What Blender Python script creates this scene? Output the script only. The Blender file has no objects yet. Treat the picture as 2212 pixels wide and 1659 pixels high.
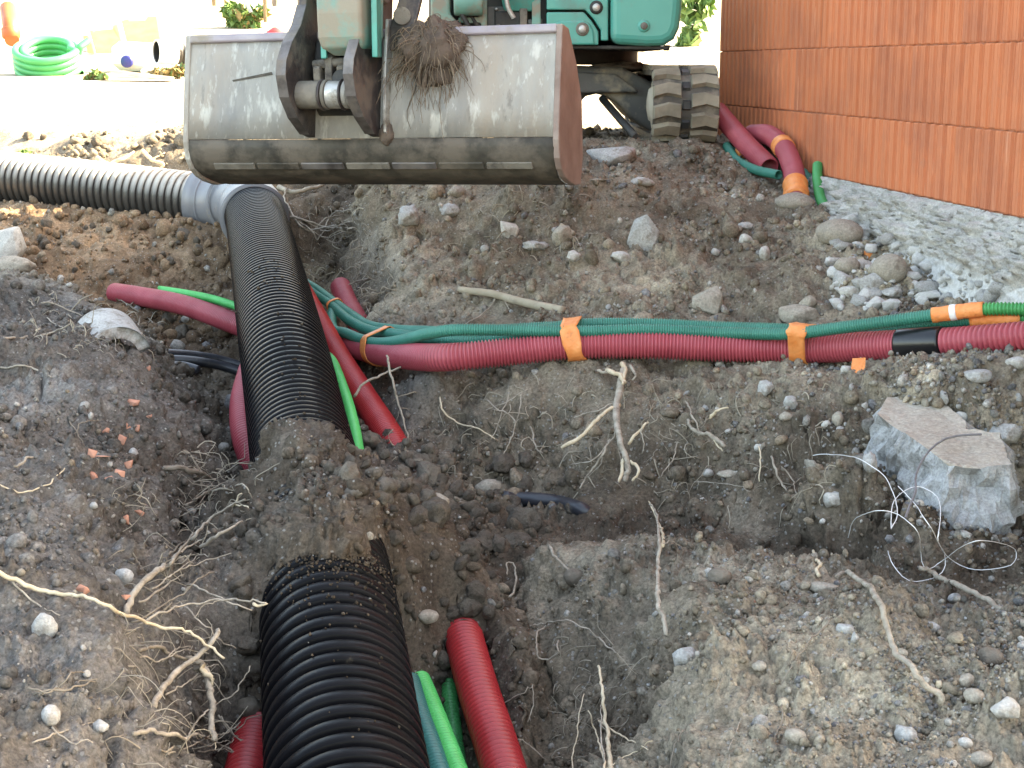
import bpy, math, random
import numpy as np
from mathutils import Vector, Matrix
from mathutils.bvhtree import BVHTree

SC = bpy.context.scene
COL = SC.collection
R = math.radians
random.seed(7)
RNG = np.random.default_rng(11)

# ------------------------------------------------------------------ camera
F = 1500.0                       # focal length in pixels of a 1024 px wide picture
PITCH = math.atan2(318.0, F)
ZC = 1.6
cam_d = bpy.data.cameras.new('camera')
cam_d.sensor_width = 36.0
cam_d.lens = F / 1024.0 * 36.0
cam_d.clip_start = 0.05
cam_d.clip_end = 2000.0
cam = bpy.data.objects.new('camera', cam_d)
COL.objects.link(cam)
cam.location = (0, 0, ZC)
cam.rotation_euler = (math.pi / 2 - PITCH, 0, 0)
SC.camera = cam

# ------------------------------------------------------------------ sky, sun, exposure
SUN_EL = R(36)
SUN_AZ = R(79)                   # measured from +Y towards +X
world = bpy.data.worlds.new('World')
SC.world = world
world.use_nodes = True
wn = world.node_tree.nodes
wl = world.node_tree.links
wn.clear()
sky = wn.new('ShaderNodeTexSky')
sky.sky_type = 'NISHITA'
sky.sun_disc = False
sky.sun_elevation = SUN_EL
sky.sun_rotation = SUN_AZ
sky.air_density = 1.0
sky.dust_density = 2.5
sky.ozone_density = 1.0
bg = wn.new('ShaderNodeBackground')
bg.inputs['Strength'].default_value = 0.15
wo = wn.new('ShaderNodeOutputWorld')
wl.new(sky.outputs[0], bg.inputs['Color'])
wl.new(bg.outputs[0], wo.inputs['Surface'])

sun_d = bpy.data.lights.new('sun', 'SUN')
sun_d.energy = 4.2
sun_d.angle = R(0.55)
sun_d.color = (1.0, 0.95, 0.86)
sun = bpy.data.objects.new('sun', sun_d)
COL.objects.link(sun)
S_DIR = Vector((math.sin(SUN_AZ) * math.cos(SUN_EL), math.cos(SUN_AZ) * math.cos(SUN_EL), math.sin(SUN_EL)))
sun.rotation_euler = S_DIR.to_track_quat('Z', 'Y').to_euler()
sun.location = (6, 8, 12)

vs = SC.view_settings
SC.display_settings.display_device = 'sRGB'
vs.view_transform = 'Standard'
vs.look = 'None'
vs.gamma = 1.0
vs.exposure = 3.15
vs.use_curve_mapping = False
vs.use_white_balance = True
vs.white_balance_temperature = 9000
vs.white_balance_tint = 8
try:
    SC.cycles.use_denoising = True
    SC.cycles.max_bounces = 8
    SC.cycles.diffuse_bounces = 4
    SC.cycles.sample_clamp_indirect = 8.0
except Exception:
    pass

# ------------------------------------------------------------------ picture coordinates -> points in the place
K = 2212.0 / 1024.0
CP, SP = math.cos(PITCH), math.sin(PITCH)
FWD = np.array((0.0, CP, -SP)); UPV = np.array((0.0, SP, CP)); RGT = np.array((1.0, 0.0, 0.0))
CAM = np.array((0.0, 0.0, ZC))


def ray(U, V):
    return FWD + RGT * ((U / K - 512.0) / F) + UPV * ((384.0 - V / K) / F)


def P(U, V, d):
    return CAM + ray(U, V) * d


def PD(U, V, drop):
    r = ray(U, V)
    return CAM + r * (drop / -r[2])


# ------------------------------------------------------------------ tagging
def tag(o, label=None, cat=None, group=None, kind=None):
    if label: o['label'] = label
    if cat: o['category'] = cat
    if group: o['group'] = group
    if kind: o['kind'] = kind
    return o


def empty(name, loc=(0, 0, 0)):
    o = bpy.data.objects.new(name, None)
    o.empty_display_size = 0.1
    COL.objects.link(o)
    o.location = loc
    return o


def link_mesh(name, me, parent=None):
    o = bpy.data.objects.new(name, me)
    COL.objects.link(o)
    if parent is not None:
        o.parent = parent
        o.matrix_parent_inverse = Matrix.Translation(-Vector(parent.location))
    return o


def mesh_np(name, verts, faces, mat=None, smooth=False, tint=None):
    """faces: int array (n,3) or (n,4)"""
    verts = np.asarray(verts, dtype=np.float32); faces = np.asarray(faces, dtype=np.int32)
    me = bpy.data.meshes.new(name)
    n, k = faces.shape
    me.vertices.add(len(verts)); me.vertices.foreach_set('co', verts.ravel())
    me.loops.add(n * k); me.loops.foreach_set('vertex_index', faces.ravel())
    me.polygons.add(n)
    me.polygons.foreach_set('loop_start', np.arange(0, n * k, k, dtype=np.int32))
    me.polygons.foreach_set('loop_total', np.full(n, k, dtype=np.int32))
    me.update(calc_edges=True)
    if smooth:
        me.polygons.foreach_set('use_smooth', np.ones(n, dtype=bool))
    if tint is not None:
        a = me.color_attributes.new('tint', 'FLOAT_COLOR', 'POINT')
        t = np.ones((len(verts), 4), dtype=np.float32); t[:, :3] = tint
        a.data.foreach_set('color', t.ravel())
    if mat is not None:
        me.materials.append(mat)
    return me


class MB:
    """collects shapes into one mesh"""
    def __init__(self):
        self.v = []; self.f = []; self.sm = []

    def add(self, verts, faces, smooth=False, M=None):
        b = len(self.v)
        for p in verts:
            p = Vector(p)
            self.v.append(tuple(M @ p) if M is not None else tuple(p))
        for f in faces:
            self.f.append(tuple(b + i for i in f)); self.sm.append(smooth)
        return self

    def box(self, c, s, M=None, bev=0.0):
        x, y, z = (k / 2 for k in s)
        if bev <= 0:
            vs_ = [(c[0] + a * x, c[1] + b * y, c[2] + e * z) for a in (-1, 1) for b in (-1, 1) for e in (-1, 1)]
            fs_ = [(0, 1, 3, 2), (4, 6, 7, 5), (0, 4, 5, 1), (2, 3, 7, 6), (0, 2, 6, 4), (1, 5, 7, 3)]
            return self.add(vs_, fs_, False, M)
        pts = []
        for (a, b) in ((1, 1), (-1, 1), (-1, -1), (1, -1)):
            for q in range(3):
                an = {(1, 1): 0, (-1, 1): 90, (-1, -1): 180, (1, -1): 270}[(a, b)] + q * 45
                pts.append((a * (x - bev) + bev * math.cos(R(an)), b * (y - bev) + bev * math.sin(R(an))))
        rings = []
        for (zz, ins) in ((-z, bev), (-z + bev, 0), (z - bev, 0), (z, bev)):
            k1 = (x - ins) / x; k2 = (y - ins) / y
            rings.append([(c[0] + p[0] * k1, c[1] + p[1] * k2, c[2] + zz) for p in pts])
        return self.loft(rings, True, True, M)

    def loft(self, rings, cap0=True, cap1=True, M=None, smooth=False, closed=True):
        n = len(rings[0]); vs_ = [p for r_ in rings for p in r_]; fs_ = []
        for i in range(len(rings) - 1):
            for j in range(n if closed else n - 1):
                j2 = (j + 1) % n
                fs_.append((i * n + j, i * n + j2, (i + 1) * n + j2, (i + 1) * n + j))
        if cap0: fs_.append(tuple(range(n - 1, -1, -1)))
        if cap1: fs_.append(tuple((len(rings) - 1) * n + j for j in range(n)))
        return self.add(vs_, fs_, smooth, M)

    def prism(self, poly, axis, t0, t1, M=None, smooth=False):
        """poly in 2D; axis 0: (y,z) swept in x, 1: (x,z) in y, 2: (x,y) in z"""
        def p3(p, t):
            return {0: (t, p[0], p[1]), 1: (p[0], t, p[1]), 2: (p[0], p[1], t)}[axis]
        return self.loft([[p3(p, t0) for p in poly], [p3(p, t1) for p in poly]], True, True, M, smooth)

    def cyl(self, a, b, r0, r1=None, n=16, M=None, cap=True):
        a = Vector(a); b = Vector(b); r1 = r0 if r1 is None else r1
        ax = (b - a).normalized(); u = ax.orthogonal().normalized(); w = ax.cross(u)
        rg = [[a.lerp(b, t) + (u * math.cos(2 * math.pi * j / n) + w * math.sin(2 * math.pi * j / n)) * r for j in range(n)] for t, r in ((0, r0), (1, r1))]
        b0 = len(self.f)
        self.loft(rg, cap, cap, M, False)
        for i in range(b0, b0 + n): self.sm[i] = True
        return self

    def lathe(self, prof, a, ax, n=24, M=None, smooth=True):
        """prof: (dist along axis, radius)"""
        a = Vector(a); ax = Vector(ax).normalized(); u = ax.orthogonal().normalized(); w = ax.cross(u)
        rg = [[a + ax * t + (u * math.cos(2 * math.pi * j / n) + w * math.sin(2 * math.pi * j / n)) * max(r, 1e-4) for j in range(n)] for t, r in prof]
        return self.loft(rg, False, False, M, smooth)

    def mesh(self, name, mat):
        me = bpy.data.meshes.new(name)
        me.from_pydata(self.v, [], self.f)
        me.polygons.foreach_set('use_smooth', self.sm)
        if mat is not None: me.materials.append(mat)
        import bmesh
        bm = bmesh.new(); bm.from_mesh(me)
        bmesh.ops.recalc_face_normals(bm, faces=bm.faces)
        bm.to_mesh(me); bm.free()
        me.update()
        return me

    def obj(self, name, mat, parent=None):
        return link_mesh(name, self.mesh(name, mat), parent)


# ------------------------------------------------------------------ numpy noise
_perm = np.random.default_rng(3).permutation(256).astype(np.int64)
_perm = np.concatenate([_perm, _perm, _perm])
_g3 = np.random.default_rng(4).normal(size=(256, 3)); _g3 /= np.linalg.norm(_g3, axis=1)[:, None]


def perlin(p):
    p = np.asarray(p, dtype=np.float64)
    i = np.floor(p).astype(np.int64); f = p - i; i &= 255
    u = f * f * f * (f * (f * 6 - 15) + 10)
    out = 0
    for dx in (0, 1):
        wx = u[:, 0] if dx else 1 - u[:, 0]
        for dy in (0, 1):
            wy = u[:, 1] if dy else 1 - u[:, 1]
            for dz in (0, 1):
                wz = u[:, 2] if dz else 1 - u[:, 2]
                h = _perm[_perm[_perm[i[:, 0] + dx] + i[:, 1] + dy] + i[:, 2] + dz]
                g = _g3[h]
                out = out + wx * wy * wz * (g[:, 0] * (f[:, 0] - dx) + g[:, 1] * (f[:, 1] - dy) + g[:, 2] * (f[:, 2] - dz))
    return out * 1.6


def fbm(p, freq, octv, gain=0.5, seed=0.0):
    p = np.asarray(p, dtype=np.float64); a = 1.0; s = 0
    for k in range(octv):
        s = s + a * perlin(p * freq + seed + 17.3 * k); a *= gain; freq *= 2.03
    return s


# ------------------------------------------------------------------ paths and tubes
def smooth_path(pts, per=14):
    pts = [np.asarray(p, float) for p in pts]
    if len(pts) == 2:
        return np.array([pts[0] + (pts[1] - pts[0]) * t for t in np.linspace(0, 1, per)])
    q = [2 * pts[0] - pts[1]] + pts + [2 * pts[-1] - pts[-2]]
    out = []
    for i in range(1, len(q) - 2):
        p0, p1, p2, p3 = q[i - 1], q[i], q[i + 1], q[i + 2]
        for t in np.linspace(0, 1, per, endpoint=False):
            out.append(0.5 * ((2 * p1) + (-p0 + p2) * t + (2 * p0 - 5 * p1 + 4 * p2 - p3) * t * t + (-p0 + 3 * p1 - 3 * p2 + p3) * t ** 3))
    out.append(pts[-1])
    return np.array(out)


def frames(path):
    n = len(path)
    T = np.gradient(path, axis=0); T /= np.linalg.norm(T, axis=1)[:, None]
    N = np.zeros_like(T)
    u = np.cross(T[0], (0.0, 0.0, 1.0))
    if np.linalg.norm(u) < 1e-3: u = np.cross(T[0], (1.0, 0.0, 0.0))
    N[0] = u / np.linalg.norm(u)
    for i in range(1, n):
        w = N[i - 1] - T[i] * np.dot(N[i - 1], T[i]); N[i] = w / np.linalg.norm(w)
    return T, N, np.cross(T, N)


def tube_arrays(path, s, r, nseg, aspect=None):
    """rings at arc length s with radius r along a dense path"""
    seg = np.linalg.norm(np.diff(path, axis=0), axis=1)
    S = np.concatenate([[0], np.cumsum(seg)])
    T, N, B = frames(path)
    def itp(A): return np.stack([np.interp(s, S, A[:, k]) for k in range(3)], 1)
    c, n_, b_ = itp(path), itp(N), itp(B)
    n_ /= np.linalg.norm(n_, axis=1)[:, None]; b_ /= np.linalg.norm(b_, axis=1)[:, None]
    a = np.linspace(0, 2 * math.pi, nseg, endpoint=False)
    r = np.asarray(r).reshape(-1, 1, 1)
    v = c[:, None] + r * (np.cos(a)[None, :, None] * n_[:, None] + np.sin(a)[None, :, None] * b_[:, None])
    m = len(s)
    i = np.arange(m - 1)[:, None] * nseg; j = np.arange(nseg)[None]
    j2 = (j + 1) % nseg
    f = np.stack([i + j, i + nseg + j, i + nseg + j2, i + j2], -1).reshape(-1, 4)
    return v.reshape(-1, 3), f


def path_len(path):
    return float(np.linalg.norm(np.diff(path, axis=0), axis=1).sum())


def ribbed(name, path, rad, pitch, prof, nseg, mat, parent=None, s0=0.0, s1=None, open0=False, open1=False, wall=0.1):
    """corrugated tube: prof = [(fraction of the pitch, radius factor)]"""
    L = path_len(path); s1 = L if s1 is None else s1
    nrib = max(1, int((s1 - s0) / pitch)); pitch = (s1 - s0) / nrib
    fr = np.array([p[0] for p in prof]); rm = np.array([p[1] for p in prof])
    s = (s0 + (np.arange(nrib)[:, None] + fr[None]) * pitch).ravel(); r = np.tile(rm, nrib) * rad
    s = np.append(s, s1); r = np.append(r, rm[0] * rad)
    rin = rad * (1 - wall)
    if open0:
        s = np.concatenate([[s0 + rad * 2.0, s0], s]); r = np.concatenate([[rin, rin], r])
    else:
        s = np.concatenate([[s0], s]); r = np.concatenate([[rad * 0.01], r])
    if open1:
        s = np.concatenate([s, [s1, s1 - rad * 2.0]]); r = np.concatenate([r, [rin, rin]])
    else:
        s = np.append(s, s1); r = np.append(r, rad * 0.01)
    v, f = tube_arrays(path, s, r, nseg)
    return link_mesh(name, mesh_np(name, v, f, mat, True), parent)


def sub_path(path, s0, s1, n=12):
    seg = np.linalg.norm(np.diff(path, axis=0), axis=1); S = np.concatenate([[0], np.cumsum(seg)])
    ss = np.linspace(s0, s1, n)
    return np.stack([np.interp(ss, S, path[:, k]) for k in range(3)], 1)


def near_s(path, U, V):
    """arc length of the place on a path that shows at picture place U, V"""
    seg = np.linalg.norm(np.diff(path, axis=0), axis=1); S = np.concatenate([[0], np.cumsum(seg)])
    rel = path - CAM; z = rel @ FWD
    u = (rel @ RGT / z * F + 512) * K; v = (384 - rel @ UPV / z * F) * K
    fine = np.linspace(0, S[-1], 1500)
    uu = np.interp(fine, S, u); vv = np.interp(fine, S, v)
    return float(fine[np.argmin((uu - U) ** 2 + (vv - V) ** 2)])
# ------------------------------------------------------------------ materials
def new_mat(name):
    m = bpy.data.materials.new(name); m.use_nodes = True
    nt = m.node_tree; nt.nodes.clear()
    out = nt.nodes.new('ShaderNodeOutputMaterial'); b = nt.nodes.new('ShaderNodeBsdfPrincipled')
    nt.links.new(b.outputs[0], out.inputs['Surface'])
    return m, nt, b


def rgba(c): return (c[0], c[1], c[2], 1.0)


def noise(nt, co, scale, detail=4.0, rough=0.55, dist=0.0):
    n = nt.nodes.new('ShaderNodeTexNoise')
    n.inputs['Scale'].default_value = scale; n.inputs['Detail'].default_value = detail
    n.inputs['Roughness'].default_value = rough; n.inputs['Distortion'].default_value = dist
    nt.links.new(co, n.inputs['Vector'])
    return n.outputs[0]


def ramp(nt, fac, p0, p1, c0=(0, 0, 0), c1=(1, 1, 1)):
    r = nt.nodes.new('ShaderNodeValToRGB')
    r.color_ramp.elements[0].position = p0; r.color_ramp.elements[1].position = p1
    r.color_ramp.elements[0].color = rgba(c0); r.color_ramp.elements[1].color = rgba(c1)
    nt.links.new(fac, r.inputs[0])
    return r.outputs[0]


def mix(nt, fac, a, b, mode='MIX'):
    m = nt.nodes.new('ShaderNodeMix'); m.data_type = 'RGBA'; m.blend_type = mode
    for sock, val in ((m.inputs[0], fac), (m.inputs[6], a), (m.inputs[7], b)):
        if isinstance(val, (int, float)): sock.default_value = val
        elif isinstance(val, tuple): sock.default_value = rgba(val)
        else: nt.links.new(val, sock)
    return m.outputs[2]


def math_n(nt, op, a, b=None):
    m = nt.nodes.new('ShaderNodeMath'); m.operation = op
    for k, val in ((0, a), (1, b)):
        if val is None: continue
        if isinstance(val, (int, float)): m.inputs[k].default_value = val
        else: nt.links.new(val, m.inputs[k])
    return m.outputs[0]


def bump(nt, b, h, strength, dist=0.01, prev=None):
    n = nt.nodes.new('ShaderNodeBump'); n.inputs['Strength'].default_value = strength; n.inputs['Distance'].default_value = dist
    nt.links.new(h, n.inputs['Height'])
    if prev is not None: nt.links.new(prev, n.inputs['Normal'])
    nt.links.new(n.outputs[0], b.inputs['Normal'])
    return n.outputs[0]


def objco(nt):
    return nt.nodes.new('ShaderNodeTexCoord').outputs['Object']


def worn(name, c1, c2, scale=6.0, rough=0.6, bs=60.0, bst=0.25, dirt=None, dscale=9.0, dcut=(0.5, 0.62), metal=0.0, spec=0.5, stretch=None, dust=None, damt=0.6, detail=5.0, dgate=(0.3, 0.7)):
    """two tones of noise, bump, patches of dirt, dust that has settled on upward faces"""
    m, nt, b = new_mat(name)
    co = objco(nt)
    if stretch:
        mp = nt.nodes.new('ShaderNodeMapping'); mp.inputs['Scale'].default_value = stretch
        nt.links.new(co, mp.inputs['Vector']); co2 = mp.outputs[0]
    else:
        co2 = co
    col = mix(nt, ramp(nt, noise(nt, co2, scale, detail), 0.35, 0.68), tuple(c1), tuple(c2))
    rg = None
    if dirt:
        fac = ramp(nt, noise(nt, co, dscale, 7.0, 0.65), dcut[0], dcut[1])
        col = mix(nt, fac, col, tuple(dirt)); rg = fac
    if dust:
        g = nt.nodes.new('ShaderNodeNewGeometry'); sx = nt.nodes.new('ShaderNodeSeparateXYZ')
        nt.links.new(g.outputs['Normal'], sx.inputs[0])
        up = ramp(nt, sx.outputs['Z'], 0.25 if damt < 1 else 0.1, 1.0 if damt < 1 else 0.6)
        fac = math_n(nt, 'MULTIPLY', math_n(nt, 'MULTIPLY', up, ramp(nt, noise(nt, co, dscale * 0.7, 5.0, 0.6), dgate[0], dgate[1])), damt)
        col = mix(nt, fac, col, tuple(dust))
    nt.links.new(col, b.inputs['Base Color'])
    b.inputs['Metallic'].default_value = metal
    b.inputs['Specular IOR Level'].default_value = spec
    if rg is not None:
        nt.links.new(ramp(nt, rg, 0.0, 1.0, (rough,) * 3, (0.92,) * 3), b.inputs['Roughness'])
    else:
        b.inputs['Roughness'].default_value = rough
    if bst > 0:
        bump(nt, b, noise(nt, co, bs, 5.0, 0.6), bst, 0.006)
    return m


def soil_material(name='soil'):
    m, nt, b = new_mat(name)
    co = objco(nt)
    at = nt.nodes.new('ShaderNodeAttribute'); at.attribute_name = 'tint'
    big = noise(nt, co, 2.3, 5.0, 0.6); mid = noise(nt, co, 14.0, 6.0, 0.65); fine = noise(nt, co, 95.0, 5.0, 0.7)
    col = mix(nt, ramp(nt, big, 0.32, 0.7), (0.68, 0.665, 0.65), (1.20, 1.17, 1.12))
    clay = noise(nt, co, 4.6, 4.0, 0.5, 0.6)
    col = mix(nt, math_n(nt, 'MULTIPLY', ramp(nt, clay, 0.60, 0.70), 0.75), col, (1.30, 1.30, 1.29))
    col = mix(nt, math_n(nt, 'MULTIPLY', ramp(nt, noise(nt, co, 6.3, 5.0, 0.6), 0.60, 0.72), 0.6), col, (0.62, 0.59, 0.56))
    col = mix(nt, 1.0, col, ramp(nt, mid, 0.3, 0.72, (0.58, 0.575, 0.57), (1.24, 1.235, 1.23)), 'MULTIPLY')
    col = mix(nt, 1.0, col, ramp(nt, fine, 0.30, 0.72, (0.46, 0.455, 0.45), (1.42, 1.41, 1.39)), 'MULTIPLY')
    col = mix(nt, 1.0, col, at.outputs['Color'], 'MULTIPLY')
    # pale mineral grains and small stones in the soil
    vo = nt.nodes.new('ShaderNodeTexVoronoi'); vo.inputs['Scale'].default_value = 85.0; nt.links.new(co, vo.inputs['Vector'])
    sp = nt.nodes.new('ShaderNodeSeparateColor'); nt.links.new(vo.outputs['Color'], sp.inputs[0])
    grain = math_n(nt, 'MULTIPLY', ramp(nt, sp.outputs[0], 0.86, 0.9), ramp(nt, vo.outputs['Distance'], 0.30, 0.44, (1, 1, 1), (0, 0, 0)))
    col = mix(nt, math_n(nt, 'MULTIPLY', grain, 0.6), col, (0.36, 0.345, 0.32))
    nt.links.new(col, b.inputs['Base Color'])
    b.inputs['Roughness'].default_value = 0.95
    b.inputs['Specular IOR Level'].default_value = 0.15
    h = math_n(nt, 'ADD', math_n(nt, 'MULTIPLY', mid, 0.5), math_n(nt, 'MULTIPLY', noise(nt, co, 170.0, 6.0, 0.75), 0.5))
    h = math_n(nt, 'ADD', h, math_n(nt, 'MULTIPLY', grain, 0.15))
    bump(nt, b, h, 1.0, 0.016)
    return m


def stone_material(name, c1, c2, scale=7.0, dirt=(0.17, 0.14, 0.11), dcut=(0.55, 0.68), bst=0.5):
    m, nt, b = new_mat(name)
    co = objco(nt)
    col = mix(nt, ramp(nt, noise(nt, co, scale, 7.0, 0.65), 0.32, 0.7), tuple(c1), tuple(c2))
    col = mix(nt, 1.0, col, ramp(nt, noise(nt, co, scale * 16, 4.0, 0.7), 0.3, 0.72, (0.68,) * 3, (1.2,) * 3), 'MULTIPLY')
    col = mix(nt, ramp(nt, noise(nt, co, scale * 1.7, 6.0, 0.65), dcut[0], dcut[1]), col, tuple(dirt))
    nt.links.new(col, b.inputs['Base Color'])
    b.inputs['Roughness'].default_value = 0.9; b.inputs['Specular IOR Level'].default_value = 0.25
    h = math_n(nt, 'ADD', noise(nt, co, scale * 4, 7.0, 0.65), math_n(nt, 'MULTIPLY', noise(nt, co, scale * 22, 4.0, 0.7), 0.4))
    bump(nt, b, h, bst, 0.015)
    return m


M = {}
M['soil'] = soil_material()
M['stone_brown'] = stone_material('brown_stone', (0.27, 0.235, 0.19), (0.40, 0.36, 0.30))
M['stone_grey'] = stone_material('grey_stone', (0.30, 0.295, 0.28), (0.46, 0.45, 0.43))
M['stone_pale'] = stone_material('pale_stone', (0.40, 0.38, 0.345), (0.56, 0.54, 0.50), dcut=(0.50, 0.70))
M['concrete'] = stone_material('broken_concrete', (0.385, 0.372, 0.345), (0.61, 0.59, 0.55), 9.0, (0.24, 0.21, 0.18), (0.56, 0.70), 0.9)
M['concrete_flat'] = stone_material('smooth_concrete', (0.45, 0.45, 0.44), (0.52, 0.52, 0.51), 4.0, (0.36, 0.34, 0.32), (0.66, 0.8), 0.15)
M['slab_top'] = stone_material('dusty_slab', (0.36, 0.31, 0.255), (0.46, 0.41, 0.345), 5.0, (0.25, 0.21, 0.17), (0.62, 0.75), 0.35)
M['clod'] = stone_material('earth_clod', (0.13, 0.105, 0.082), (0.235, 0.20, 0.16), 1.6, (0.085, 0.068, 0.054), (0.50, 0.68), 1.0)
M['clod_light'] = stone_material('dry_earth_clod', (0.20, 0.168, 0.132), (0.32, 0.275, 0.222), 1.6, (0.12, 0.098, 0.078), (0.55, 0.72), 1.0)
M['black_pipe'] = worn('black_plastic', (0.003, 0.003, 0.0038), (0.0065, 0.0065, 0.008), 5.0, 0.31, 120, 0.04, (0.06, 0.051, 0.04), 11.0, (0.66, 0.76), 0, 0.065, None, (0.07, 0.063, 0.055), 0.05)
M['left_pipe'] = worn('dusty_sunlit_black_plastic', (0.028, 0.026, 0.025), (0.05, 0.047, 0.043), 5.0, 0.42, 120, 0.05, (0.13, 0.11, 0.085), 11.0, (0.60, 0.74), 0, 0.5, None, (0.46, 0.43, 0.38), 1.0, dgate=(0.15, 0.45))  # dust on upward faces paled and strengthened to look like sun glare
M['elbow'] = worn('grey_plastic', (0.15, 0.155, 0.17), (0.19, 0.195, 0.21), 4.0, 0.38, 90, 0.04, (0.22, 0.19, 0.15), 8.0, (0.63, 0.75), 0, 0.5)
M['red'] = worn('red_plastic', (0.36, 0.055, 0.074), (0.43, 0.078, 0.10), 7.0, 0.42, 160, 0.04, (0.15, 0.11, 0.085), 17.0, (0.66, 0.76), 0, 0.45, None, (0.33, 0.16, 0.15), 0.5)
M['red_bright'] = worn('bright_red_plastic', (0.33, 0.018, 0.022), (0.40, 0.028, 0.032), 7.0, 0.38, 160, 0.04, (0.12, 0.09, 0.07), 17.0, (0.70, 0.78), 0, 0.45, None, (0.3, 0.12, 0.11), 0.15)
M['green'] = worn('dark_green_plastic', (0.019, 0.165, 0.12), (0.028, 0.215, 0.158), 8.0, 0.42, 160, 0.04, (0.14, 0.12, 0.095), 18.0, (0.68, 0.78), 0, 0.45, None, (0.10, 0.26, 0.21), 0.4)
M['green_mid'] = worn('green_plastic', (0.028, 0.25, 0.075), (0.04, 0.31, 0.10), 8.0, 0.42, 160, 0.04, None, 18.0, (0.68, 0.78), 0, 0.45)
M['green_bright'] = worn('bright_green_plastic', (0.05, 0.46, 0.12), (0.07, 0.54, 0.16), 8.0, 0.38, 160, 0.04, (0.13, 0.1, 0.08), 20.0, (0.68, 0.76), 0, 0.45)
M['teal_tube'] = worn('teal_plastic', (0.02, 0.13, 0.12), (0.026, 0.16, 0.15), 8.0, 0.42, 160, 0.04, (0.12, 0.10, 0.08), 20.0, (0.64, 0.74), 0, 0.45)
M['tape'] = worn('orange_tape', (0.80, 0.24, 0.065), (0.86, 0.32, 0.11), 22.0, 0.42, 60, 0.9, (0.50, 0.20, 0.09), 26.0, (0.60, 0.75), 0, 0.4)
M['white_tape'] = worn('white_tape', (0.72, 0.72, 0.72), (0.8, 0.8, 0.8), 20.0, 0.5, 80, 0.3)
M['sleeve'] = worn('black_sleeve', (0.008, 0.008, 0.009), (0.014, 0.014, 0.015), 5.0, 0.28, 70, 0.08, (0.10, 0.09, 0.08), 13.0, (0.68, 0.8))
M['cable'] = worn('cable_sheath', (0.018, 0.020, 0.026), (0.034, 0.036, 0.044), 6.0, 0.38, 90, 0.05, (0.15, 0.13, 0.10), 14.0, (0.6, 0.72))
M['root'] = worn('root_bark', (0.27, 0.228, 0.18), (0.43, 0.375, 0.305), 24.0, 0.9, 140, 0.7, (0.20, 0.165, 0.125), 30.0, (0.52, 0.66), 0, 0.2)
M['root_pale'] = worn('pale_root_wood', (0.52, 0.41, 0.275), (0.64, 0.55, 0.41), 30.0, 0.85, 120, 0.6, (0.36, 0.28, 0.19), 30.0, (0.56, 0.7), 0, 0.2)
M['root_dark'] = worn('dirty_root', (0.19, 0.155, 0.12), (0.28, 0.24, 0.19), 24.0, 0.92, 140, 0.7, None, 30.0, (0.52, 0.66), 0, 0.15)
M['wood'] = worn('grey_wood', (0.30, 0.25, 0.18), (0.40, 0.345, 0.265), 9.0, 0.85, 60, 0.5, (0.24, 0.20, 0.155), 12.0, (0.55, 0.7), 0, 0.2, (1.0, 1.0, 1.0))
M['rubble'] = stone_material('pale_rubble', (0.50, 0.49, 0.465), (0.70, 0.685, 0.655), 6.0, (0.33, 0.30, 0.26), (0.60, 0.74), 0.6)
M['chunk'] = stone_material('old_concrete', (0.30, 0.305, 0.31), (0.52, 0.52, 0.52), 8.0, (0.19, 0.175, 0.155), (0.50, 0.66), 0.9)
M['brick_bit'] = worn('brick_shard', (0.44, 0.20, 0.135), (0.56, 0.29, 0.21), 16.0, 0.9, 90, 0.5, (0.33, 0.25, 0.2), 18.0, (0.58, 0.72), 0, 0.2)
M['wire_white'] = worn('clear_line', (0.70, 0.70, 0.70), (0.8, 0.8, 0.8), 8.0, 0.25, 60, 0.0)
M['wire_grey'] = worn('grey_wire', (0.12, 0.12, 0.13), (0.19, 0.19, 0.2), 30.0, 0.5, 200, 0.3)


def block_material(name, k):
    m, nt, b = new_mat(name)
    oi = nt.nodes.new('ShaderNodeObjectInfo'); va = nt.nodes.new('ShaderNodeVectorMath'); va.operation = 'ADD'
    nt.links.new(objco(nt), va.inputs[0]); nt.links.new(math_n(nt, 'MULTIPLY', oi.outputs['Random'], 37.0), va.inputs[1])
    co = va.outputs[0]
    mp = nt.nodes.new('ShaderNodeMapping'); mp.inputs['Scale'].default_value = (1, 1, 0.07); nt.links.new(co, mp.inputs['Vector'])
    streak = noise(nt, mp.outputs[0], 34.0, 5.0, 0.65)
    col = mix(nt, ramp(nt, streak, 0.3, 0.72), (0.585 * k, 0.186 * k, 0.083 * k), (0.645 * k, 0.222 * k, 0.108 * k))
    col = mix(nt, ramp(nt, noise(nt, co, 2.4, 6.0, 0.6), 0.45, 0.75), col, (0.43 * k, 0.15 * k, 0.085 * k))
    pale = math_n(nt, 'MULTIPLY', ramp(nt, noise(nt, mp.outputs[0], 62.0, 3.0, 0.5), 0.66, 0.74), 0.45)
    col = mix(nt, pale, col, (0.70, 0.36, 0.23))
    col = mix(nt, math_n(nt, 'MULTIPLY', ramp(nt, noise(nt, co, 5.0, 7.0, 0.7), 0.62, 0.75), 0.35), col, (0.34, 0.22, 0.16))
    nt.links.new(col, b.inputs['Base Color']); b.inputs['Roughness'].default_value = 0.86; b.inputs['Specular IOR Level'].default_value = 0.3
    bump(nt, b, math_n(nt, 'ADD', noise(nt, mp.outputs[0], 120.0, 4.0, 0.6), noise(nt, co, 160.0, 3.0, 0.6)), 0.25, 0.006)
    return m


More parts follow.
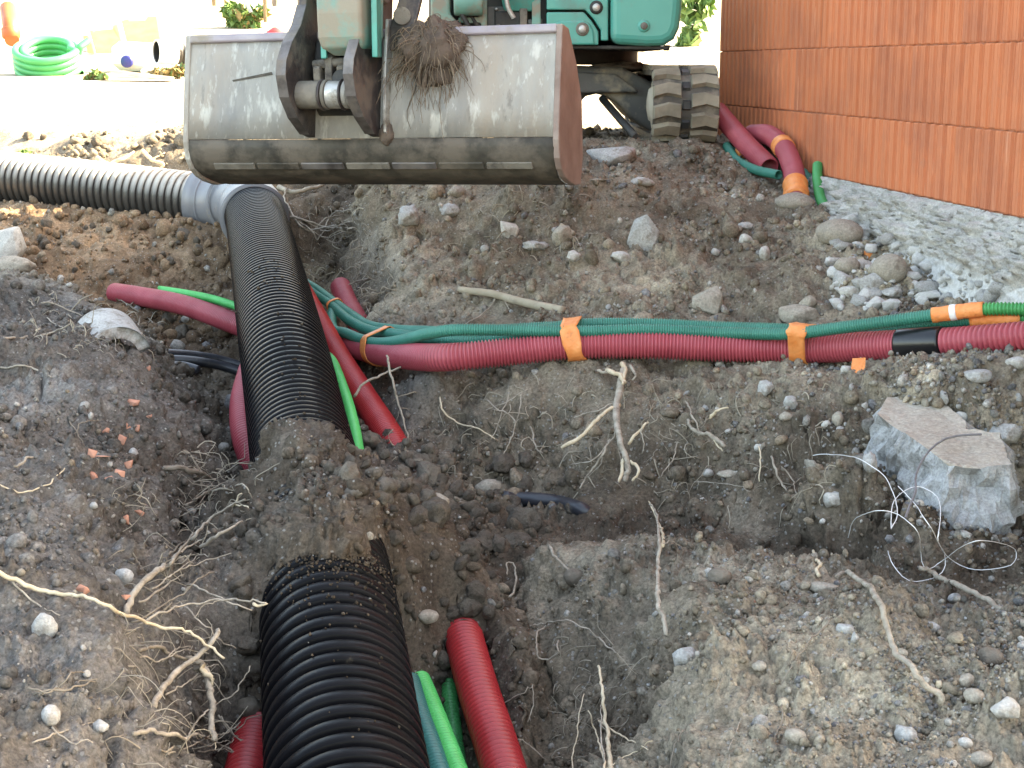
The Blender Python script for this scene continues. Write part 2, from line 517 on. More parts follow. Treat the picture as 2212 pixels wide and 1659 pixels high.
M['block'] = block_material('fired_clay_block', 1.0)
M['block_b'] = block_material('fired_clay_block_darker', 0.92)
M['joint'] = worn('clay_joint', (0.34, 0.13, 0.075), (0.42, 0.17, 0.10), 30.0, 0.95, 80, 0.4)
M['teal'] = worn('teal_machine_paint', (0.058, 0.33, 0.275), (0.07, 0.37, 0.31), 3.0, 0.33, 40, 0.04, (0.16, 0.25, 0.21), 5.0, (0.52, 0.74), 0, 0.45, None, (0.28, 0.27, 0.22), 0.5)
M['teal_old'] = worn('dusty_teal_paint', (0.12, 0.28, 0.23), (0.17, 0.36, 0.30), 7.0, 0.6, 60, 0.2, (0.26, 0.235, 0.185), 8.0, (0.42, 0.58), 0, 0.4)
M['teal_arm'] = worn('muddy_teal_paint', (0.10, 0.30, 0.26), (0.20, 0.36, 0.31), 6.0, 0.65, 60, 0.2, (0.31, 0.275, 0.215), 5.0, (0.36, 0.5), 0, 0.4)
M['bucket'] = worn('worn_bucket_steel', (0.29, 0.29, 0.28), (0.46, 0.45, 0.41), 11.0, 0.62, 45, 0.35, (0.30, 0.255, 0.20), 4.2, (0.44, 0.62), 0.12, 0.4, (1, 1, 0.30))
M['bucket_low'] = worn('muddy_shaded_bucket_steel', (0.042, 0.037, 0.030), (0.10, 0.088, 0.070), 9.0, 0.7, 45, 0.4, (0.15, 0.125, 0.10), 7.0, (0.45, 0.62), 0.1, 0.35)  # steel darkened for shade on the down-facing plate, with mud patches
M['bucket_side'] = worn('rusty_bucket_steel', (0.22, 0.155, 0.13), (0.33, 0.25, 0.215), 6.0, 0.65, 45, 0.25, (0.36, 0.30, 0.26), 4.0, (0.5, 0.65), 0.1, 0.4)
M['rim'] = worn('worn_bucket_edge', (0.30, 0.26, 0.29), (0.40, 0.355, 0.37), 8.0, 0.5, 60, 0.2, (0.34, 0.30, 0.25), 6.0, (0.5, 0.65), 0.3, 0.5)
M['steel'] = worn('shiny_worn_steel', (0.42, 0.41, 0.39), (0.55, 0.54, 0.51), 12.0, 0.4, 80, 0.2, (0.24, 0.21, 0.17), 9.0, (0.5, 0.65), 0.5, 0.5)
M['edge'] = worn('worn_plate_edge', (0.075, 0.064, 0.06), (0.22, 0.20, 0.19), 9.0, 0.5, 60, 0.3, (0.22, 0.19, 0.165), 7.0, (0.5, 0.65), 0.3, 0.5)
M['iron'] = worn('greasy_iron', (0.045, 0.036, 0.035), (0.095, 0.078, 0.075), 8.0, 0.5, 50, 0.4, (0.17, 0.14, 0.115), 8.0, (0.46, 0.62), 0.2, 0.5)
M['iron_mud'] = worn('muddy_iron', (0.14, 0.125, 0.105), (0.24, 0.215, 0.18), 10.0, 0.75, 60, 0.5, (0.07, 0.06, 0.055), 8.0, (0.52, 0.64), 0.1, 0.4)
M['dark'] = worn('dark_machinery', (0.016, 0.017, 0.017), (0.035, 0.034, 0.032), 6.0, 0.55, 60, 0.2, (0.10, 0.09, 0.075), 7.0, (0.56, 0.7))
M['frame'] = worn('muddy_track_frame', (0.075, 0.075, 0.072), (0.12, 0.115, 0.105), 5.0, 0.6, 60, 0.3, (0.27, 0.23, 0.175), 4.5, (0.5, 0.62))
M['rubber'] = worn('dusty_rubber', (0.19, 0.165, 0.125), (0.32, 0.28, 0.21), 8.0, 0.85, 70, 0.35, (0.12, 0.105, 0.085), 7.0, (0.58, 0.72), 0, 0.3)
M['rubber_dark'] = worn('track_rubber', (0.06, 0.055, 0.048), (0.13, 0.115, 0.095), 9.0, 0.8, 60, 0.4, (0.22, 0.19, 0.15), 7.0, (0.52, 0.66))
M['sprocket'] = worn('muddy_idler', (0.34, 0.30, 0.24), (0.46, 0.41, 0.33), 6.0, 0.7, 60, 0.4, (0.12, 0.10, 0.085), 6.0, (0.55, 0.68))
M['sod'] = worn('sod_earth', (0.085, 0.062, 0.048), (0.15, 0.112, 0.088), 14.0, 0.95, 90, 0.8)
M['sod_root'] = worn('sod_roots', (0.15, 0.11, 0.08), (0.26, 0.20, 0.14), 20.0, 0.95, 90, 0.0)
M['hair_root'] = worn('fine_roots', (0.26, 0.22, 0.17), (0.40, 0.35, 0.27), 3.0, 0.95, 90, 0.0)
M['leaf'] = worn('leaf_green', (0.085, 0.17, 0.045), (0.14, 0.24, 0.075), 5.0, 0.6, 60, 0.0)
M['leaf_brown'] = worn('dry_leaf', (0.20, 0.15, 0.06), (0.30, 0.22, 0.09), 5.0, 0.7, 60, 0.0)
M['stem'] = worn('bark', (0.16, 0.12, 0.08), (0.22, 0.17, 0.12), 8.0, 0.9, 60, 0.3)
M['coil'] = worn('coil_green_plastic', (0.03, 0.30, 0.10), (0.045, 0.36, 0.13), 5.0, 0.4, 60, 0.0)
M['white_plastic'] = worn('white_plastic', (0.72, 0.71, 0.68), (0.8, 0.79, 0.76), 3.0, 0.45, 40, 0.0)
M['blue_cap'] = worn('blue_plastic', (0.02, 0.025, 0.16), (0.03, 0.035, 0.2), 6.0, 0.4, 60, 0.0)
M['board'] = worn('tan_board', (0.17, 0.115, 0.055), (0.23, 0.16, 0.08), 4.0, 0.8, 50, 0.2)
M['yellow'] = worn('yellow_panel', (0.55, 0.42, 0.04), (0.65, 0.5, 0.06), 4.0, 0.6, 50, 0.0)
M['orange_pipe'] = worn('orange_plastic', (0.30, 0.075, 0.02), (0.36, 0.10, 0.03), 4.0, 0.5, 50, 0.0)
M['red_cap'] = worn('red_lid', (0.40, 0.02, 0.02), (0.48, 0.03, 0.03), 4.0, 0.4, 50, 0.0)
M['plank'] = worn('weathered_plank', (0.12, 0.095, 0.07), (0.19, 0.155, 0.12), 9.0, 0.85, 60, 0.3)
M['plaster'] = worn('pale_plaster', (0.62, 0.56, 0.42), (0.70, 0.64, 0.5), 3.0, 0.9, 60, 0.1)
M['mesh_grey'] = worn('galvanised_wire', (0.20, 0.22, 0.22), (0.3, 0.32, 0.32), 6.0, 0.5, 60, 0.0)


def bucket_material():
    m, nt, b = new_mat('scuffed_bucket_plate')
    co = objco(nt)
    mp = nt.nodes.new('ShaderNodeMapping'); mp.inputs['Scale'].default_value = (1, 1, 0.28); nt.links.new(co, mp.inputs['Vector']); st = mp.outputs[0]
    col = mix(nt, ramp(nt, noise(nt, st, 6.0, 6.0, 0.6), 0.32, 0.7), (0.255, 0.248, 0.232), (0.42, 0.405, 0.365))
    col = mix(nt, math_n(nt, 'MULTIPLY', ramp(nt, noise(nt, st, 3.3, 5.0, 0.6), 0.50, 0.66), 0.7), col, (0.36, 0.295, 0.235))
    col = mix(nt, math_n(nt, 'MULTIPLY', ramp(nt, noise(nt, st, 17.0, 5.0, 0.6), 0.56, 0.66), 0.7), col, (0.58, 0.57, 0.52))
    col = mix(nt, math_n(nt, 'MULTIPLY', ramp(nt, noise(nt, st, 44.0, 4.0, 0.6), 0.60, 0.70), 0.55), col, (0.63, 0.61, 0.57))
    col = mix(nt, math_n(nt, 'MULTIPLY', ramp(nt, noise(nt, st, 23.0, 5.0, 0.65), 0.60, 0.70), 0.6), col, (0.15, 0.135, 0.12))
    col = mix(nt, math_n(nt, 'MULTIPLY', ramp(nt, noise(nt, co, 1.7, 4.0, 0.6), 0.56, 0.70), 0.45), col, (0.22, 0.225, 0.235))
    nt.links.new(col, b.inputs['Base Color'])
    nt.links.new(ramp(nt, noise(nt, st, 9.0, 5.0, 0.6), 0.35, 0.7, (0.5,) * 3, (0.85,) * 3), b.inputs['Roughness'])
    b.inputs['Metallic'].default_value = 0.1; b.inputs['Specular IOR Level'].default_value = 0.4
    bump(nt, b, math_n(nt, 'ADD', noise(nt, st, 40.0, 5.0, 0.65), noise(nt, st, 9.0, 4.0, 0.6)), 0.35, 0.012)
    return m


M['bucket'] = bucket_material()
# ------------------------------------------------------------------ where the pipes and hoses run
PIPE_R = 0.1725
_up = [P(526, 433, 9.3), P(548, 455, 8.85), P(605, 720, 6.16), P(648, 950, 5.07), P(700, 1240, 3.93), P(746, 1640, 3.19)]
_d = _up[-1] - _up[-2]; _up.append(_up[-1] + _d * 1.4)
PATH = {}
PATH['main'] = smooth_path(_up, 40)
PATH['left'] = smooth_path([P(-420, 338, 10.25), P(-150, 366, 10.0), P(0, 383, 9.87), P(200, 405, 9.67), P(432, 432, 9.45), P(470, 438, 9.40)], 30)
PATH['red_main'] = smooth_path([P(246, 632, 8.5), P(300, 640, 8.35), P(400, 660, 8.0), P(515, 702, 7.6), P(620, 742, 7.4), P(700, 742, 7.15), P(745, 743, 6.9), P(800, 757, 6.45), P(870, 768, 6.05), P(960, 772, 5.78), P(1100, 760, 5.76),
                                P(1240, 746, 5.75), P(1400, 745, 5.73), P(1560, 751, 5.70), P(1740, 753, 5.6), P(1900, 747, 5.42), P(2040, 739, 5.25), P(2212, 726, 5.05), P(2420, 705, 4.85), P(2900, 690, 4.5), P(3500, 700, 4.2)], 16)
PATH['red_diag'] = smooth_path([P(640, 610, 7.6), P(690, 700, 6.9), P(735, 780, 6.45), P(790, 865, 6.05), P(842, 945, 5.7), P(900, 1050, 5.45)], 18)
PATH['red_stub'] = smooth_path([P(736, 620, 7.9), P(750, 655, 7.6), P(775, 700, 7.3), P(790, 735, 7.15)], 14)
PATH['red_low'] = smooth_path([P(545, 800, 5.9), P(528, 870, 5.65), P(533, 945, 5.45), P(560, 1020, 5.3)], 14)
PATH['red_corner'] = smooth_path([P(600, 1510, 3.85), P(560, 1580, 3.62), P(538, 1660, 3.42), P(520, 1780, 3.2)], 14)
PATH['red_near'] = smooth_path([P(992, 1330, 4.35), P(1008, 1400, 4.13), P(1036, 1500, 3.9), P(1075, 1620, 3.66), P(1125, 1790, 3.36)], 18)
PATH['gb_left'] = smooth_path([P(340, 625, 8.55), P(400, 634, 8.35), P(460, 646, 8.15), P(530, 668, 7.9)], 14)
PATH['gb_right'] = smooth_path([P(690, 720, 6.95), P(722, 790, 6.3), P(748, 860, 5.85), P(765, 925, 5.5), P(775, 985, 5.3)], 14)
PATH['gb_near'] = smooth_path([P(895, 1440, 4.12), P(920, 1495, 3.98), P(950, 1570, 3.8), P(985, 1660, 3.62), P(1030, 1780, 3.4)], 16)
PATH['gd_near'] = smooth_path([P(968, 1470, 4.12), P(976, 1540, 4.0), P(985, 1620, 3.86), P(996, 1700, 3.7)], 14)
PATH['teal_near'] = smooth_path([P(885, 1470, 3.98), P(905, 1540, 3.82), P(930, 1610, 3.68), P(965, 1720, 3.5)], 14)
PATH['g1'] = smooth_path([P(722, 655, 7.3), P(716, 690, 7.05), P(722, 713, 6.85), P(745, 719, 6.72), P(780, 733, 6.5), P(815, 741, 6.28), P(860, 737, 6.05), P(920, 722, 5.86), P(980, 713, 5.78), P(1080, 713, 5.76), P(1240, 716, 5.72), P(1400, 713, 5.72), P(1560, 719, 5.68),
                          P(1700, 721, 5.55), P(1800, 710, 5.45), P(1900, 697, 5.36), P(2015, 681, 5.27), P(2125, 668, 5.18), P(2230, 668, 5.1), P(2420, 668, 4.95), P(2900, 668, 4.65), P(3500, 680, 4.4)], 14)
PATH['g2'] = smooth_path([P(640, 608, 7.85), P(690, 640, 7.45), P(720, 662, 7.2), P(755, 692, 6.92), P(800, 714, 6.62), P(850, 721, 6.36), P(920, 730, 6.1), P(1000, 735, 5.98), P(1080, 730, 5.95), P(1240, 702, 5.85), P(1400, 700, 5.85), P(1560, 707, 5.78),
                          P(1700, 712, 5.66), P(1800, 722, 5.58), P(1900, 715, 5.46), P(2000, 700, 5.36), P(2100, 690, 5.25), P(2200, 687, 5.16), P(2420, 684, 4.98), P(2900, 680, 4.7), P(3500, 690, 4.4)], 14)
PATH['g3'] = smooth_path([P(635, 598, 8.0), P(680, 623, 7.6), P(720, 652, 7.27), P(765, 684, 6.97), P(800, 704, 6.75), P(860, 713, 6.45), P(930, 716, 6.2), P(1010, 720, 6.05), P(1100, 712, 5.97), P(1240, 706, 5.93), P(1500, 715, 5.9), P(1700, 727, 5.75), P(1800, 733, 5.66)], 14)
PATH['cable_a'] = smooth_path([P(290, 764, 7.05), P(350, 763, 7.1), P(430, 769, 7.2), P(500, 784, 7.25), P(590, 815, 7.2), P(680, 850, 7.0)], 12)
PATH['cable_b'] = smooth_path([P(290, 778, 7.0), P(350, 776, 7.05), P(430, 781, 7.1), P(500, 797, 7.15), P(590, 832, 7.1), P(680, 870, 6.9)], 12)
PATH['cable_c'] = smooth_path([P(290, 794, 6.95), P(340, 792, 6.98), P(390, 790, 7.02), P(430, 800, 7.0)], 10)
_unused = smooth_path([P(1095, 1078, 5.2), P(1140, 1080, 5.1), P(1200, 1086, 5.0), P(1262, 1106, 4.93), P(1290, 1125, 4.9)], 12)
PATH['wr1'] = smooth_path([P(1550, 240, 8.75), P(1575, 270, 8.55), P(1612, 312, 8.3), P(1642, 342, 8.12), P(1662, 362, 8.0)], 16)
PATH['wr2'] = smooth_path([P(1625, 290, 8.65), P(1660, 292, 8.35), P(1692, 318, 8.1), P(1712, 362, 7.85), P(1719, 408, 7.62), P(1720, 432, 7.5)], 16)
PATH['wg1'] = smooth_path([P(1570, 315, 8.5), P(1590, 345, 8.25), P(1630, 366, 8.0), P(1682, 378, 7.78)], 14)
PATH['wg2'] = smooth_path([P(1766, 356, 7.75), P(1766, 390, 7.65), P(1773, 430, 7.5), P(1790, 455, 7.35), P(1814, 468, 7.2)], 14)
PATH['wg3'] = smooth_path([P(1735, 372, 7.95), P(1748, 390, 7.85), P(1757, 410, 7.75), P(1760, 430, 7.65)], 12)
PATH['wg4'] = smooth_path([P(1572, 322, 8.55), P(1582, 326, 8.5), P(1592, 331, 8.45)], 8)

# ------------------------------------------------------------------ the ground: heights met at places of the photograph (picture place, drop under the eye, damp soil 0..1, warmth)
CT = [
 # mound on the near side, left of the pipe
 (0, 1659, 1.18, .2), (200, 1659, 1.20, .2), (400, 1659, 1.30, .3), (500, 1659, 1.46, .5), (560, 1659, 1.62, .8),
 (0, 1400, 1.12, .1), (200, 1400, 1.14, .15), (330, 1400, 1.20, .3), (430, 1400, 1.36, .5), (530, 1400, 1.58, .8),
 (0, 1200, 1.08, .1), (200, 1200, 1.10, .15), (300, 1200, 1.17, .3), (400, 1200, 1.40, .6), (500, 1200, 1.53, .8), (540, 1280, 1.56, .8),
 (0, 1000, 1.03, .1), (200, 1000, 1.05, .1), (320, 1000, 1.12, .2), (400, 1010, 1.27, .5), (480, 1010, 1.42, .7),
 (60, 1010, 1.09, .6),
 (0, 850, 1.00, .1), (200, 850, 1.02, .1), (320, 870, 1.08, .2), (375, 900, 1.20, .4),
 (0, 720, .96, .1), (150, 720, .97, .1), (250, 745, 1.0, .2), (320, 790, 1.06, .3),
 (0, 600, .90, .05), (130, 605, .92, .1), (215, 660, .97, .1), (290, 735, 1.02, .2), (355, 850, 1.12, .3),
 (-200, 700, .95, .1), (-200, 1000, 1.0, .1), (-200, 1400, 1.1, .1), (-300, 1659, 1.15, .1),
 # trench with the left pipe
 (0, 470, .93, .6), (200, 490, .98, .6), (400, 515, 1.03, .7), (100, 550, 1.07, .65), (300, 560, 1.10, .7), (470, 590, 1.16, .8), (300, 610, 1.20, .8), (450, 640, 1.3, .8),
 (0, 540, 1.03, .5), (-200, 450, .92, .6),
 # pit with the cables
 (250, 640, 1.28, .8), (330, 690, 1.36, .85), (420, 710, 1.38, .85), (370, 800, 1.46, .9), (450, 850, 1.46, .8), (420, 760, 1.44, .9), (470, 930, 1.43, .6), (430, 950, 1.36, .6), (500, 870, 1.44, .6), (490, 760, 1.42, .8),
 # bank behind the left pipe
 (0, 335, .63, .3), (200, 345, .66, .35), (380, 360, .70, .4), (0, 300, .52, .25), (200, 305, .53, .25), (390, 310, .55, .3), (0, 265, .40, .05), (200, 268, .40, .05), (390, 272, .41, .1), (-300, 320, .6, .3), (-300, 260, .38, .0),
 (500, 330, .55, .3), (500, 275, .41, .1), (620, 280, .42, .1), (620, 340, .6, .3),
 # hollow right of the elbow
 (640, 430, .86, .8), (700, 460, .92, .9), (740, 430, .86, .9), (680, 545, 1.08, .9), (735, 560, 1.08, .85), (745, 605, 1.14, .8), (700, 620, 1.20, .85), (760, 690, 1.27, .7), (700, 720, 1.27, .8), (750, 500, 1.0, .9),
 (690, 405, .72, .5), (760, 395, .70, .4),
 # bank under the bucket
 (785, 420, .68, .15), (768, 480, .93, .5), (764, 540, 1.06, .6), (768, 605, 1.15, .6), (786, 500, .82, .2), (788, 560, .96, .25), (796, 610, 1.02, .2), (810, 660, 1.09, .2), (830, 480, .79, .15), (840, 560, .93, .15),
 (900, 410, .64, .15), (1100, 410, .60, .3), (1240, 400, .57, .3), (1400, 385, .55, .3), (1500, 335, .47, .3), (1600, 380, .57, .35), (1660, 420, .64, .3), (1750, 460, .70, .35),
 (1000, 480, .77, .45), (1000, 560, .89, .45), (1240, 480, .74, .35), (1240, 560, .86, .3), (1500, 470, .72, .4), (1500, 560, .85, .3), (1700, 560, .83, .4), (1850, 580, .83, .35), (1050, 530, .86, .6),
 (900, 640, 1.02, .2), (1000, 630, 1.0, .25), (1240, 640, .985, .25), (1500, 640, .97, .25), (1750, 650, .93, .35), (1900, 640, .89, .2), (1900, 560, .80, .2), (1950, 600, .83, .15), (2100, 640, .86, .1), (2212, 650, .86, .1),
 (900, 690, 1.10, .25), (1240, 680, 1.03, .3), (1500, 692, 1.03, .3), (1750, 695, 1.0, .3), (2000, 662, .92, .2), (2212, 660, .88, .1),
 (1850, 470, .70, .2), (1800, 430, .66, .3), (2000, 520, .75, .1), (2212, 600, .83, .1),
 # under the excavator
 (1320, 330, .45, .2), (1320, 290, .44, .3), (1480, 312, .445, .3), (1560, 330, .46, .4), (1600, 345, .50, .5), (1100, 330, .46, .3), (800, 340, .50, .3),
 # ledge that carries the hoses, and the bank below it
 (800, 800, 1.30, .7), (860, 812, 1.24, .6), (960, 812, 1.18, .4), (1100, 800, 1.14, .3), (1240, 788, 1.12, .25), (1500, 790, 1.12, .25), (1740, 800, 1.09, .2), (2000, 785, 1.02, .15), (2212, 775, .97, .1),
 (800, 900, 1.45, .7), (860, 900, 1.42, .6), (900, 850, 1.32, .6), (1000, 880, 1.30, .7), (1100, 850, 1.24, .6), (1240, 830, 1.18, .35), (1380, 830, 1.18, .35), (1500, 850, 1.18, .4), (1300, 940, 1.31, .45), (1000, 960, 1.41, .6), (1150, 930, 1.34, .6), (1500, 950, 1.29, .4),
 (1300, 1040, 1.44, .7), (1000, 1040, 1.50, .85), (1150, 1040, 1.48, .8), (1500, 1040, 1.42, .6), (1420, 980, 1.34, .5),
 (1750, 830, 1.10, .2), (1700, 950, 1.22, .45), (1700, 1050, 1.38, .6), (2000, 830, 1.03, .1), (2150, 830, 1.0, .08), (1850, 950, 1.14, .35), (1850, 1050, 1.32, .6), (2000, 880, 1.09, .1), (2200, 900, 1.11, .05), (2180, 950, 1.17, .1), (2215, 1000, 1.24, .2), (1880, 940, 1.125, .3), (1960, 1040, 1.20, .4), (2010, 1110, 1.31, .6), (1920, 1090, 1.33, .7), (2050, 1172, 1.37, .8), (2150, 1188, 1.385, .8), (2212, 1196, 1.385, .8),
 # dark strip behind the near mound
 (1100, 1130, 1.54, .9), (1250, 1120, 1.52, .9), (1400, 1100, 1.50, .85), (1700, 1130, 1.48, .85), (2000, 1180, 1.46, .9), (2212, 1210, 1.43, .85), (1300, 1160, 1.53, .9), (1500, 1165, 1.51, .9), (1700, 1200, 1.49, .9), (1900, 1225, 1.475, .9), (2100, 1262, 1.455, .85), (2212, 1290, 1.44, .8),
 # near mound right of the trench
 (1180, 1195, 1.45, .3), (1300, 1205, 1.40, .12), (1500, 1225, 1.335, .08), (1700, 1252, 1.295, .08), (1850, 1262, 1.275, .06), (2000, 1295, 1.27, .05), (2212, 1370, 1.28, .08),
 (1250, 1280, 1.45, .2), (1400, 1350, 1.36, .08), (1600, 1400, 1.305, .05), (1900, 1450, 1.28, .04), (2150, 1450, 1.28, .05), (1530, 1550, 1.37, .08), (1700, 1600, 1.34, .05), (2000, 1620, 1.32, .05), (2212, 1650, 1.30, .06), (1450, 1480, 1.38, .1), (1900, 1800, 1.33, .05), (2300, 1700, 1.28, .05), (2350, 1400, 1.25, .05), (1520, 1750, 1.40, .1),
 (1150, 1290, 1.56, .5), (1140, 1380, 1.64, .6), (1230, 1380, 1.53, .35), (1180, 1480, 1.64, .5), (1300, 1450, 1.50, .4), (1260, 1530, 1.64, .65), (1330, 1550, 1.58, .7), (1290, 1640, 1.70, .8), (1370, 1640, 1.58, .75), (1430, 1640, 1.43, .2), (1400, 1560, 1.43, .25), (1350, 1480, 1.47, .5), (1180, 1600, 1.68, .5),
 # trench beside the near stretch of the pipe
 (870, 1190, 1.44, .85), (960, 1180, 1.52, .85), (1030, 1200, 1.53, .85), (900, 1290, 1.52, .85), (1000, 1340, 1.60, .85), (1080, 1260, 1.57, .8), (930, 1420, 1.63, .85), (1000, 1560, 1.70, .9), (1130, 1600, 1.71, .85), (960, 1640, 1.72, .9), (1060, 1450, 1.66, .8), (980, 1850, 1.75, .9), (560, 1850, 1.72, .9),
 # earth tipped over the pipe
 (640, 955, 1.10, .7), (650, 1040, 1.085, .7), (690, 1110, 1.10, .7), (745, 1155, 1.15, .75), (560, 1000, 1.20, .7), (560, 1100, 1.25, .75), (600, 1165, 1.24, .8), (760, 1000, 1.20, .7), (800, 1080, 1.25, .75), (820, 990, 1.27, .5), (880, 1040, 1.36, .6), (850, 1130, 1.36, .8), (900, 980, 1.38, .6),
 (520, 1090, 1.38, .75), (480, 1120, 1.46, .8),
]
cx, cm = [], []
for (U, V, dr, mo) in CT:
    cx.append(PD(U, V, dr)); cm.append(mo)
# behind the crest of the left mound, and places outside the picture
for (x, y, z, mo) in [(-1.9, 7.3, .36, .6), (-1.6, 6.9, .28, .8), (-2.4, 7.4, .45, .6), (-3.2, 7.6, .5, .4), (-4.5, 7, .6, .1), (-4.5, 4, .6, .1), (-4.5, 10.0, .9, .3), (-4, 1.5, .5, .1), (-1.5, 1.2, .42, .2), (-.5, 1.0, -.1, .8),
                      (0.1, 1.2, -.12, .8), (.9, 1.6, .2, .1), (2.2, 1.0, .28, .1), (4, 2, .4, .1), (3.0, 4.5, .6, .1), (3.5, 7, .8, .1), (3, 10, 1.1, .1), (-7, 3, .6, .1), (-7, 9, .9, .1), (6, 3, .6, .1), (6, 9, 1.0, .1), (0, -4, .2, .1), (-6, -6, .3, .1), (6, -6, .3, .1),
                      (0.3, 10.6, 1.16, .1), (1.2, 10.4, 1.16, .2), (-.6, 10.5, 1.17, .1), (-2, 11.4, 1.2, .02), (-4, 11.6, 1.22, .02), (1.6, 11.5, 1.2, .05)] + [(*P(u_, v_, d_)[:2], ZC - 1.44, .8) for u_, v_, d_ in ((2060, 1000, 4.72), (2130, 1040, 4.62), (2010, 960, 4.86), (2200, 1060, 4.6))]:
    cx.append(np.array((x, y, z))); cm.append(mo)
cx = np.array(cx); cm = np.array(cm)
_c2 = 0.07 ** 2
_D = np.sqrt(((cx[:, None, :2] - cx[None, :, :2]) ** 2).sum(-1) + _c2)
_n = len(cx)
_A = np.zeros((_n + 1, _n + 1)); _A[:_n, :_n] = _D - np.eye(_n) * 0.02; _A[_n, :_n] = 1; _A[:_n, _n] = 1
_w = np.linalg.solve(_A, np.append(cx[:, 2], 0))


def base_h(x, y):
    out = np.empty(len(x)); mo = np.empty(len(x))
    for a in range(0, len(x), 20000):
        sl = slice(a, a + 20000)
        d2 = (x[sl, None] - cx[None, :, 0]) ** 2 + (y[sl, None] - cx[None, :, 1]) ** 2
        out[sl] = np.sqrt(d2 + _c2) @ _w[:_n] + _w[_n]
        k = 1.0 / (d2 + 0.006) ** 1.6
        mo[sl] = (k @ cm) / k.sum(1)
    return out, mo


BACK_Y = np.array([-30., 10.4, 12, 16, 20, 28, 40, 60, 100, 200, 400, 800])
BACK_Z = np.array([1.17, 1.17, 1.23, 1.36, 1.52, 2.05, 3.5, 6.0, 12, 30, 70, 150])

# rows of the ground sheet: fine where the photograph looks, coarse elsewhere
_ys = [-40, -20, -8, -3, -1, 0.3, 1.2, 1.7, 2.0]
y = 2.2
while y < 11.5:
    _ys.append(y); y += 0.0025 * (y + 0.6) if y > 2.4 else 0.03
while y < 800:
    _ys.append(y); y *= 1.035
ys = np.array(_ys)
_tc = [-40, -12, -5, -2.6, -1.6, -1.1, -.8, -.62, -.5, -.45]
_tf = list(np.arange(-.42, .4201, 0.0016))
ts = np.array(_tc + _tf + [-t for t in reversed(_tc)])
nR, nC = len(ys), len(ts)
YY = np.repeat(ys, nC)
XX = np.tile(ts, nR) * np.maximum(YY + 0.6, 1.6) / 1.0
XX = XX * np.where(YY < 12, 1.0, 1.0)
H, MO = base_h(XX, YY)
w_back = np.clip((YY - 10.6) / 1.3, 0, 1)
w_side = np.clip((np.abs(XX) - 6) / 4, 0, 1) * np.clip((YY - 6) / 4, 0, 1)
wb = np.maximum(w_back, w_side)
HB = np.interp(YY, BACK_Y, BACK_Z)
H = H * (1 - wb) + HB * wb
far_low = np.clip((np.abs(XX) - 7) / 5, 0, 1) * np.clip((6 - YY) / 4, 0, 1)
H = H * (1 - far_low) + 0.45 * far_low
MO = MO * (1 - wb)
# the heap of earth that buries the middle of the big pipe
S_BURY0 = near_s(PATH['main'], 664, 1030); S_BURY1 = near_s(PATH['main'], 712, 1322)
for _c in sub_path(PATH['main'], S_BURY0 - .02, S_BURY1 + .16, 46):
    _f = (_c - PATH['main'][0])
    _q = min(1.0, float(np.linalg.norm(_c - sub_path(PATH['main'], S_BURY0 - .02, S_BURY0, 2)[0])) / 0.25, float(np.linalg.norm(_c - sub_path(PATH['main'], S_BURY1, S_BURY1 + .17, 2)[1])) / 0.22)
    _d2 = (XX - _c[0]) ** 2 + (YY - _c[1]) ** 2
    _sel = _d2 < 0.36
    _e = float(np.linalg.norm(_c - sub_path(PATH['main'], S_BURY1, S_BURY1 + .17, 2)[1]))
    _sl = 0.95 + 1.3 * max(0.0, 1 - _e / 0.42)
    _h = _c[2] + PIPE_R * (0.50 + 0.84 * _q) - np.clip(np.sqrt(_d2[_sel]) - 0.05, 0, 9) * _sl
    H[_sel] = np.maximum(H[_sel], _h)
pos = np.stack([XX, YY, H], 1)


def grid_normals(p):
    g = p.reshape(nR, nC, 3)
    n = np.cross(np.gradient(g, axis=1), np.gradient(g, axis=0)).reshape(-1, 3)
    return n / np.maximum(np.linalg.norm(n, axis=1), 1e-9)[:, None]


nrm = grid_normals(pos)
near = np.clip((13 - YY) / 2, 0, 1) * np.clip((YY - 1.0) / 1, 0, 1)
p0 = pos.copy()
lump = fbm(p0, 2.6, 3, 0.5)
clods = np.abs(fbm(p0, 8.5, 3, 0.55, 5.1))
crumb = np.abs(fbm(p0, 30.0, 3, 0.6, 9.7))
patch = np.clip(0.5 + 1.2 * fbm(p0, 3.4, 2, 0.5, 31.0), 0, 1)          # smooth scraped faces against crumbly ones
rough_z = 0.35 + 0.9 * patch
knob = 1.25 * fbm(p0, 7.0, 5, 0.64, 12.3)
disp = 0.032 * lump + rough_z * (0.024 * knob + 0.022 * (0.25 - np.abs(clods - .28)) + 0.020 * (crumb - 0.25))
smear = fbm(p0 * np.array((1.0, 1.0, 0.25)), 13.0, 3, 0.5, 77.0)
crack = np.exp(-(fbm(p0, 3.1, 3, 0.6, 55.0) / 0.055) ** 2) * np.clip(fbm(p0, 1.7, 2, .5, 88.) * 2 + .3, 0, 1)
disp = 1.2 * disp - 0.042 * crack + 0.012 * smear + 0.0045 * fbm(p0, 75.0, 2, .5, 41.)
damp = np.clip((11.2 - YY) / 1.5, 0.4, 1)
pos = pos + nrm * (disp * near * damp)[:, None]
HH = pos[:, 2].reshape(nR, nC); GX = pos[:, 0].reshape(nR, nC); GY = pos[:, 1].reshape(nR, nC)


_h_before = HH.copy()


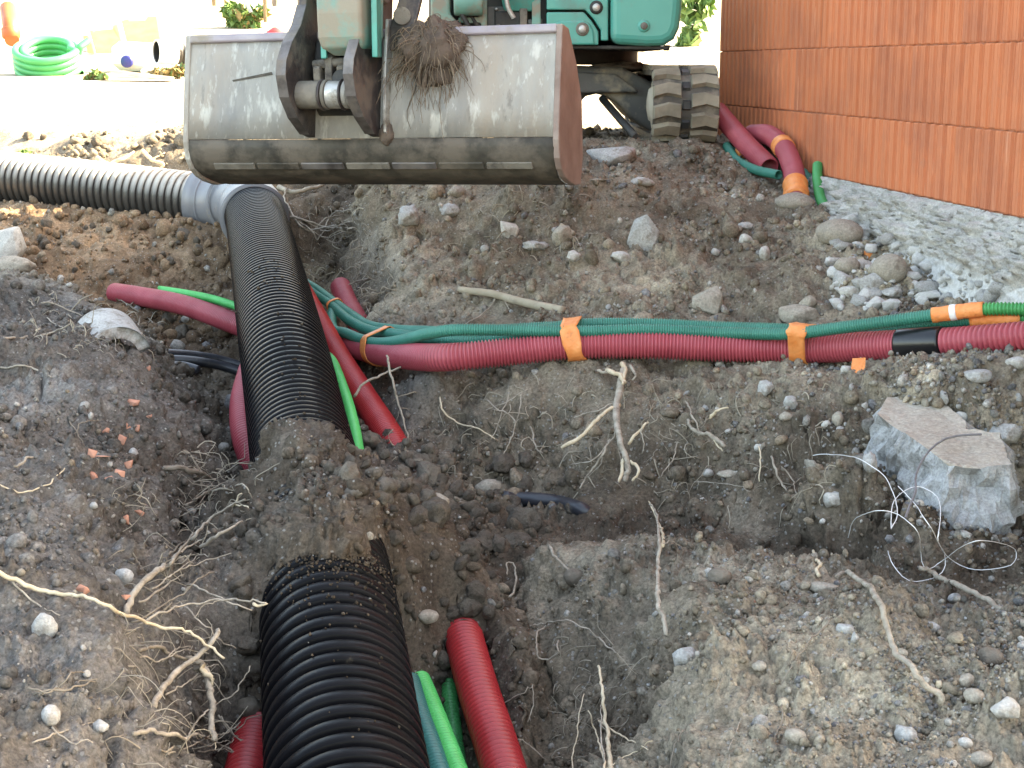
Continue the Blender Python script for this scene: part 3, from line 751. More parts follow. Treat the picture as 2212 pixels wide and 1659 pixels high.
def carve(path, r, lift=0.55, wide=1.3, s0=0.0, s1=1e9, steep=2.6, reach=3.0, slab=False):
    L = path_len(path)
    cc_ = sub_path(path, s0, min(L, s1), max(3, int((min(L, s1) - s0) / (r * 0.45))))
    tt_ = np.gradient(cc_, axis=0)[:, :2]; tt_ /= np.linalg.norm(tt_, axis=1)[:, None]
    for c, t2 in zip(cc_, tt_):
        Rr = r * wide * reach + 0.03
        r0 = np.searchsorted(ys, c[1] - Rr - 0.08); r1 = np.searchsorted(ys, c[1] + Rr + 0.08)
        den = max(c[1] + 0.6, 1.6)
        c0 = np.searchsorted(ts, (c[0] - Rr - 0.1) / den - 0.02); c1 = np.searchsorted(ts, (c[0] + Rr + 0.1) / den + 0.02)
        if r1 <= r0 or c1 <= c0: continue
        d = np.sqrt((GX[r0:r1, c0:c1] - c[0]) ** 2 + (GY[r0:r1, c0:c1] - c[1]) ** 2) / (r * wide)
        lim = c[2] - lift * r + np.clip(d - 0.75, 0, 9) * r * wide * steep
        sl = HH[r0:r1, c0:c1]
        np.copyto(sl, np.minimum(sl, lim), where=(d < reach) & ((np.abs((GX[r0:r1, c0:c1] - c[0]) * t2[0] + (GY[r0:r1, c0:c1] - c[1]) * t2[1]) < r * .5) if slab else True))


carve(PATH['main'], PIPE_R, 0.75, 1.25, 0.0, S_BURY0 - 0.30)
carve(PATH['main'], PIPE_R, 0.30, 1.10, S_BURY1 + 0.17, 1e9, 2.0, 3.0, True)
carve(PATH['left'], PIPE_R, 0.7, 1.3)
RR, RG = 0.055, 0.0238
for k_, r_, a_, b_ in (('red_main', RR, .15, 99), ('red_diag', RR, 0, near_s(PATH['red_diag'], 838, 930)), ('red_stub', RR, .05, 99), ('red_low', RR, 0, near_s(PATH['red_low'], 530, 925)), ('red_near', RR, near_s(PATH['red_near'], 1006, 1400), 99),
                       ('red_corner', RR, near_s(PATH['red_corner'], 552, 1605), 99), ('gb_left', RG, .15, 99), ('gb_right', RG, 0, near_s(PATH['gb_right'], 770, 945)), ('gb_near', RG, near_s(PATH['gb_near'], 915, 1480), 99), ('gd_near', RG, near_s(PATH['gd_near'], 972, 1505), 99),
                       ('teal_near', RG, near_s(PATH['teal_near'], 892, 1490), 99), ('g1', RG, 0, 99), ('g2', RG, 0, 99), ('g3', RG, 0, 99), ('cable_a', .022, 0, 99), ('cable_b', .022, 0, 99), ('cable_c', .022, 0, 99), 
                       ('wr1', RR, 0, 99), ('wr2', RR, 0, 99), ('wg1', RG, 0, 99), ('wg2', RG, 0, 99), ('wg3', RG, 0, 99), ('wg4', RG, 0, 99)):
    carve(PATH[k_], r_, 0.7, 1.35, a_, min(b_, path_len(PATH[k_])))
# slumped edges: the cut sides settle
_ch = np.abs(HH - _h_before) > 0.004
for _ in range(3):
    _ch[1:-1, 1:-1] |= _ch[:-2, 1:-1] | _ch[2:, 1:-1] | _ch[1:-1, :-2] | _ch[1:-1, 2:]
for _ in range(5):
    _b = HH.copy()
    _b[1:-1, 1:-1] = (HH[:-2, 1:-1] + HH[2:, 1:-1] + HH[1:-1, :-2] + HH[1:-1, 2:] + 2 * HH[1:-1, 1:-1]) / 6
    HH = np.where(_ch, _b, HH)
HH = HH + np.where(_ch, (0.012 * fbm(p0, 26.0, 3, .6, 14.)).reshape(HH.shape), 0)
pos[:, 2] = HH.ravel()
nrm = grid_normals(pos)

# soil colour: dry grey crust kept dark for shade on the left, warm brown, damp subsoil, pale far yard
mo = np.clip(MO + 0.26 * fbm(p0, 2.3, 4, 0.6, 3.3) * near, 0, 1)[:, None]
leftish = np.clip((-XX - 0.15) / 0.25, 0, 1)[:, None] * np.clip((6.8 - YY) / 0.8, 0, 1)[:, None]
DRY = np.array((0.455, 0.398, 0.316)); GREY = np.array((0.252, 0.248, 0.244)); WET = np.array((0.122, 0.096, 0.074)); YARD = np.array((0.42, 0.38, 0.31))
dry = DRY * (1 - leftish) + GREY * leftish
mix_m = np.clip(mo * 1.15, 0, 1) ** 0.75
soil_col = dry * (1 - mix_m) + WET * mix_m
red_soil = (np.clip((-XX - 1.0) / 0.8, 0, 1) * np.clip((YY - 7.2) / 0.6, 0, 1) * np.clip((9.9 - YY) / 0.3, 0, 1))[:, None]
soil_col = soil_col * (1 + red_soil * np.array((0.45, 0.24, 0.08)))
soil_col = soil_col * (1 - w_back[:, None]) + YARD * w_back[:, None]

ii = (np.arange(nR - 1)[:, None] * nC + np.arange(nC - 1)[None]).ravel()
quads = np.stack([ii, ii + 1, ii + nC + 1, ii + nC], 1)
ground = link_mesh('ground', mesh_np('ground', pos, quads, M['soil'], True, soil_col))
ground['kind'] = 'structure'

# ray casting on a lighter copy of the sheet
rs = np.arange(0, nR, 2); cs_ = np.arange(0, nC, 2)
_pg = pos.reshape(nR, nC, 3)[rs][:, cs_].reshape(-1, 3)
_a = (np.arange(len(rs) - 1)[:, None] * len(cs_) + np.arange(len(cs_) - 1)[None]).ravel(); _c = len(cs_)
BVH = BVHTree.FromPolygons(_pg.tolist(), np.stack([_a, _a + 1, _a + _c + 1, _a + _c], 1).tolist())


def hit(U, V):
    """place on the ground that shows at picture place U, V"""
    r = ray(U, V); r = r / np.linalg.norm(r)
    h = BVH.ray_cast(Vector(CAM), Vector(r))
    if h[0] is None: return None, None, None
    return np.array(h[0]), np.array(h[1]), float((np.array(h[0]) - CAM) @ FWD)


def ground_z(x, y):
    h = BVH.ray_cast(Vector((x, y, 60)), Vector((0, 0, -1)))
    return h[0].z if h[0] else 0.5
# ------------------------------------------------------------------ big corrugated pipes and the elbow
def rib_prof(depth, crest=0.55, n=3):
    e = (1 - crest) / 2
    g = 1 - crest
    return [(0.0, 1 - depth), (g * .55, 1 - depth), (g * .70, 1 - depth * .75), (g * .82, 1 - depth * .12), (g, 1.0), (g + crest * .45, 1.004), (1 - g * .30, 1.0), (1 - g * .16, 1 - depth * .12), (1 - g * .06, 1 - depth * .75)]


def hose_prof(depth):
    return [(0.0, 1 - depth * 1.5), (0.14, 1 - depth * 1.3), (0.32, 1 - depth * .1), (0.5, 1.0), (0.68, 1 - depth * .1), (0.86, 1 - depth * 1.3)]


S_SOCK = near_s(PATH['main'], 548, 470)
tag(ribbed('drain_pipe', PATH['main'], PIPE_R, 0.050, rib_prof(0.135, 0.60), 64, M['black_pipe'], None, S_SOCK - 0.15, None),
    'big black corrugated drain pipe running from the grey elbow down the trench, half buried midway', 'drain pipe', 'big corrugated drain pipes')
S_LEND = near_s(PATH['left'], 445, 434)
tag(ribbed('drain_pipe', PATH['left'], PIPE_R, 0.050, rib_prof(0.085, 0.58), 56, M['left_pipe'], None, 0.0, S_LEND),
    'sunlit dusty corrugated drain pipe coming in from the side into the grey elbow', 'drain pipe', 'big corrugated drain pipes')

el = empty('pipe_elbow', P(500, 440, 9.2))
tag(el, 'smooth grey plastic elbow fitting joining the two big corrugated pipes', 'pipe fitting')
bend = smooth_path([P(432, 432, 9.45), P(470, 437, 9.40), P(505, 438, 9.28), P(530, 442, 9.08), P(545, 455, 8.86), P(552, 476, 8.62)], 24)
_L = path_len(bend)


def sleeve_part(name, s0, s1, r0, r1, lip):
    s = np.array([s0, s0, s0 + lip, s0 + lip * 1.5, s1 - lip * .5, s1, s1]); r = np.array([r0 * .86, r0, r0, r0 * .975, r1 * .975, r1, r1 * .86])
    v, f = tube_arrays(bend, s, r, 56)
    return link_mesh(name, mesh_np(name, v, f, M['elbow'], True), el)


sb = np.linspace(_L * .22, _L * .80, 20)
v_, f_ = tube_arrays(bend, sb, np.full(20, PIPE_R * 1.03), 56)
link_mesh('bend', mesh_np('bend', v_, f_, M['elbow'], True), el)
sleeve_part('socket', 0.0, _L * .30, PIPE_R * 1.16, PIPE_R * 1.10, 0.05)
sleeve_part('socket', _L * .66, _L * .93, PIPE_R * 1.10, PIPE_R * 1.17, 0.06)
for q in (0.12, 0.345):
    v_, f_ = tube_arrays(bend, np.array([_L * q, _L * q + .004, _L * q + .022, _L * q + .026]), np.array([1.1, 1.19, 1.19, 1.1]) * PIPE_R, 56)
    link_mesh('socket_ring', mesh_np('socket_ring', v_, f_, M['elbow'], True), el)

# ------------------------------------------------------------------ cable conduits
RP, GP = 0.0135, 0.0095
red = ribbed('red_conduit', PATH['red_main'], RR, RP, hose_prof(0.10), 26, M['red'], None, 0.0, near_s(PATH['red_main'], 1950, 742))
tag(red, 'long dark red ribbed conduit lying along the foot of the bank under the green hoses', 'conduit', 'red ribbed conduits')
s_sl0, s_sl1 = near_s(PATH['red_main'], 1943, 742), near_s(PATH['red_main'], 2037, 737)
v_, f_ = tube_arrays(PATH['red_main'], np.array([s_sl0, s_sl0, s_sl0 + .008, s_sl1 - .008, s_sl1, s_sl1]), np.array([.85, 1.03, 1.06, 1.04, 1.0, .8]) * RR, 32)
link_mesh('coupling_sleeve', mesh_np('coupling_sleeve', v_, f_, M['sleeve'], True), red)
o = ribbed('joined_conduit', PATH['red_main'], RR * .94, 0.0185, hose_prof(0.12), 26, M['red'], red, s_sl1 - .02, None)
o['label'] = 'coarser ribbed pinkish red conduit beyond the black sleeve'


def conduit(key, name, label, cat, group, rad, pitch, mat, s0=0.0, s1=None, depth=0.12, nseg=20, **kw):
    o = ribbed(name, PATH[key], rad, pitch, hose_prof(depth), nseg, M[mat], None, s0, s1, **kw)
    return tag(o, label, cat, group)


G_R, G_G = 'red ribbed conduits', 'green hoses'
conduit('red_diag', 'red_conduit', 'red ribbed conduit slanting down beside the black pipe with specks of mud on it', 'conduit', G_R, RR, RP, 'red_bright')
conduit('red_stub', 'red_conduit', 'short stub of red conduit coming out of the rooty hollow behind the green hoses', 'conduit', G_R, RR, RP, 'red')
conduit('red_low', 'red_conduit', 'sliver of red conduit showing between the pit and the side of the black pipe', 'conduit', G_R, RR, RP, 'red')
conduit('red_near', 'red_conduit', 'bright red coarse ribbed conduit rising out of the crumbly trench floor', 'conduit', G_R, RR, 0.0195, 'red_bright', depth=0.17, nseg=30)
conduit('red_corner', 'red_conduit', 'dark red conduit under the lower roots on the mound side of the black pipe', 'conduit', G_R, RR, 0.0195, 'red_bright', depth=0.17, nseg=30)
conduit('gb_left', 'green_hose', 'bright green hose lying behind the red conduit across the pit', 'hose', G_G, RG * .95, GP, 'green_bright')
conduit('gb_right', 'green_hose', 'bright green hose squeezed between the black pipe and the slanting red conduit', 'hose', G_G, RG * .95, GP, 'green_bright')
conduit('gb_near', 'green_hose', 'bright lime green ribbed hose rising from the trench floor beside the black pipe', 'hose', G_G, RG * 1.15, 0.0125, 'green_bright', depth=0.14)
conduit('gd_near', 'green_hose', 'darker green hose half covered by clods between the lime hose and the red conduit', 'hose', G_G, RG * .95, 0.0125, 'green_mid', depth=0.14)
conduit('teal_near', 'teal_hose', 'teal hose pressed against the lower end of the big black pipe', 'hose', G_G, RG * 1.15, 0.0125, 'teal_tube', depth=0.12)

s_j1 = near_s(PATH['g1'], 2015, 681); s_j2 = near_s(PATH['g1'], 2125, 668)
g1 = ribbed('green_hose', PATH['g1'], RG, GP, hose_prof(0.11), 12, M['green'], None, 0.0, s_j1 + .01)
tag(g1, 'foremost dark green hose, kinked at one end, white band on its taped joint', 'hose', G_G)
s_k1 = near_s(PATH['g2'], 2100, 692); s_k2 = near_s(PATH['g2'], 2208, 688)
g2 = ribbed('green_hose', PATH['g2'], RG, GP, hose_prof(0.11), 12, M['green'], None, 0.0, s_k1 + .01)
tag(g2, 'dark green hose whose all-orange taped joint lies beside the black sleeve', 'hose', G_G)
conduit('g3', 'green_hose', 'dark green hose at the back of the bundle, rising behind the big black pipe', 'hose', G_G, RG, GP, 'green', nseg=12)


def wrap(name, path, s0, s1, rad, mat, parent, n=26, wob=0.05):
    k = max(4, int((s1 - s0) / 0.012)); s = np.linspace(s0, s1, k)
    r = rad * (1 + wob * np.array([math.sin(i * 2.1) + math.sin(i * 1.3 + 1) for i in range(k)]) * .5)
    s = np.concatenate([[s0], s, [s1]]); r = np.concatenate([[rad * .8], r, [rad * .8]])
    v, f = tube_arrays(path, s, r, n)
    return link_mesh(name, mesh_np(name, v, f, mat, True), parent)


wrap('joint_tape', PATH['g1'], s_j1, s_j2, RG * 1.13, M['tape'], g1)
s_w = s_j1 + (s_j2 - s_j1) * .36
wrap('white_band', PATH['g1'], s_w, s_w + .022, RG * 1.2, M['white_tape'], g1, wob=0.02)
o = ribbed('joined_hose', PATH['g1'], RG, 0.0125, hose_prof(0.14), 18, M['green_mid'], g1, s_j2 - .01, None); o['label'] = 'lighter green hose joined on with tape'
wrap('joint_tape', PATH['g2'], s_k1, s_k2, RG * 1.13, M['tape'], g2)
o = ribbed('joined_hose', PATH['g2'], RG, 0.0125, hose_prof(0.14), 18, M['green_mid'], g2, s_k2 - .01, None); o['label'] = 'lighter green hose joined on with tape'


# tape straps round the bundle: a ribbon that follows the outline of the hoses it ties
def strap(name, keys, U, Vc, width, label, Umid=None, thick=0.003, lean=0.0):
    cen = []
    for k, rad in keys:
        s = near_s(PATH[k], U, Vc); c = sub_path(PATH[k], s, s + .001, 2)[0]; t = sub_path(PATH[k], s - .02, s + .02, 2)
        cen.append((c, rad)); T = t[1] - t[0]
    T = T / np.linalg.norm(T)
    up = np.array((0, 0, 1.0)); up = up - T * (up @ T); up /= np.linalg.norm(up); sd = np.cross(T, up)
    o0 = cen[0][0]
    pts2 = []
    for c, rad in cen:
        q = ((c - o0) @ sd, (c - o0) @ up)
        for a in np.linspace(0, 2 * math.pi, 26, endpoint=False):
            pts2.append((q[0] + math.cos(a) * (rad + .006), q[1] + math.sin(a) * (rad + .006)))
    pts2 = sorted(set(pts2))

    def half(ps):
        h = []
        for p in ps:
            while len(h) >= 2 and (h[-1][0] - h[-2][0]) * (p[1] - h[-2][1]) - (h[-1][1] - h[-2][1]) * (p[0] - h[-2][0]) <= 0: h.pop()
            h.append(p)
        return h
    hull = half(pts2)[:-1] + half(pts2[::-1])[:-1]
    n = len(hull); vs_, fs_ = [], []
    cols = 6
    for j in range(cols + 1):
        w = (j / cols - .5) * width
        for i, (a, b) in enumerate(hull):
            wv = w * (1 + .12 * math.sin(i * .9)) + lean * b
            k = 1 + .020 * math.sin(i * 1.7 + j * 2.3) + .014 * math.sin(i * .6 - j * 1.1)
            vs_.append(o0 + sd * a * k + up * b * k + T * wv)
    for j in range(cols):
        for i in range(n):
            i2 = (i + 1) % n
            fs_.append((j * n + i, j * n + i2, (j + 1) * n + i2, (j + 1) * n + i))
    me = mesh_np(name, np.array(vs_), np.array(fs_), M['tape'], True)
    o = link_mesh(name, me)
    md = o.modifiers.new('thick', 'SOLIDIFY'); md.thickness = thick; md.offset = 1
    return tag(o, label, 'tape', 'orange tape straps round the hose bundle')


BN = [('red_main', RR), ('g1', RG), ('g2', RG)]
strap('orange_tape', BN, 815, 745, .060, 'orange tape strap beside the kinked green end, slanting round the bundle', lean=-.35)
strap('orange_tape', BN, 1240, 725, .066, 'crinkled orange tape strap round the middle of the hose bundle above the split root', lean=-.12)
strap('orange_tape', BN, 1732, 745, .070, 'wide smooth orange tape strap round the bundle beside the black sleeve')
strap('orange_tape', [('g2', RG), ('g3', RG)], 719, 660, .022, 'thin orange tape tying two green hoses near the black pipe')

# loose flag of tape under the red conduit
h_, n_, d_ = hit(1853, 800)
mb = MB()
_t = P(1842, 776, 5.38); _t2 = P(1870, 774, 5.36); _b = P(1868, 806, 5.30); _b2 = P(1850, 807, 5.31); _b3 = P(1839, 797, 5.33)
fl = [_t, _t2, _b, _b2, _b3]
mb.loft([[tuple(p) for p in fl], [tuple(p + np.array((0, .006, .002))) for p in fl]])
tag(mb.obj('tape_flag', M['tape']), 'torn end of orange tape sticking out below the red conduit', 'tape')

# cables out of the broken concrete pipe
for k_, lab in (('cable_a', 'upper of the thick dark cables leaving the broken concrete pipe'), ('cable_b', 'middle thick dark cable crossing the pit under the black pipe'), ('cable_c', 'lowest short dark cable at the mouth of the broken concrete pipe')):
    s_ = np.linspace(0, path_len(PATH[k_]), 60)
    r_ = np.full(60, .022); r_[0] = r_[-1] = .001
    v_, f_ = tube_arrays(PATH[k_], s_, r_, 14)
    tag(link_mesh('power_cable', mesh_np('power_cable', v_, f_, M['cable'], True)), lab, 'cable', 'dark cables from the broken concrete pipe')
_cs = smooth_path([P(u, v, hit(u, v)[2] - l) for u, v, l in ((1085, 1076, -.05), (1115, 1078, .0), (1160, 1080, .02), (1210, 1087, .02), (1250, 1099, .01), (1285, 1116, -.05))], 12)
PATH['cable_stub'] = _cs
s_ = np.linspace(0, path_len(PATH['cable_stub']), 50)
r_ = np.full(50, .027); r_[0] = r_[-1] = .001
v_, f_ = tube_arrays(PATH['cable_stub'], s_, r_, 16)
tag(link_mesh('power_cable', mesh_np('power_cable', v_, f_, M['cable'], True)), 'thick dark cable stub showing through the damp earth below the split root', 'cable')

# ------------------------------------------------------------------ loose conduit ends by the brick wall
w1 = conduit('wr1', 'red_conduit', 'dusty purple red conduit with an open end, between the track and the brick wall', 'conduit', 'loose conduit ends by the wall', RR * 1.02, RP, 'red', open1=True, open0=True)
w2 = conduit('wr2', 'red_conduit', 'arched red conduit by the brick wall with its end wrapped in orange tape', 'conduit', 'loose conduit ends by the wall', RR * 1.02, RP, 'red')
s_ = near_s(PATH['wr2'], 1692, 318)
wrap('tape_band', PATH['wr2'], s_ - .035, s_ + .035, RR * 1.1, M['tape'], w2, wob=.02)
s_ = near_s(PATH['wr2'], 1718, 398)
wrap('end_tape', PATH['wr2'], s_, path_len(PATH['wr2']) + .001, RR * 1.12, M['tape'], w2, wob=.09)
conduit('wg1', 'green_hose', 'dark green hose with an open end lying below the dusty red conduit', 'hose', 'loose conduit ends by the wall', RG * 1.05, GP, 'green', open1=True)
conduit('wg2', 'green_hose', 'green hose standing up against the brick wall and bending out over the stones', 'hose', 'loose conduit ends by the wall', RG * 1.1, GP, 'green_mid', depth=0.06, open1=True)
conduit('wg3', 'green_hose', 'piece of dark green hose behind the taped red conduit end', 'hose', 'loose conduit ends by the wall', RG, GP, 'green')
w4 = conduit('wg4', 'green_hose', 'short dark green hose end beside the track with a round orange taped cap', 'hose', 'loose conduit ends by the wall', RG * 1.05, GP, 'green')
mb = MB(); c4 = P(1604, 328, 8.35)
mb.lathe([(0, .001), (0, .034), (.012, .04), (.05, .042), (.075, .036), (.082, .001)], c4 + np.array((0, .06, 0)), (0.15, -1, -.1), 18)
mb.obj('orange_cap', M['tape'], w4)
# ------------------------------------------------------------------ the brick house
CH = 0.33                                                     # height of a course of blocks
WA = P(1553, 235, 9.63)[:2]; WB = P(2212, 300, 5.56)[:2]
wd = (WB - WA) / np.linalg.norm(WB - WA)                       # along the wall, towards the viewer
wn_ = np.array((wd[1], -wd[0]))                                # outward
if wn_[0] > 0: wn_ = -wn_
Z_C2 = ZC - 0.241                                              # joint under the third course
Z_BOT = Z_C2 - CH * 0.955
HOUSE_TOP = ZC + 4.9
house = empty('brick_house', (WA[0] + 1.5, WA[1] - 2, Z_BOT))
tag(house, 'unfinished house wall of big fluted orange clay blocks on a rough concrete footing', 'house')


def wpt(s, out=0.0, z=0.0):
    q = WA + wd * s + wn_ * out
    return (q[0], q[1], z)


BL = 0.80
L_WALL = 7.0
rng = np.random.default_rng(5)


def block_mesh(name, L, h, mat, seed, notch=False):
    rg = np.random.default_rng(seed)
    n = max(2, int(round(L / 0.089))); p = L / n
    prof = []
    for i in range(n):
        x = i * p; dpt = -0.0105 if i % 2 else -0.008
        if i == 0: prof += [(x + .0004, -.002)]
        prof += [(x + p * .05, 0.0), (x + p * .30, 0.0), (x + p * .33, -.003), (x + p * .36, 0.0), (x + p * .52, 0.0), (x + p * .57, dpt), (x + p * .74, dpt), (x + p * .77, dpt * .6), (x + p * .80, dpt), (x + p * (.97 if i < n - 1 else .95), dpt)]
    prof += [(L - .0004, -.009)]
    m = len(prof); vs_, fs_ = [], []
    zt = [0.0, 0.006, h - 0.006, h]
    jt = rg.normal(0, .0012, (4, m)); jt[1:3] *= .2
    for k, z in enumerate(zt):
        for i, (x, y_) in enumerate(prof):
            vs_.append((x, y_ - (0.003 if k in (0, 3) else 0) , z + jt[k][i] - (0.001 if k == 3 else 0) + (.001 if k == 0 else 0)))
    for z in (0.0, h):
        vs_ += [(0.0012, -.16, z), (L - .0012, -.16, z)]
    for k in range(3):
        for i in range(m - 1):
            fs_.append((k * m + i, (k + 1) * m + i, (k + 1) * m + i + 1, k * m + i + 1))
    b0 = 4 * m
    fs_ += [tuple(range(m)) + (b0 + 1, b0), tuple(range(4 * m - 1, 3 * m - 1, -1)) + (b0 + 2, b0 + 3)]
    fs_ += [(0, b0, b0 + 2, 3 * m, 2 * m, m), (m - 1, 2 * m - 1, 3 * m - 1, 4 * m - 1, b0 + 3, b0 + 1)]
    me = bpy.data.meshes.new(name); me.from_pydata(vs_, [], fs_); me.materials.append(mat); me.update()
    return me


GAP = 0.004
blk = [block_mesh('block', BL, CH - GAP, M['block' if k % 2 else 'block_b'], 20 + k) for k in range(5)]
# local frame of the wall: x along, y outward, z up
WM = Matrix(((wd[0], wn_[0], 0), (wd[1], wn_[1], 0), (0, 0, 1))).to_4x4()
flip = (Matrix(((wd[0], wn_[0], 0), (wd[1], wn_[1], 0), (0, 0, 1))).determinant() < 0)
if flip:
    for me in blk: me.flip_normals()
for row in range(-3, 2):                                      # row 1 stands on the footing
    z0 = Z_C2 - row * CH if row < 1 else Z_BOT
    off = (0.5 if row % 2 else 0.12) * BL
    s = -off
    while s < L_WALL:
        a = max(s, -0.02)
        if a == s:
            me = blk[rng.integers(0, 5)]
        else:
            me = block_mesh('block', s + BL - a - .0, CH - GAP, M['block'], 77)
            if flip: me.flip_normals()
        o = bpy.data.objects.new('block', me); COL.objects.link(o)
        q = wpt(a + .0005, float(rng.normal(0, .0009)), z0 + GAP * .5 + float(rng.normal(0, .0008)))
        o.parent = house
        o.matrix_parent_inverse = Matrix.Translation(-Vector(house.location))
        o.matrix_basis = Matrix.Translation(Vector(q)) @ WM @ Matrix.Scale((CH - GAP if row < 1 else Z_C2 - Z_BOT - GAP) / (CH - GAP), 4, (0, 0, 1)) @ Matrix.Rotation(float(rng.normal(0, .002)), 4, 'Z')
        s += BL

# core behind the joints, the side that turns away, and the storey above the picture
c_back = P(1553, 235, 10.12)[:2] + np.array((0.06, 0.0))  # unseen back corner, placed to set the edge of the house shadow
fr = WA + wd * L_WALL
outline = [WA - wn_ * .013 + wd * .0, fr - wn_ * .013, fr + np.array((4.5, -.3)), np.array((c_back[0] + 5.0, c_back[1] + .8)), c_back, WA - wn_ * .02 + np.array((.06, .25))]
mb = MB(); mb.prism([tuple(p) for p in outline], 2, Z_BOT - .02, Z_C2 + 3 * CH + .0)
mb.obj('wall_core', M['joint'], house)
outline2 = [WA + wn_ * .0, fr, fr + np.array((4.5, -.3)), np.array((c_back[0] + 5.0, c_back[1] + .8)), c_back, WA + np.array((.06, .25))]
mb = MB(); mb.prism([tuple(p) for p in outline2], 2, Z_C2 + 4 * CH, HOUSE_TOP)
mb.obj('upper_wall', M['block'], house)
mb = MB(); mb.prism([tuple(p) for p in outline2], 2, Z_C2 + 3 * CH + .003, Z_C2 + 4 * CH - .003)
mb.obj('wall_core', M['block_b'], house)
# the end that turns away from the viewer is laid in blocks as well
e0 = WA + np.array((.005, .01)); e1 = c_back
ed = (e1 - e0) / np.linalg.norm(e1 - e0)
mb = MB()
for row in range(-2, 2):
    zz0 = Z_C2 - row * CH if row < 1 else Z_BOT
    t = 0.0
    while t < np.linalg.norm(e1 - e0) - .3:
        a = e0 + ed * (t + .002); b = e0 + ed * (t + BL - .002); nn = np.array((-ed[1], ed[0]))
        mb.prism([tuple(a + nn * .004), tuple(b + nn * .004), tuple(b - nn * .1), tuple(a - nn * .1)], 2, zz0 + .003, zz0 + CH - .003)
        t += BL
mb.obj('end_blocks', M['block'], house)

# footing: a rough concrete strip that spreads downwards, with a smooth cast patch
NS, NV = 420, 70
sa = np.linspace(0.6, L_WALL, NS); va = np.linspace(0, 1, NV)
S2, V2 = np.meshgrid(sa, va, indexing='ij')
zz = Z_BOT + .004 - V2 * 0.50
shelf = 0.030 + 0.10 * np.clip(V2 / .30, 0, 1) ** 1.5 + 0.10 * np.clip((V2 - .3) / .7, 0, 1)
q3 = np.stack([S2, zz * 1.0, V2], -1).reshape(-1, 3)
rgh = fbm(q3 * np.array((1, 1, 0.3)), 4.0, 3, .55, 2.2) * .05 + np.abs(fbm(q3 * np.array((1, 1.5, .3)), 12.0, 4, .65, 8.8)) * .065 + fbm(q3, 45.0, 2, .5, 1.1) * .012
flat = np.clip((S2 - 3.35) / .25, 0, 1) * np.clip((V2 - .36) / .1, 0, 1) * np.clip((.80 - V2) / .05, 0, 1)
flat = flat * np.clip(1.4 - np.abs(fbm(q3, 3.0, 2, .5, 50.)).reshape(S2.shape) * 1.2, 0, 1)
out = shelf + rgh.reshape(S2.shape) * (1 - flat * .93) * np.clip(V2 * 12, .25, 1) - .02 * (V2 < .03)
vx = WA[0] + wd[0] * S2 + wn_[0] * out; vy = WA[1] + wd[1] * S2 + wn_[1] * out
fv = np.stack([vx, vy, zz + rgh.reshape(S2.shape) * .25 * (1 - flat) * (V2 > .02)], -1).reshape(-1, 3)
ii_ = (np.arange(NS - 1)[:, None] * NV + np.arange(NV - 1)[None]).ravel()
fq = np.stack([ii_, ii_ + NV, ii_ + NV + 1, ii_ + 1], 1)
keep = (flat.reshape(-1)[fq].mean(1) > .5)
me = mesh_np('footing', fv, fq, M['concrete'], True)
me.materials.append(M['concrete_flat'])
me.polygons.foreach_set('material_index', keep.astype(np.int32))
fo = link_mesh('footing', me, house)
mb = MB(); mb.prism([tuple(WA + wd * .6 - wn_ * .2), tuple(WA + wd * .6 + wn_ * .02), tuple(WA + wd * L_WALL + wn_ * .02), tuple(WA + wd * L_WALL - wn_ * .2)], 2, Z_BOT - .45, Z_BOT - .006)
mb.obj('footing_core', M['concrete'], house)
# ------------------------------------------------------------------ the excavator
def XZ(U, V, y):
    r = ray(U, V); t = y / r[1]
    return (r[0] * t, ZC + r[2] * t)


ex = empty('excavator', (0.25, 9.4, ZC - .44))
tag(ex, 'dusty teal mini excavator with rubber tracks, its wide grading bucket lowered over the trench', 'excavator')


def bev(o, w=0.01, n=2, ang=35):
    md = o.modifiers.new('bevel', 'BEVEL'); md.width = w; md.segments = n; md.limit_method = 'ANGLE'; md.angle_limit = R(ang)
    return o


def panel(name, uv, y, y2, mat, bw=.012, bn=2, par=None):
    mb = MB(); mb.prism([XZ(u, v, y) for u, v in uv], 1, y, y2)
    return bev(mb.obj(name, M[mat], par or ex), bw, bn)


# --- bucket, built in its own frame: x along its width, y away from the viewer, z up its back plate
def PY(U, V, y):
    r = ray(U, V); return Vector(CAM + r * (y / r[1]))


Lt, Rt = PY(413, 87, 6.47), PY(1224, 62, 5.97); Lb, Rb = PY(394, 306, 6.40), PY(1208, 303, 5.91)
ba = (Rt - Lt).normalized(); bz = ((Lt + Rt) - (Lb + Rb)).normalized(); bz = (bz - ba * bz.dot(ba)).normalized(); bb = bz.cross(ba)
bo = (Lb + Rb) / 2
BM = Matrix((ba, bb, bz)).transposed().to_4x4(); BM.translation = bo
BW = (Rt - Lt).length; BH = ((Lt + Rt) / 2 - bo).length
bk = empty('bucket', bo); bk.parent = ex; bk.matrix_parent_inverse = Matrix.Translation(-Vector(ex.location))


def bpart(mb, name, mat, bw=0.0, bn=2):
    me = mb.mesh(name, M[mat]); me.transform(BM)
    o = bpy.data.objects.new(name, me); COL.objects.link(o); o.parent = bk; o.matrix_parent_inverse = Matrix.Translation(-Vector(ex.location)) @ Matrix.Identity(4)
    o.matrix_parent_inverse = (Matrix.Translation(Vector(bo))).inverted()
    if bw: bev(o, bw, bn)
    return o


hw = BW / 2
NX = 60


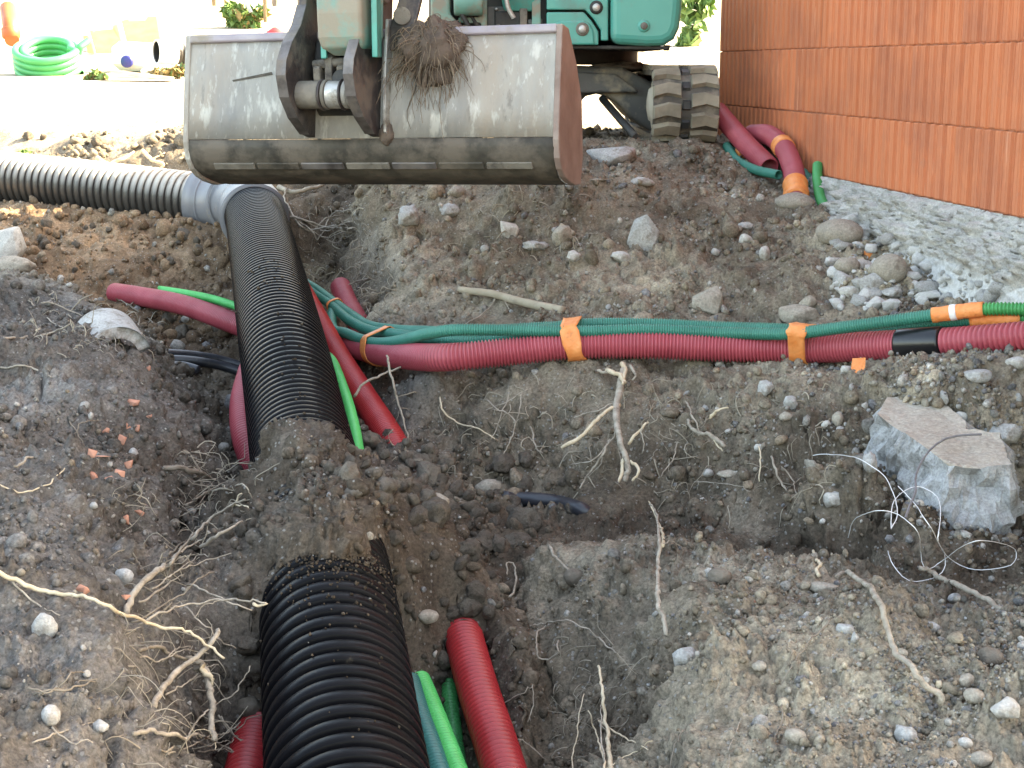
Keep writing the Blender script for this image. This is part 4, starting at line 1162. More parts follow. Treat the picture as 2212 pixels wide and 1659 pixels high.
def skin(prof, hwf, th, name, mat, dent=0.0):
    """a bent plate swept along the bucket's width"""
    xs_ = np.linspace(-1, 1, NX); rings = []
    vs_, n = [], len(prof)
    for side in (0, 1):
        for i, x in enumerate(xs_):
            for k, (b_, z) in enumerate(prof):
                p = Vector((x * hwf(k), b_, z))
                dd = dent * (math.sin(i * .55 + k) * .5 + math.sin(i * .23 + 2 * k) * .6)
                vs_.append((p.x, p.y + (th if side else 0) + dd, p.z))
    fs_ = []
    for side in (0, 1):
        o_ = side * NX * n
        for i in range(NX - 1):
            for k in range(n - 1):
                f = (o_ + i * n + k, o_ + (i + 1) * n + k, o_ + (i + 1) * n + k + 1, o_ + i * n + k + 1)
                fs_.append(f if not side else f[::-1])
    o_ = NX * n
    for i in range(NX - 1):
        fs_.append((i * n, o_ + i * n, o_ + (i + 1) * n, (i + 1) * n)); fs_.append((i * n + n - 1, (i + 1) * n + n - 1, o_ + (i + 1) * n + n - 1, o_ + i * n + n - 1))
    for k in range(n - 1):
        fs_.append((k, k + 1, o_ + k + 1, o_ + k)); e = (NX - 1) * n; fs_.append((e + k, o_ + e + k, o_ + e + k + 1, e + k + 1))
    mb = MB(); mb.add(vs_, fs_, True)
    me = mb
    return bpart(me, name, mat)


bp = [(0.012, BH), (0.004, BH * .85), (0.0, BH * .6), (0.0, BH * .3), (0.0, 0.012)]
o = skin(bp, lambda k: hw, .018, 'back_plate', 'bucket', .0012)
lp = [(0.001, 0.009), (0.006, -.03), (0.022, -.066), (0.055, -.102), (.105, -.127), (.17, -.141), (.25, -.147), (.33, -.142)]
skin(lp, lambda k: hw - .004 - .030 * min(1, k / 5), .018, 'bottom_plate', 'bucket_low', .001)
for q in range(7):
    mb = MB()
    x0 = -hw + .12 + q * (BW - .22) / 7; x1 = x0 + (BW - .22) / 7 - .012
    mb.loft([[(x0, .032, -.086), (x0, .054, -.110), (x0, .064, -.103), (x0, .042, -.079)], [(x1, .032, -.086), (x1, .054, -.110), (x1, .064, -.103), (x1, .042, -.079)]])
    bpart(mb, 'wear_strip', 'iron_mud' if q in (0, 3, 6) else 'bucket_low' if q in (1, 5) else 'edge', .003, 1)
mb = MB(); mb.box((0, .022, BH + .004), (BW - .03, .052, .036)); bpart(mb, 'rim', 'rim', .010, 3)
side = [(0.0, BH + .02), (-.006, BH * .5), (-.004, 0.0), (0.02, -.069), (.055, -.108), (.105, -.133), (.17, -.147), (.26, -.153), (.345, -.14), (.365, -.02), (.32, .20), (.22, BH * .78), (.09, BH + .02)]
for sx in (-1, 1):
    mb = MB(); mb.prism([(b_, z) for b_, z in side], 0, sx * (hw - .020), sx * (hw + .006)); bpart(mb, 'side_plate', 'bucket_side' if sx > 0 else 'bucket', .005)
# scraped groove and mud lumps on the back plate
mb = MB(); mb.loft([[(-hw + .22, -.002, BH * .60), (-hw + .40, -.003, BH * .67), (-hw + .405, -.003, BH * .645), (-hw + .225, -.002, BH * .585)], [(-hw + .22, .008, BH * .60), (-hw + .40, .008, BH * .67), (-hw + .405, .008, BH * .645), (-hw + .225, .008, BH * .585)]])
bpart(mb, 'scrape', 'bucket_low')

ear = [(.006, .015), (-.06, .02), (-.17, .07), (-.25, .14), (-.285, .22), (-.28, .28), (-.235, .36), (-.16, .44), (-.115, .53), (-.10, .66), (-.03, .74), (.05, .76), (.10, .70), (.10, .46), (.006, .42)]


def bl(U, V=200, d=6.25):
    """x along the bucket at picture column U"""
    p = Vector(P(U, V, d)); return (p - bo).dot(ba)


xe = [bl(700), bl(856)]
for x in xe:
    mb = MB(); mb.prism(ear, 0, x - .017, x + .017)
    o = bpart(mb, 'hanger_plate', 'iron', .004)
    mb = MB(); ed_ = ear[1:9]
    for (p_, q_) in zip(ed_[:-1], ed_[1:]):
        mb.loft([[(x - .022, p_[0], p_[1]), (x + .020, p_[0], p_[1]), (x + .020, p_[0] - .005, p_[1] + .001), (x - .022, p_[0] - .005, p_[1] + .001)], [(x - .022, q_[0], q_[1]), (x + .020, q_[0], q_[1]), (x + .020, q_[0] - .005, q_[1] + .001), (x - .022, q_[0] - .005, q_[1] + .001)]])
    bpart(mb, 'plate_edge', 'edge')
    mb = MB(); mb.cyl((x + .015, -.005, .60), (x + .034, -.005, .60), .055, .05, 20); mb.cyl((x + .03, -.005, .60), (x + .045, -.005, .60), .025, .022, 12); bpart(mb, 'boss', 'iron', .003)
xr = bl(886, 170)
mb = MB(); mb.prism([(.004, .01), (-.035, .03), (-.05, .12), (-.055, .30), (-.045, BH + .05), (.004, BH + .06)], 0, xr - .006, xr + .006); bpart(mb, 'stiffener_plate', 'steel', .002)
# lower pin with its collars
pz, pb = .165, -.15


def pin(x0, x1, r, mat, name='pin', bw=.004):
    mb = MB(); mb.cyl((x0, pb, pz), (x1, pb, pz), r, r, 28); return bpart(mb, name, mat, bw)


a0, a1 = xe[0] + .017, xe[1] - .017; sp = a1 - a0
pin(a0, a0 + sp * .38, .056, 'iron_mud', 'pin_boss'); pin(a0 + sp * .385, a0 + sp * .43, .063, 'iron', 'pin_collar'); pin(a0 + sp * .44, a0 + sp * .50, .060, 'iron_mud', 'pin_collar')
pin(a0 + sp * .505, a0 + sp * .74, .055, 'steel', 'pin'); pin(a0 + sp * .745, a0 + sp * .78, .063, 'iron', 'pin_collar'); pin(a0 + sp * .785, a0 + sp * .87, .056, 'bucket', 'pin_collar'); pin(a0 + sp * .875, a1, .060, 'iron_mud', 'pin_boss')
# quick hitch: cast frame with lugs between the hanger plates
mb = MB(); mb.prism([(.004, .10), (-.03, .12), (-.05, .24), (-.06, .33), (-.05, .40), (.06, .42), (.06, .10)], 0, a0 + .012, a1 - .012); bpart(mb, 'hitch_frame', 'dark', .012, 3)
for t, w, z0_, z1_ in ((.30, .030, .20, .30), (.50, .032, .20, .335), (.70, .030, .22, .30)):
    mb = MB(); xx = a0 + sp * t; mb.prism([(-.10, z0_), (-.16, z0_ + .02), (-.17, z1_ - .03), (-.13, z1_), (-.08, z1_)], 0, xx - w / 2, xx + w / 2); bpart(mb, 'hitch_lug', 'iron_mud', .006)
mb = MB(); mb.cyl((a0 + sp * .22, -.145, .285), (a0 + sp * .80, -.145, .295), .018, .018, 14); bpart(mb, 'hitch_bar', 'iron_mud')
mb = MB(); mb.cyl((a0 + sp * .72, -.10, .225), (a0 + sp * .72, -.17, .225), .040, .036, 18); bpart(mb, 'hitch_bolt', 'dark', .004)


def lumpy(center, r, seed, sub=3, amp=.25, fr_=2.2):
    import bmesh
    bm = bmesh.new(); bmesh.ops.create_icosphere(bm, subdivisions=sub, radius=1.0)
    v = np.array([p.co[:] for p in bm.verts]); f = np.array([[q.index for q in fc.verts] for fc in bm.faces]); bm.free()
    k = 1 + amp * fbm(v, fr_, 4, .6, seed * 3.7)
    return np.asarray(center) + v * k[:, None] * np.asarray(r), f


v_, f_ = lumpy(P(836, 290, 6.05), (.030, .025, .046), 4); o = link_mesh('mud_lump', mesh_np('mud_lump', v_, f_, M['sod'], False)); o.parent = bk; o.matrix_parent_inverse = Matrix.Translation(bo).inverted()
v_, f_ = lumpy(P(690, 285, 6.18), (.020, .02, .035), 5); o = link_mesh('mud_lump', mesh_np('mud_lump', v_, f_, M['sod'], False)); o.parent = bk; o.matrix_parent_inverse = Matrix.Translation(bo).inverted()

# --- arm, link and boom
at = Vector(PY(752, 108, 5.98)); aw = .093
mb = MB()
secs = [(-.02, .055, .05, .0), (.01, .088, .095, .0), (.05, .094, .11, .0), (.14, .094, .115, .0), (.5, .098, .13, .05), (1.7, .12, .2, .30)]
rg = []
for z, w, t, sh in secs:
    c = at + Vector((0, .12 + sh, z))
    rg.append([tuple(c + ba * sx * w + Vector((bb.x * sy * t, bb.y * sy * t, 0))) for sx, sy in ((-1, -1), (-.86, -1.06), (.86, -1.06), (1, -1), (1, 1), (-1, 1))])
mb.loft(rg); arm = bev(mb.obj('arm', M['teal_arm'], ex), .008)
for sx in (-1, 1):
    mb = MB(); c = at + ba * sx * (aw + .016) + Vector((0, .12, 0)); mb.loft([[tuple(c + ba * q + Vector((0, y_, z_))) for q, y_ in ((-.012, -.09), (.012, -.09), (.012, .1), (-.012, .1))] for z_ in (-.03, .30)]); bev(mb.obj('arm_plate', M['teal'], ex), .004)
lk = Vector(P(872, 60, 6.05))
mb = MB(); rgs = []
for t_, dx, dy, dz, w in ((0, -.02, -.04, -.09, .04), (.3, 0, -.05, .0, .055), (.6, .03, -.03, .10, .05), (1, .06, .02, .26, .055), (1.4, .06, .1, .6, .06)):
    c = lk + Vector((dx, dy, dz)); rgs.append([tuple(c + ba * a_ + Vector((0, b_, 0))) for a_, b_ in ((-w, -.03), (w, -.03), (w, .03), (-w, .03))])
mb.loft(rgs); bev(mb.obj('bucket_link', M['iron'], ex), .01, 3)
mb = MB(); mb.cyl(tuple(lk + Vector((.0, -.09, .045))), tuple(lk + Vector((.0, -.05, .045))), .035, .03, 16); mb.obj('link_pin', M['iron_mud'], ex)
mb = MB(); top = at + Vector((0, .42, 1.7))
rgs = []
for t_ in np.linspace(0, 1, 6):
    c = top.lerp(Vector((0.05, 8.75, ZC + .45)), t_) + Vector((0, 0, math.sin(t_ * math.pi) * 1.1)); h = .16 + .05 * math.sin(t_ * math.pi)
    rgs.append([tuple(c + Vector((a_, b_ * .6, b_))) for a_, b_ in ((-.1, -h), (.1, -h), (.1, h), (-.1, h))])
mb.loft(rgs); bev(mb.obj('boom', M['teal'], ex), .02)

# --- upper body
Y0 = 8.62
panel('counterweight', [(1319, -95), (1319, 95), (1400, 100), (1436, 98), (1458, 84), (1469, 60), (1474, 20), (1476, -40), (1476, -95)], Y0 - .05, Y0 + 1.75, 'teal', .055, 4)
panel('side_panel', [(1181, -95), (1314, -95), (1314, 88), (1298, 88), (1298, 66), (1283, 42), (1264, 21), (1181, 21)], Y0 - .02, Y0 + .5, 'teal', .008)
hp = panel('hatch', [(1181, 26), (1261, 26), (1278, 45), (1293, 69), (1293, 97), (1181, 97)], Y0 - .022, Y0 + .5, 'teal', .008)
panel('hatch_cover', [(1194, 97), (1194, 60), (1199, 49), (1211, 44), (1262, 44), (1275, 51), (1283, 68), (1285, 97)], Y0 - .034, Y0 + .2, 'teal', .012, 3)
panel('body_core', [(925, -95), (1470, -95), (1462, 70), (1440, 90), (925, 92)], Y0 + .12, Y0 + 1.7, 'dark', .03)
panel('belly_plate', [(1185, 97), (1452, 100), (1440, 107), (1185, 105)], Y0 + .02, Y0 + 1.6, 'dark', .004)
panel('door_post', [(1149, -95), (1168, -95), (1168, 97), (1149, 97)], Y0 + .0, Y0 + .4, 'teal_old', .006)
panel('cover_plate', [(1052, 14), (1136, 14), (1136, 74), (1052, 74)], Y0 + .06, Y0 + .2, 'frame', .008)
panel('cover_plate', [(1068, 24), (1128, 24), (1128, 64), (1120, 70), (1076, 70), (1068, 64)], Y0 + .045, Y0 + .2, 'dark', .008)
panel('mounting_bracket', [(1039, -140), (1052, -140), (1052, 84), (1039, 84), (1039, 50), (990, 49), (990, 36), (1034, 36), (1039, 30)], Y0 - .03, Y0 + .08, 'teal_old', .008)
panel('strut', [(1118, -100), (1136, -100), (1140, 0), (1138, 76), (1124, 76)], Y0 + .02, Y0 + .1, 'iron_mud', .006)
panel('step_bar', [(1140, 42), (1172, 40), (1172, 52), (1140, 54)], Y0 + .03, Y0 + .2, 'frame', .006)
panel('swing_frame', [(930, -200), (968, -200), (972, 30), (1000, 60), (1000, 90), (930, 90)], Y0 - .10, Y0 + .2, 'teal_old', .014, 3)
mb = MB(); c = XZ(1005, 5, Y0); mb.cyl((c[0] - .06, Y0 - .06, c[1]), (c[0] + .10, Y0 - .06, c[1] + .0), .075, .075, 22); bev(mb.obj('swing_cylinder', M['teal_old'], ex), .01)
for i, pts_ in enumerate((((1000, -60), (1012, 20), (1035, 60)), ((1090, -60), (1096, 10), (1110, 40)), ((985, -60), (990, 10), (1018, 66)))):
    pp = smooth_path([np.array((*XZ(u, v, Y0)[:1], Y0 - .02 - .03 * i, XZ(u, v, Y0)[1])) for u, v in pts_], 8)
    s_ = np.linspace(0, path_len(pp), 24); v_, f_ = tube_arrays(pp, s_, np.full(24, .014), 10); link_mesh('hydraulic_line', mesh_np('hydraulic_line', v_, f_, M['dark' if i != 1 else 'steel'], True), ex)


def bolt(u, v, r, y, ring='dark', headm='steel', name='bolt'):
    x, z = XZ(u, v, y); mb = MB(); mb.lathe([(0, r * 1.7), (.006, r * 1.7), (.008, r * 1.2), (.0085, .001)], (x, y + .004, z), (0, -1, 0), 20); p = mb.obj(name, M[ring], ex)
    mb = MB(); mb.lathe([(0, r), (.010, r), (.014, r * .8), (.0145, .001)], (x, y - .002, z), (0, -1, 0), 14); mb.obj('bolt_head', M[headm], p)


bolt(1258, 63, .022, Y0 - .036, 'iron_mud', 'steel'); bolt(1288, 16, .022, Y0 - .022); bolt(1391, 56, .020, Y0 - .052, 'teal', 'frame')
bolt(1076, 60, .012, Y0 + .043, 'frame', 'steel'); bolt(1120, 60, .012, Y0 + .043, 'frame', 'steel'); bolt(1072, 20, .008, Y0 + .055, 'frame', 'steel')
for u in (1000,): bolt(u, 40, .014, Y0 - .032, 'teal_old', 'iron_mud')
for u in (1345, 1385, 1420, 1440):
    x, z = XZ(u, 105, Y0 + .3); mb = MB(); mb.cyl((x, Y0 + .3, z - .012), (x, Y0 + .3, z + .02), .018, .018, 10); mb.obj('bolt', M['dark'], ex)

# --- undercarriage
x, z1_ = XZ(1376, 100, 9.35); _, z0_ = XZ(1376, 140, 9.35)
mb = MB(); mb.cyl((.20, 9.75, z0_), (.20, 9.75, z1_ + .03), .60, .60, 40); bev(mb.obj('slew_ring', M['dark'], ex), .012)
panel('track_frame', [(1180, 138), (1345, 146), (1392, 168), (1440, 196), (1440, 285), (1412, 288), (1360, 254), (1332, 222), (1310, 208), (1288, 203), (1266, 208), (1252, 222), (1240, 246), (1180, 246)], 9.05, 9.75, 'frame', .03, 3)
panel('cross_member', [(1180, 150), (1330, 160), (1372, 190), (1380, 200), (1300, 200), (1180, 205)], 8.98, 9.1, 'frame', .02, 3)
mb = MB(); a_ = XZ(1304, 214, 8.85); b_ = XZ(1372, 296, 8.55); mb.cyl((a_[0], 9.0, a_[1]), (b_[0], 8.5, b_[1]), .022, .022, 10); mb.obj('blade_arm', M['dark'], ex)
v_, f_ = lumpy((XZ(1345, 148, 9.2)[0], 9.3, XZ(1345, 148, 9.2)[1] + .01), (.17, .14, .028), 9, 3, .5, 3.0); link_mesh('dried_mud', mesh_np('dried_mud', v_, f_, M['sod'], False), ex)
panel('blade', [(500, 318), (1258, 318), (1264, 338), (1258, 352), (500, 352)], 8.05, 8.12, 'bucket_side', .01)

TX0, TX1 = XZ(1413, 220, 8.42)[0], XZ(1556, 220, 8.42)[0]
TZ0 = XZ(1480, 313, 8.48)[1]; TZ1 = XZ(1480, 141, 8.62)[1]
TR = (TZ1 - TZ0) / 2 - .024; TYF = 8.42 + TR + .03; TYB = TYF + 1.75; TZC = (TZ0 + TZ1) / 2
TPER = 2 * (TYB - TYF) + 2 * math.pi * TR


def tpos(s):
    """place on the belt's middle line and its outward direction (y, z); s grows over the top towards the back"""
    s %= TPER; Ls = TYB - TYF
    if s < Ls: return (TYF + s, TZC + TR, 0.0, 1.0)
    s -= Ls
    if s < math.pi * TR: a = s / TR; return (TYB + TR * math.sin(a), TZC + TR * math.cos(a), math.sin(a), math.cos(a))
    s -= math.pi * TR
    if s < Ls: return (TYB - s, TZC - TR, 0.0, -1.0)
    a = (s - Ls) / TR
    return (TYF - TR * math.sin(a), TZC - TR * math.cos(a), -math.sin(a), -math.cos(a))


def track(x0, x1, lugs):
    # belt
    mb = MB(); rings = []
    for s in np.linspace(0, TPER, 90, endpoint=False):
        y_, z_, ny, nz = tpos(s); rings.append([(x0, y_, z_), (x1, y_, z_), (x1, y_ - ny * .03, z_ - nz * .03), (x0, y_ - ny * .03, z_ - nz * .03)])
    rings.append(rings[0]); mb.loft(rings, False, False, None, False)
    t = mb.obj('rubber_track', M['rubber_dark'], ex)
    if lugs:
        w = (x1 - x0); cx_ = (x0 + x1) / 2; n = int(TPER / .108); pt = TPER / n
        protos = []
        for sx in (-1, 1):
            mb = MB(); e, c = sx * (w / 2 + .004), sx * w * .075     # edge and middle
            base = [(c, -.046), (c, .034), (sx * w * .27, .044), (e, .022), (e, -.050), (sx * w * .30, -.030)]
            topp = [(c + sx * .005, -.041), (c + sx * .005, .029), (sx * w * .27, .038), (e - sx * .010, .016), (e - sx * .010, -.044), (sx * w * .30, -.025)]
            if sx < 0: base = base[::-1]; topp = topp[::-1]
            mb.loft([[(p[0], p[1], -.002) for p in base], [(p[0], p[1], .026) for p in topp]]); protos.append(mb.mesh('lug', M['rubber']))
        mb = MB(); mb.loft([[(-w * .062, -.030, -.002), (w * .062, -.030, -.002), (w * .062, .026, -.002), (-w * .062, .026, -.002)], [(-w * .05, -.022, .014), (w * .05, -.022, .014), (w * .05, .018, .014), (-w * .05, .018, .014)]]); link_p = mb.mesh('tread_link', M['dark'])
        for i in range(n):
            for k, sx in enumerate((-1, 1)):
                y_, z_, ny, nz = tpos((i + .5 * k) * pt); nv = Vector((0, ny, nz)); tv = Vector((0, nz, -ny))
                o = bpy.data.objects.new('lug', protos[k]); COL.objects.link(o); o.parent = t
                o.matrix_basis = Matrix.Translation((cx_, y_, z_)) @ Matrix((Vector((1, 0, 0)), tv, nv)).transposed().to_4x4()
            y_, z_, ny, nz = tpos((i + .25) * pt); nv = Vector((0, ny, nz)); tv = Vector((0, nz, -ny))
            o = bpy.data.objects.new('tread_link', link_p); COL.objects.link(o); o.parent = t
            o.matrix_basis = Matrix.Translation((cx_, y_, z_)) @ Matrix((Vector((1, 0, 0)), tv, nv)).transposed().to_4x4()
    for yy in (TYF, TYB):
        for xx in (x0 + .02, x1 - .02):
            sgn = -1 if xx < (x0 + x1) / 2 else 1
            mb = MB(); mb.lathe([(0, TR - .034), (.02, TR - .034), (.03, TR - .06), (.02, TR * .55), (.05, TR * .45), (.06, TR * .2), (.06, .001)], (xx - sgn * .02, yy, TZC), (sgn, 0, 0), 36); o = mb.obj('idler_wheel', M['sprocket'], ex)
    for q in range(4):
        yy = TYF + (q + .9) * (TYB - TYF) / 5; mb = MB(); mb.cyl((x0 + .05, yy, TZC - TR + .11), (x1 - .05, yy, TZC - TR + .11), .075, .075, 22); mb.obj('roller', M['frame'], ex)
    mb = MB(); mb.box(((x0 + x1) / 2, (TYF + TYB) / 2, TZC), (w_ := (x1 - x0) * .5, TYB - TYF, TR * .8)); bev(mb.obj('roller_frame', M['frame'], ex), .02)


track(TX0, TX1, True)
track(TX0 - 1.32, TX1 - 1.32, False)

# --- torn sod caught on the bucket
sod = empty('sod_clump', P(950, 110, 5.95)); tag(sod, 'hairy brown clump of sod and roots caught on top of the bucket', 'sod')
v_, f_ = lumpy(P(938, 108, 5.97), (.125, .07, .125), 12, 4, .38, 2.0); link_mesh('earth', mesh_np('earth', v_, f_, M['sod'], False), sod)


def strands(n, fn, r0, sides=3, rings=7):
    vs_, fs_ = [], []; b = 0
    for i in range(n):
        pth, r = fn(i)
        s = np.linspace(0, path_len(pth), rings); v, f = tube_arrays(pth, s, np.linspace(r, r * .4, rings), sides)
        vs_.append(v); fs_.append(f + b); b += len(v)
    return np.concatenate(vs_), np.concatenate(fs_)


rs_ = np.random.default_rng(8)
Vn, Fn = len(v_), v_


def sod_hair(i):
    p = v_[rs_.integers(0, len(v_))]; d = (p - P(938, 108, 5.97)); d /= np.linalg.norm(d)
    if d[1] > .3: d[1] *= -1; p = p * np.array((1, 1, 1)) + np.array((0, -.08, 0))
    L = rs_.uniform(.05, .17); g = np.array((.02, -.01, -1.0)) + rs_.normal(0, .25, 3)
    pts_ = [p - d * .02]
    for k in range(4):
        pts_.append(pts_[-1] + (d * (1 - k * .3) + g * (.35 + k * .25) + rs_.normal(0, .25, 3)) * L / 4)
    return smooth_path(pts_, 3), rs_.uniform(.0012, .0028)


hv, hf = strands(420, sod_hair, .002)
o = link_mesh('root_hairs', mesh_np('root_hairs', hv, hf, M['sod_root'], True), sod); o['kind'] = 'stuff'
# ------------------------------------------------------------------ stones, rubble and clods
import bmesh


def ico(sub):
    bm = bmesh.new(); bmesh.ops.create_icosphere(bm, subdivisions=sub, radius=1.0)
    v = np.array([p.co[:] for p in bm.verts]); f = np.array([[q.index for q in fc.verts] for fc in bm.faces]); bm.free()
    return v, f


ICO = {k: ico(k) for k in (1, 2, 3, 4)}


def rock_shape(sub, seed, planes=13, soft=.5, amp=.07, freq=2.6):
    """a broken stone: a ball cut by planes, roughened; soft 0 angular .. 1 rounded"""
    rg = np.random.default_rng(seed); v, f = ICO[sub]
    n = rg.normal(size=(planes, 3)); n /= np.linalg.norm(n, axis=1)[:, None]; h = rg.uniform(.52, .86, planes)
    dt = np.maximum(v @ n.T, 1e-3); r = np.minimum((h / dt).min(1), 1.0)
    r = r * (1 - soft) + soft * .86
    r = r * (1 + amp * fbm(v, freq, 4, .6, seed * 1.31) + amp * .35 * fbm(v, 7.0, 2, .5, seed * .7))
    return v * r[:, None], f


def hull_shape(seed, n=15):
    """an angular broken piece: the hull of a few scattered points"""
    rg = np.random.default_rng(seed); p = rg.normal(size=(n, 3)); p /= np.linalg.norm(p, axis=1)[:, None]; p *= rg.uniform(.78, 1.0, (n, 1))
    bm = bmesh.new(); vv = [bm.verts.new(q) for q in p]
    r_ = bmesh.ops.convex_hull(bm, input=vv); bmesh.ops.delete(bm, geom=[g for g in r_['geom_interior'] if isinstance(g, bmesh.types.BMVert)], context='VERTS')
    bmesh.ops.bevel(bm, geom=bm.edges[:], offset=.035, segments=1, affect='EDGES')
    bmesh.ops.triangulate(bm, faces=bm.faces); bm.normal_update()
    bmesh.ops.recalc_face_normals(bm, faces=bm.faces)
    bm.verts.index_update()
    v = np.array([q.co[:] for q in bm.verts]); f = np.array([[q.index for q in fc.verts] for fc in bm.faces]); bm.free()
    return v, f


def rot_m(rg, flat=False):
    a = rg.uniform(0, 2 * math.pi)
    if flat: return Matrix.Rotation(a, 3, 'Z') @ Matrix.Rotation(rg.normal(0, .2), 3, 'X')
    q = rg.normal(size=4); q /= np.linalg.norm(q)
    from mathutils import Quaternion
    return Quaternion(q).to_matrix()


_seed = [100]


def stone(name, U, V, w, h, mat, label, soft=.4, dep=None, sub=3, planes=13, group=None, cat='stone', amp=.07, tilt=0.0, front=.0, smooth=False, d=None):
    """a stone that shows w x h picture units big at U, V, bedded in the ground there"""
    _seed[0] += 1
    p, n, dd = hit(U, V + h * .28)
    if d is None: d = dd
    if p is None: return None
    k = d / F / K; rx, rz = w * k / 2, h * k / 2; ry = dep * rx if dep else (rx + rz) / 2
    v, f = hull_shape(_seed[0], 9 if name == 'brick_shard' else 15 + _seed[0] % 8) if soft <= .25 and amp < .15 else rock_shape(sub, _seed[0], planes, soft, amp)
    v = v / np.abs(v).max(0)
    c, s = math.cos(tilt), math.sin(tilt)
    v = v * np.array((rx, ry, rz)); v = np.stack([v[:, 0] * c - v[:, 2] * s, v[:, 1], v[:, 0] * s + v[:, 2] * c], 1)
    ctr = CAM + ray(U, V) * (d - ry * front)
    me = mesh_np(name, v, f, M[mat], smooth)
    o = link_mesh(name, me); o.location = ctr
    return tag(o, label, cat, group)


GW, GB = 'stones at the foot of the wall', 'stones in the bank'
stone('boulder', 1716, 437, 88, 46, 'stone_brown', 'flat tan boulder under the taped red conduit end', .75, 1.0, group=GW, cat='boulder', smooth=True)
stone('boulder', 1814, 505, 104, 66, 'stone_brown', 'largest round brown boulder below the bent green hose end', .8, .9, group=GW, cat='boulder', smooth=True, amp=.05)
stone('boulder', 1922, 581, 84, 68, 'stone_brown', 'round brown boulder among white concrete rubble, further from the hoses', .8, .9, group=GW, cat='boulder', smooth=True, amp=.05)
stone('stone', 1862, 464, 34, 26, 'stone_grey', 'dark grey stone between the green hose end and the wood stick', .3, group=GW)
stone('stone', 1826, 575, 66, 44, 'stone_brown', 'tan angular stone between the two round boulders', .3, group=GW)
stone('stone', 1862, 572, 46, 26, 'stone_pale', 'white broken piece beside the orange scrap', .1, group=GW)
stone('stone', 1815, 606, 66, 46, 'stone_grey', 'grey angular stone above a white slab of rubble', .2, group=GW)
stone('stone', 1838, 632, 66, 30, 'stone_pale', 'pale flat rubble slab below the grey angular stone', .1, group=GW)
stone('stone', 1880, 615, 60, 54, 'stone_grey', 'grey broken stone below the second round boulder', .15, group=GW)
stone('stone', 1928, 633, 48, 28, 'stone_grey', 'dark grey flat stone under the second round boulder', .15, group=GW)
stone('stone', 1730, 680, 96, 50, 'stone_brown', 'wide wedge shaped stone lying just behind the green hoses', .15, group=GB)
stone('stone', 1725, 704, 50, 18, 'stone_pale', 'small pale stone wedged between the wedge stone and the green hoses', .2, group=GB)
stone('stone', 1745, 655, 40, 36, 'stone_brown', 'small tan stone above the wedge shaped stone', .3, group=GB)
stone('stone', 1535, 650, 84, 66, 'stone_brown', 'half buried tan rock with one sharp ridge in the bank behind the hoses', .1, group=GB, planes=8)
stone('stone', 1395, 512, 82, 100, 'stone_grey', 'biggest whitish grey rock in the middle of the bank', .2, .7, group=GB, planes=9)
stone('stone', 1100, 497, 42, 58, 'stone_pale', 'pale pointed stone standing in the bank under the bucket', .1, .6, group=GB, planes=10, tilt=.35)
stone('stone', 1342, 558, 46, 32, 'stone_pale', 'white hollow shell-like stone next to the biggest rock', .2, group=GB)
stone('stone', 1240, 555, 34, 30, 'stone_pale', 'bright white triangular chip in the bank', .05, group=GB, planes=9)
stone('stone', 1215, 510, 46, 46, 'stone_brown', 'brown split stone left loose between the pale pointed stone and the biggest rock', .1, group=GB, planes=10)
stone('stone', 1652, 547, 26, 40, 'stone_pale', 'upright pale stone in the bank below the flat tan boulder', .3, group=GB)
stone('stone', 1612, 518, 34, 26, 'stone_pale', 'small pale lump with a dark hollow under it', .3, group=GB)
stone('stone', 1612, 488, 36, 18, 'stone_grey', 'flat grey stone high in the bank near the wall', .3, group=GB)
stone('stone', 1545, 545, 20, 18, 'stone_pale', 'small round pale pebble in the middle of the bank', .6, group=GB)
stone('stone', 1385, 392, 66, 24, 'stone_pale', 'crumbly pale concrete lump beside the bucket corner', .3, group=GB, amp=.18)
stone('stone', 985, 415, 42, 30, 'stone_brown', 'tan stone right under the bucket lip', .3, group=GB)
stone('stone', 975, 455, 52, 34, 'stone_grey', 'grey crumbly lump high on the rooty end of the bank', .3, group=GB, amp=.2)
stone('stone', 1155, 530, 60, 26, 'stone_grey', 'bluish grey rubble beside the pale pointed stone', .1, group=GB, amp=.2)
stone('stone', 885, 470, 50, 60, 'stone_grey', 'grey concrete lump at the rooty end of the bank', .2, group=GB, amp=.2)
stone('stone', 1555, 785, 20, 18, 'stone_pale', 'small pale stone below the hoses', .4)
GL = 'stones below the hoses'
stone('stone', 1652, 838, 40, 38, 'stone_grey', 'bluish grey stone below the wide orange strap', .15, group=GL)
stone('stone', 1705, 873, 36, 36, 'stone_grey', 'grey speckled stone left of the concrete chunk, lower than the bluish one', .15, group=GL)
stone('stone', 1698, 900, 30, 22, 'stone_brown', 'light brown pebble just below the grey speckled stone', .6, group=GL)
stone('stone', 1810, 905, 28, 36, 'stone_brown', 'tan stone in the slope beside the concrete chunk', .5, group=GL)
stone('stone', 1785, 918, 22, 22, 'stone_pale', 'round pale pebble beside the tan stone', .7, group=GL)
stone('stone', 1880, 1000, 34, 56, 'stone_grey', 'knobbly grey stone under the edge of the concrete chunk', .4, group=GL, amp=.16)
stone('stone', 1752, 1012, 36, 44, 'stone_brown', 'small ochre brick-like stone by the clear wire', .1, group=GL, planes=10)
stone('stone', 1800, 1080, 50, 40, 'stone_pale', 'white crusty lump at the foot of the slope', .3, group=GL, amp=.2)
stone('stone', 1575, 1024, 56, 20, 'stone_brown', 'long pale pebble at the foot of the slope', .6, group=GL)
stone('stone', 1530, 1022, 24, 20, 'stone_pale', 'round pale pebble beside the long one', .7, group=GL)
stone('stone', 1640, 968, 26, 20, 'stone_pale', 'bright oval pebble on the dark slope', .7, group=GL)
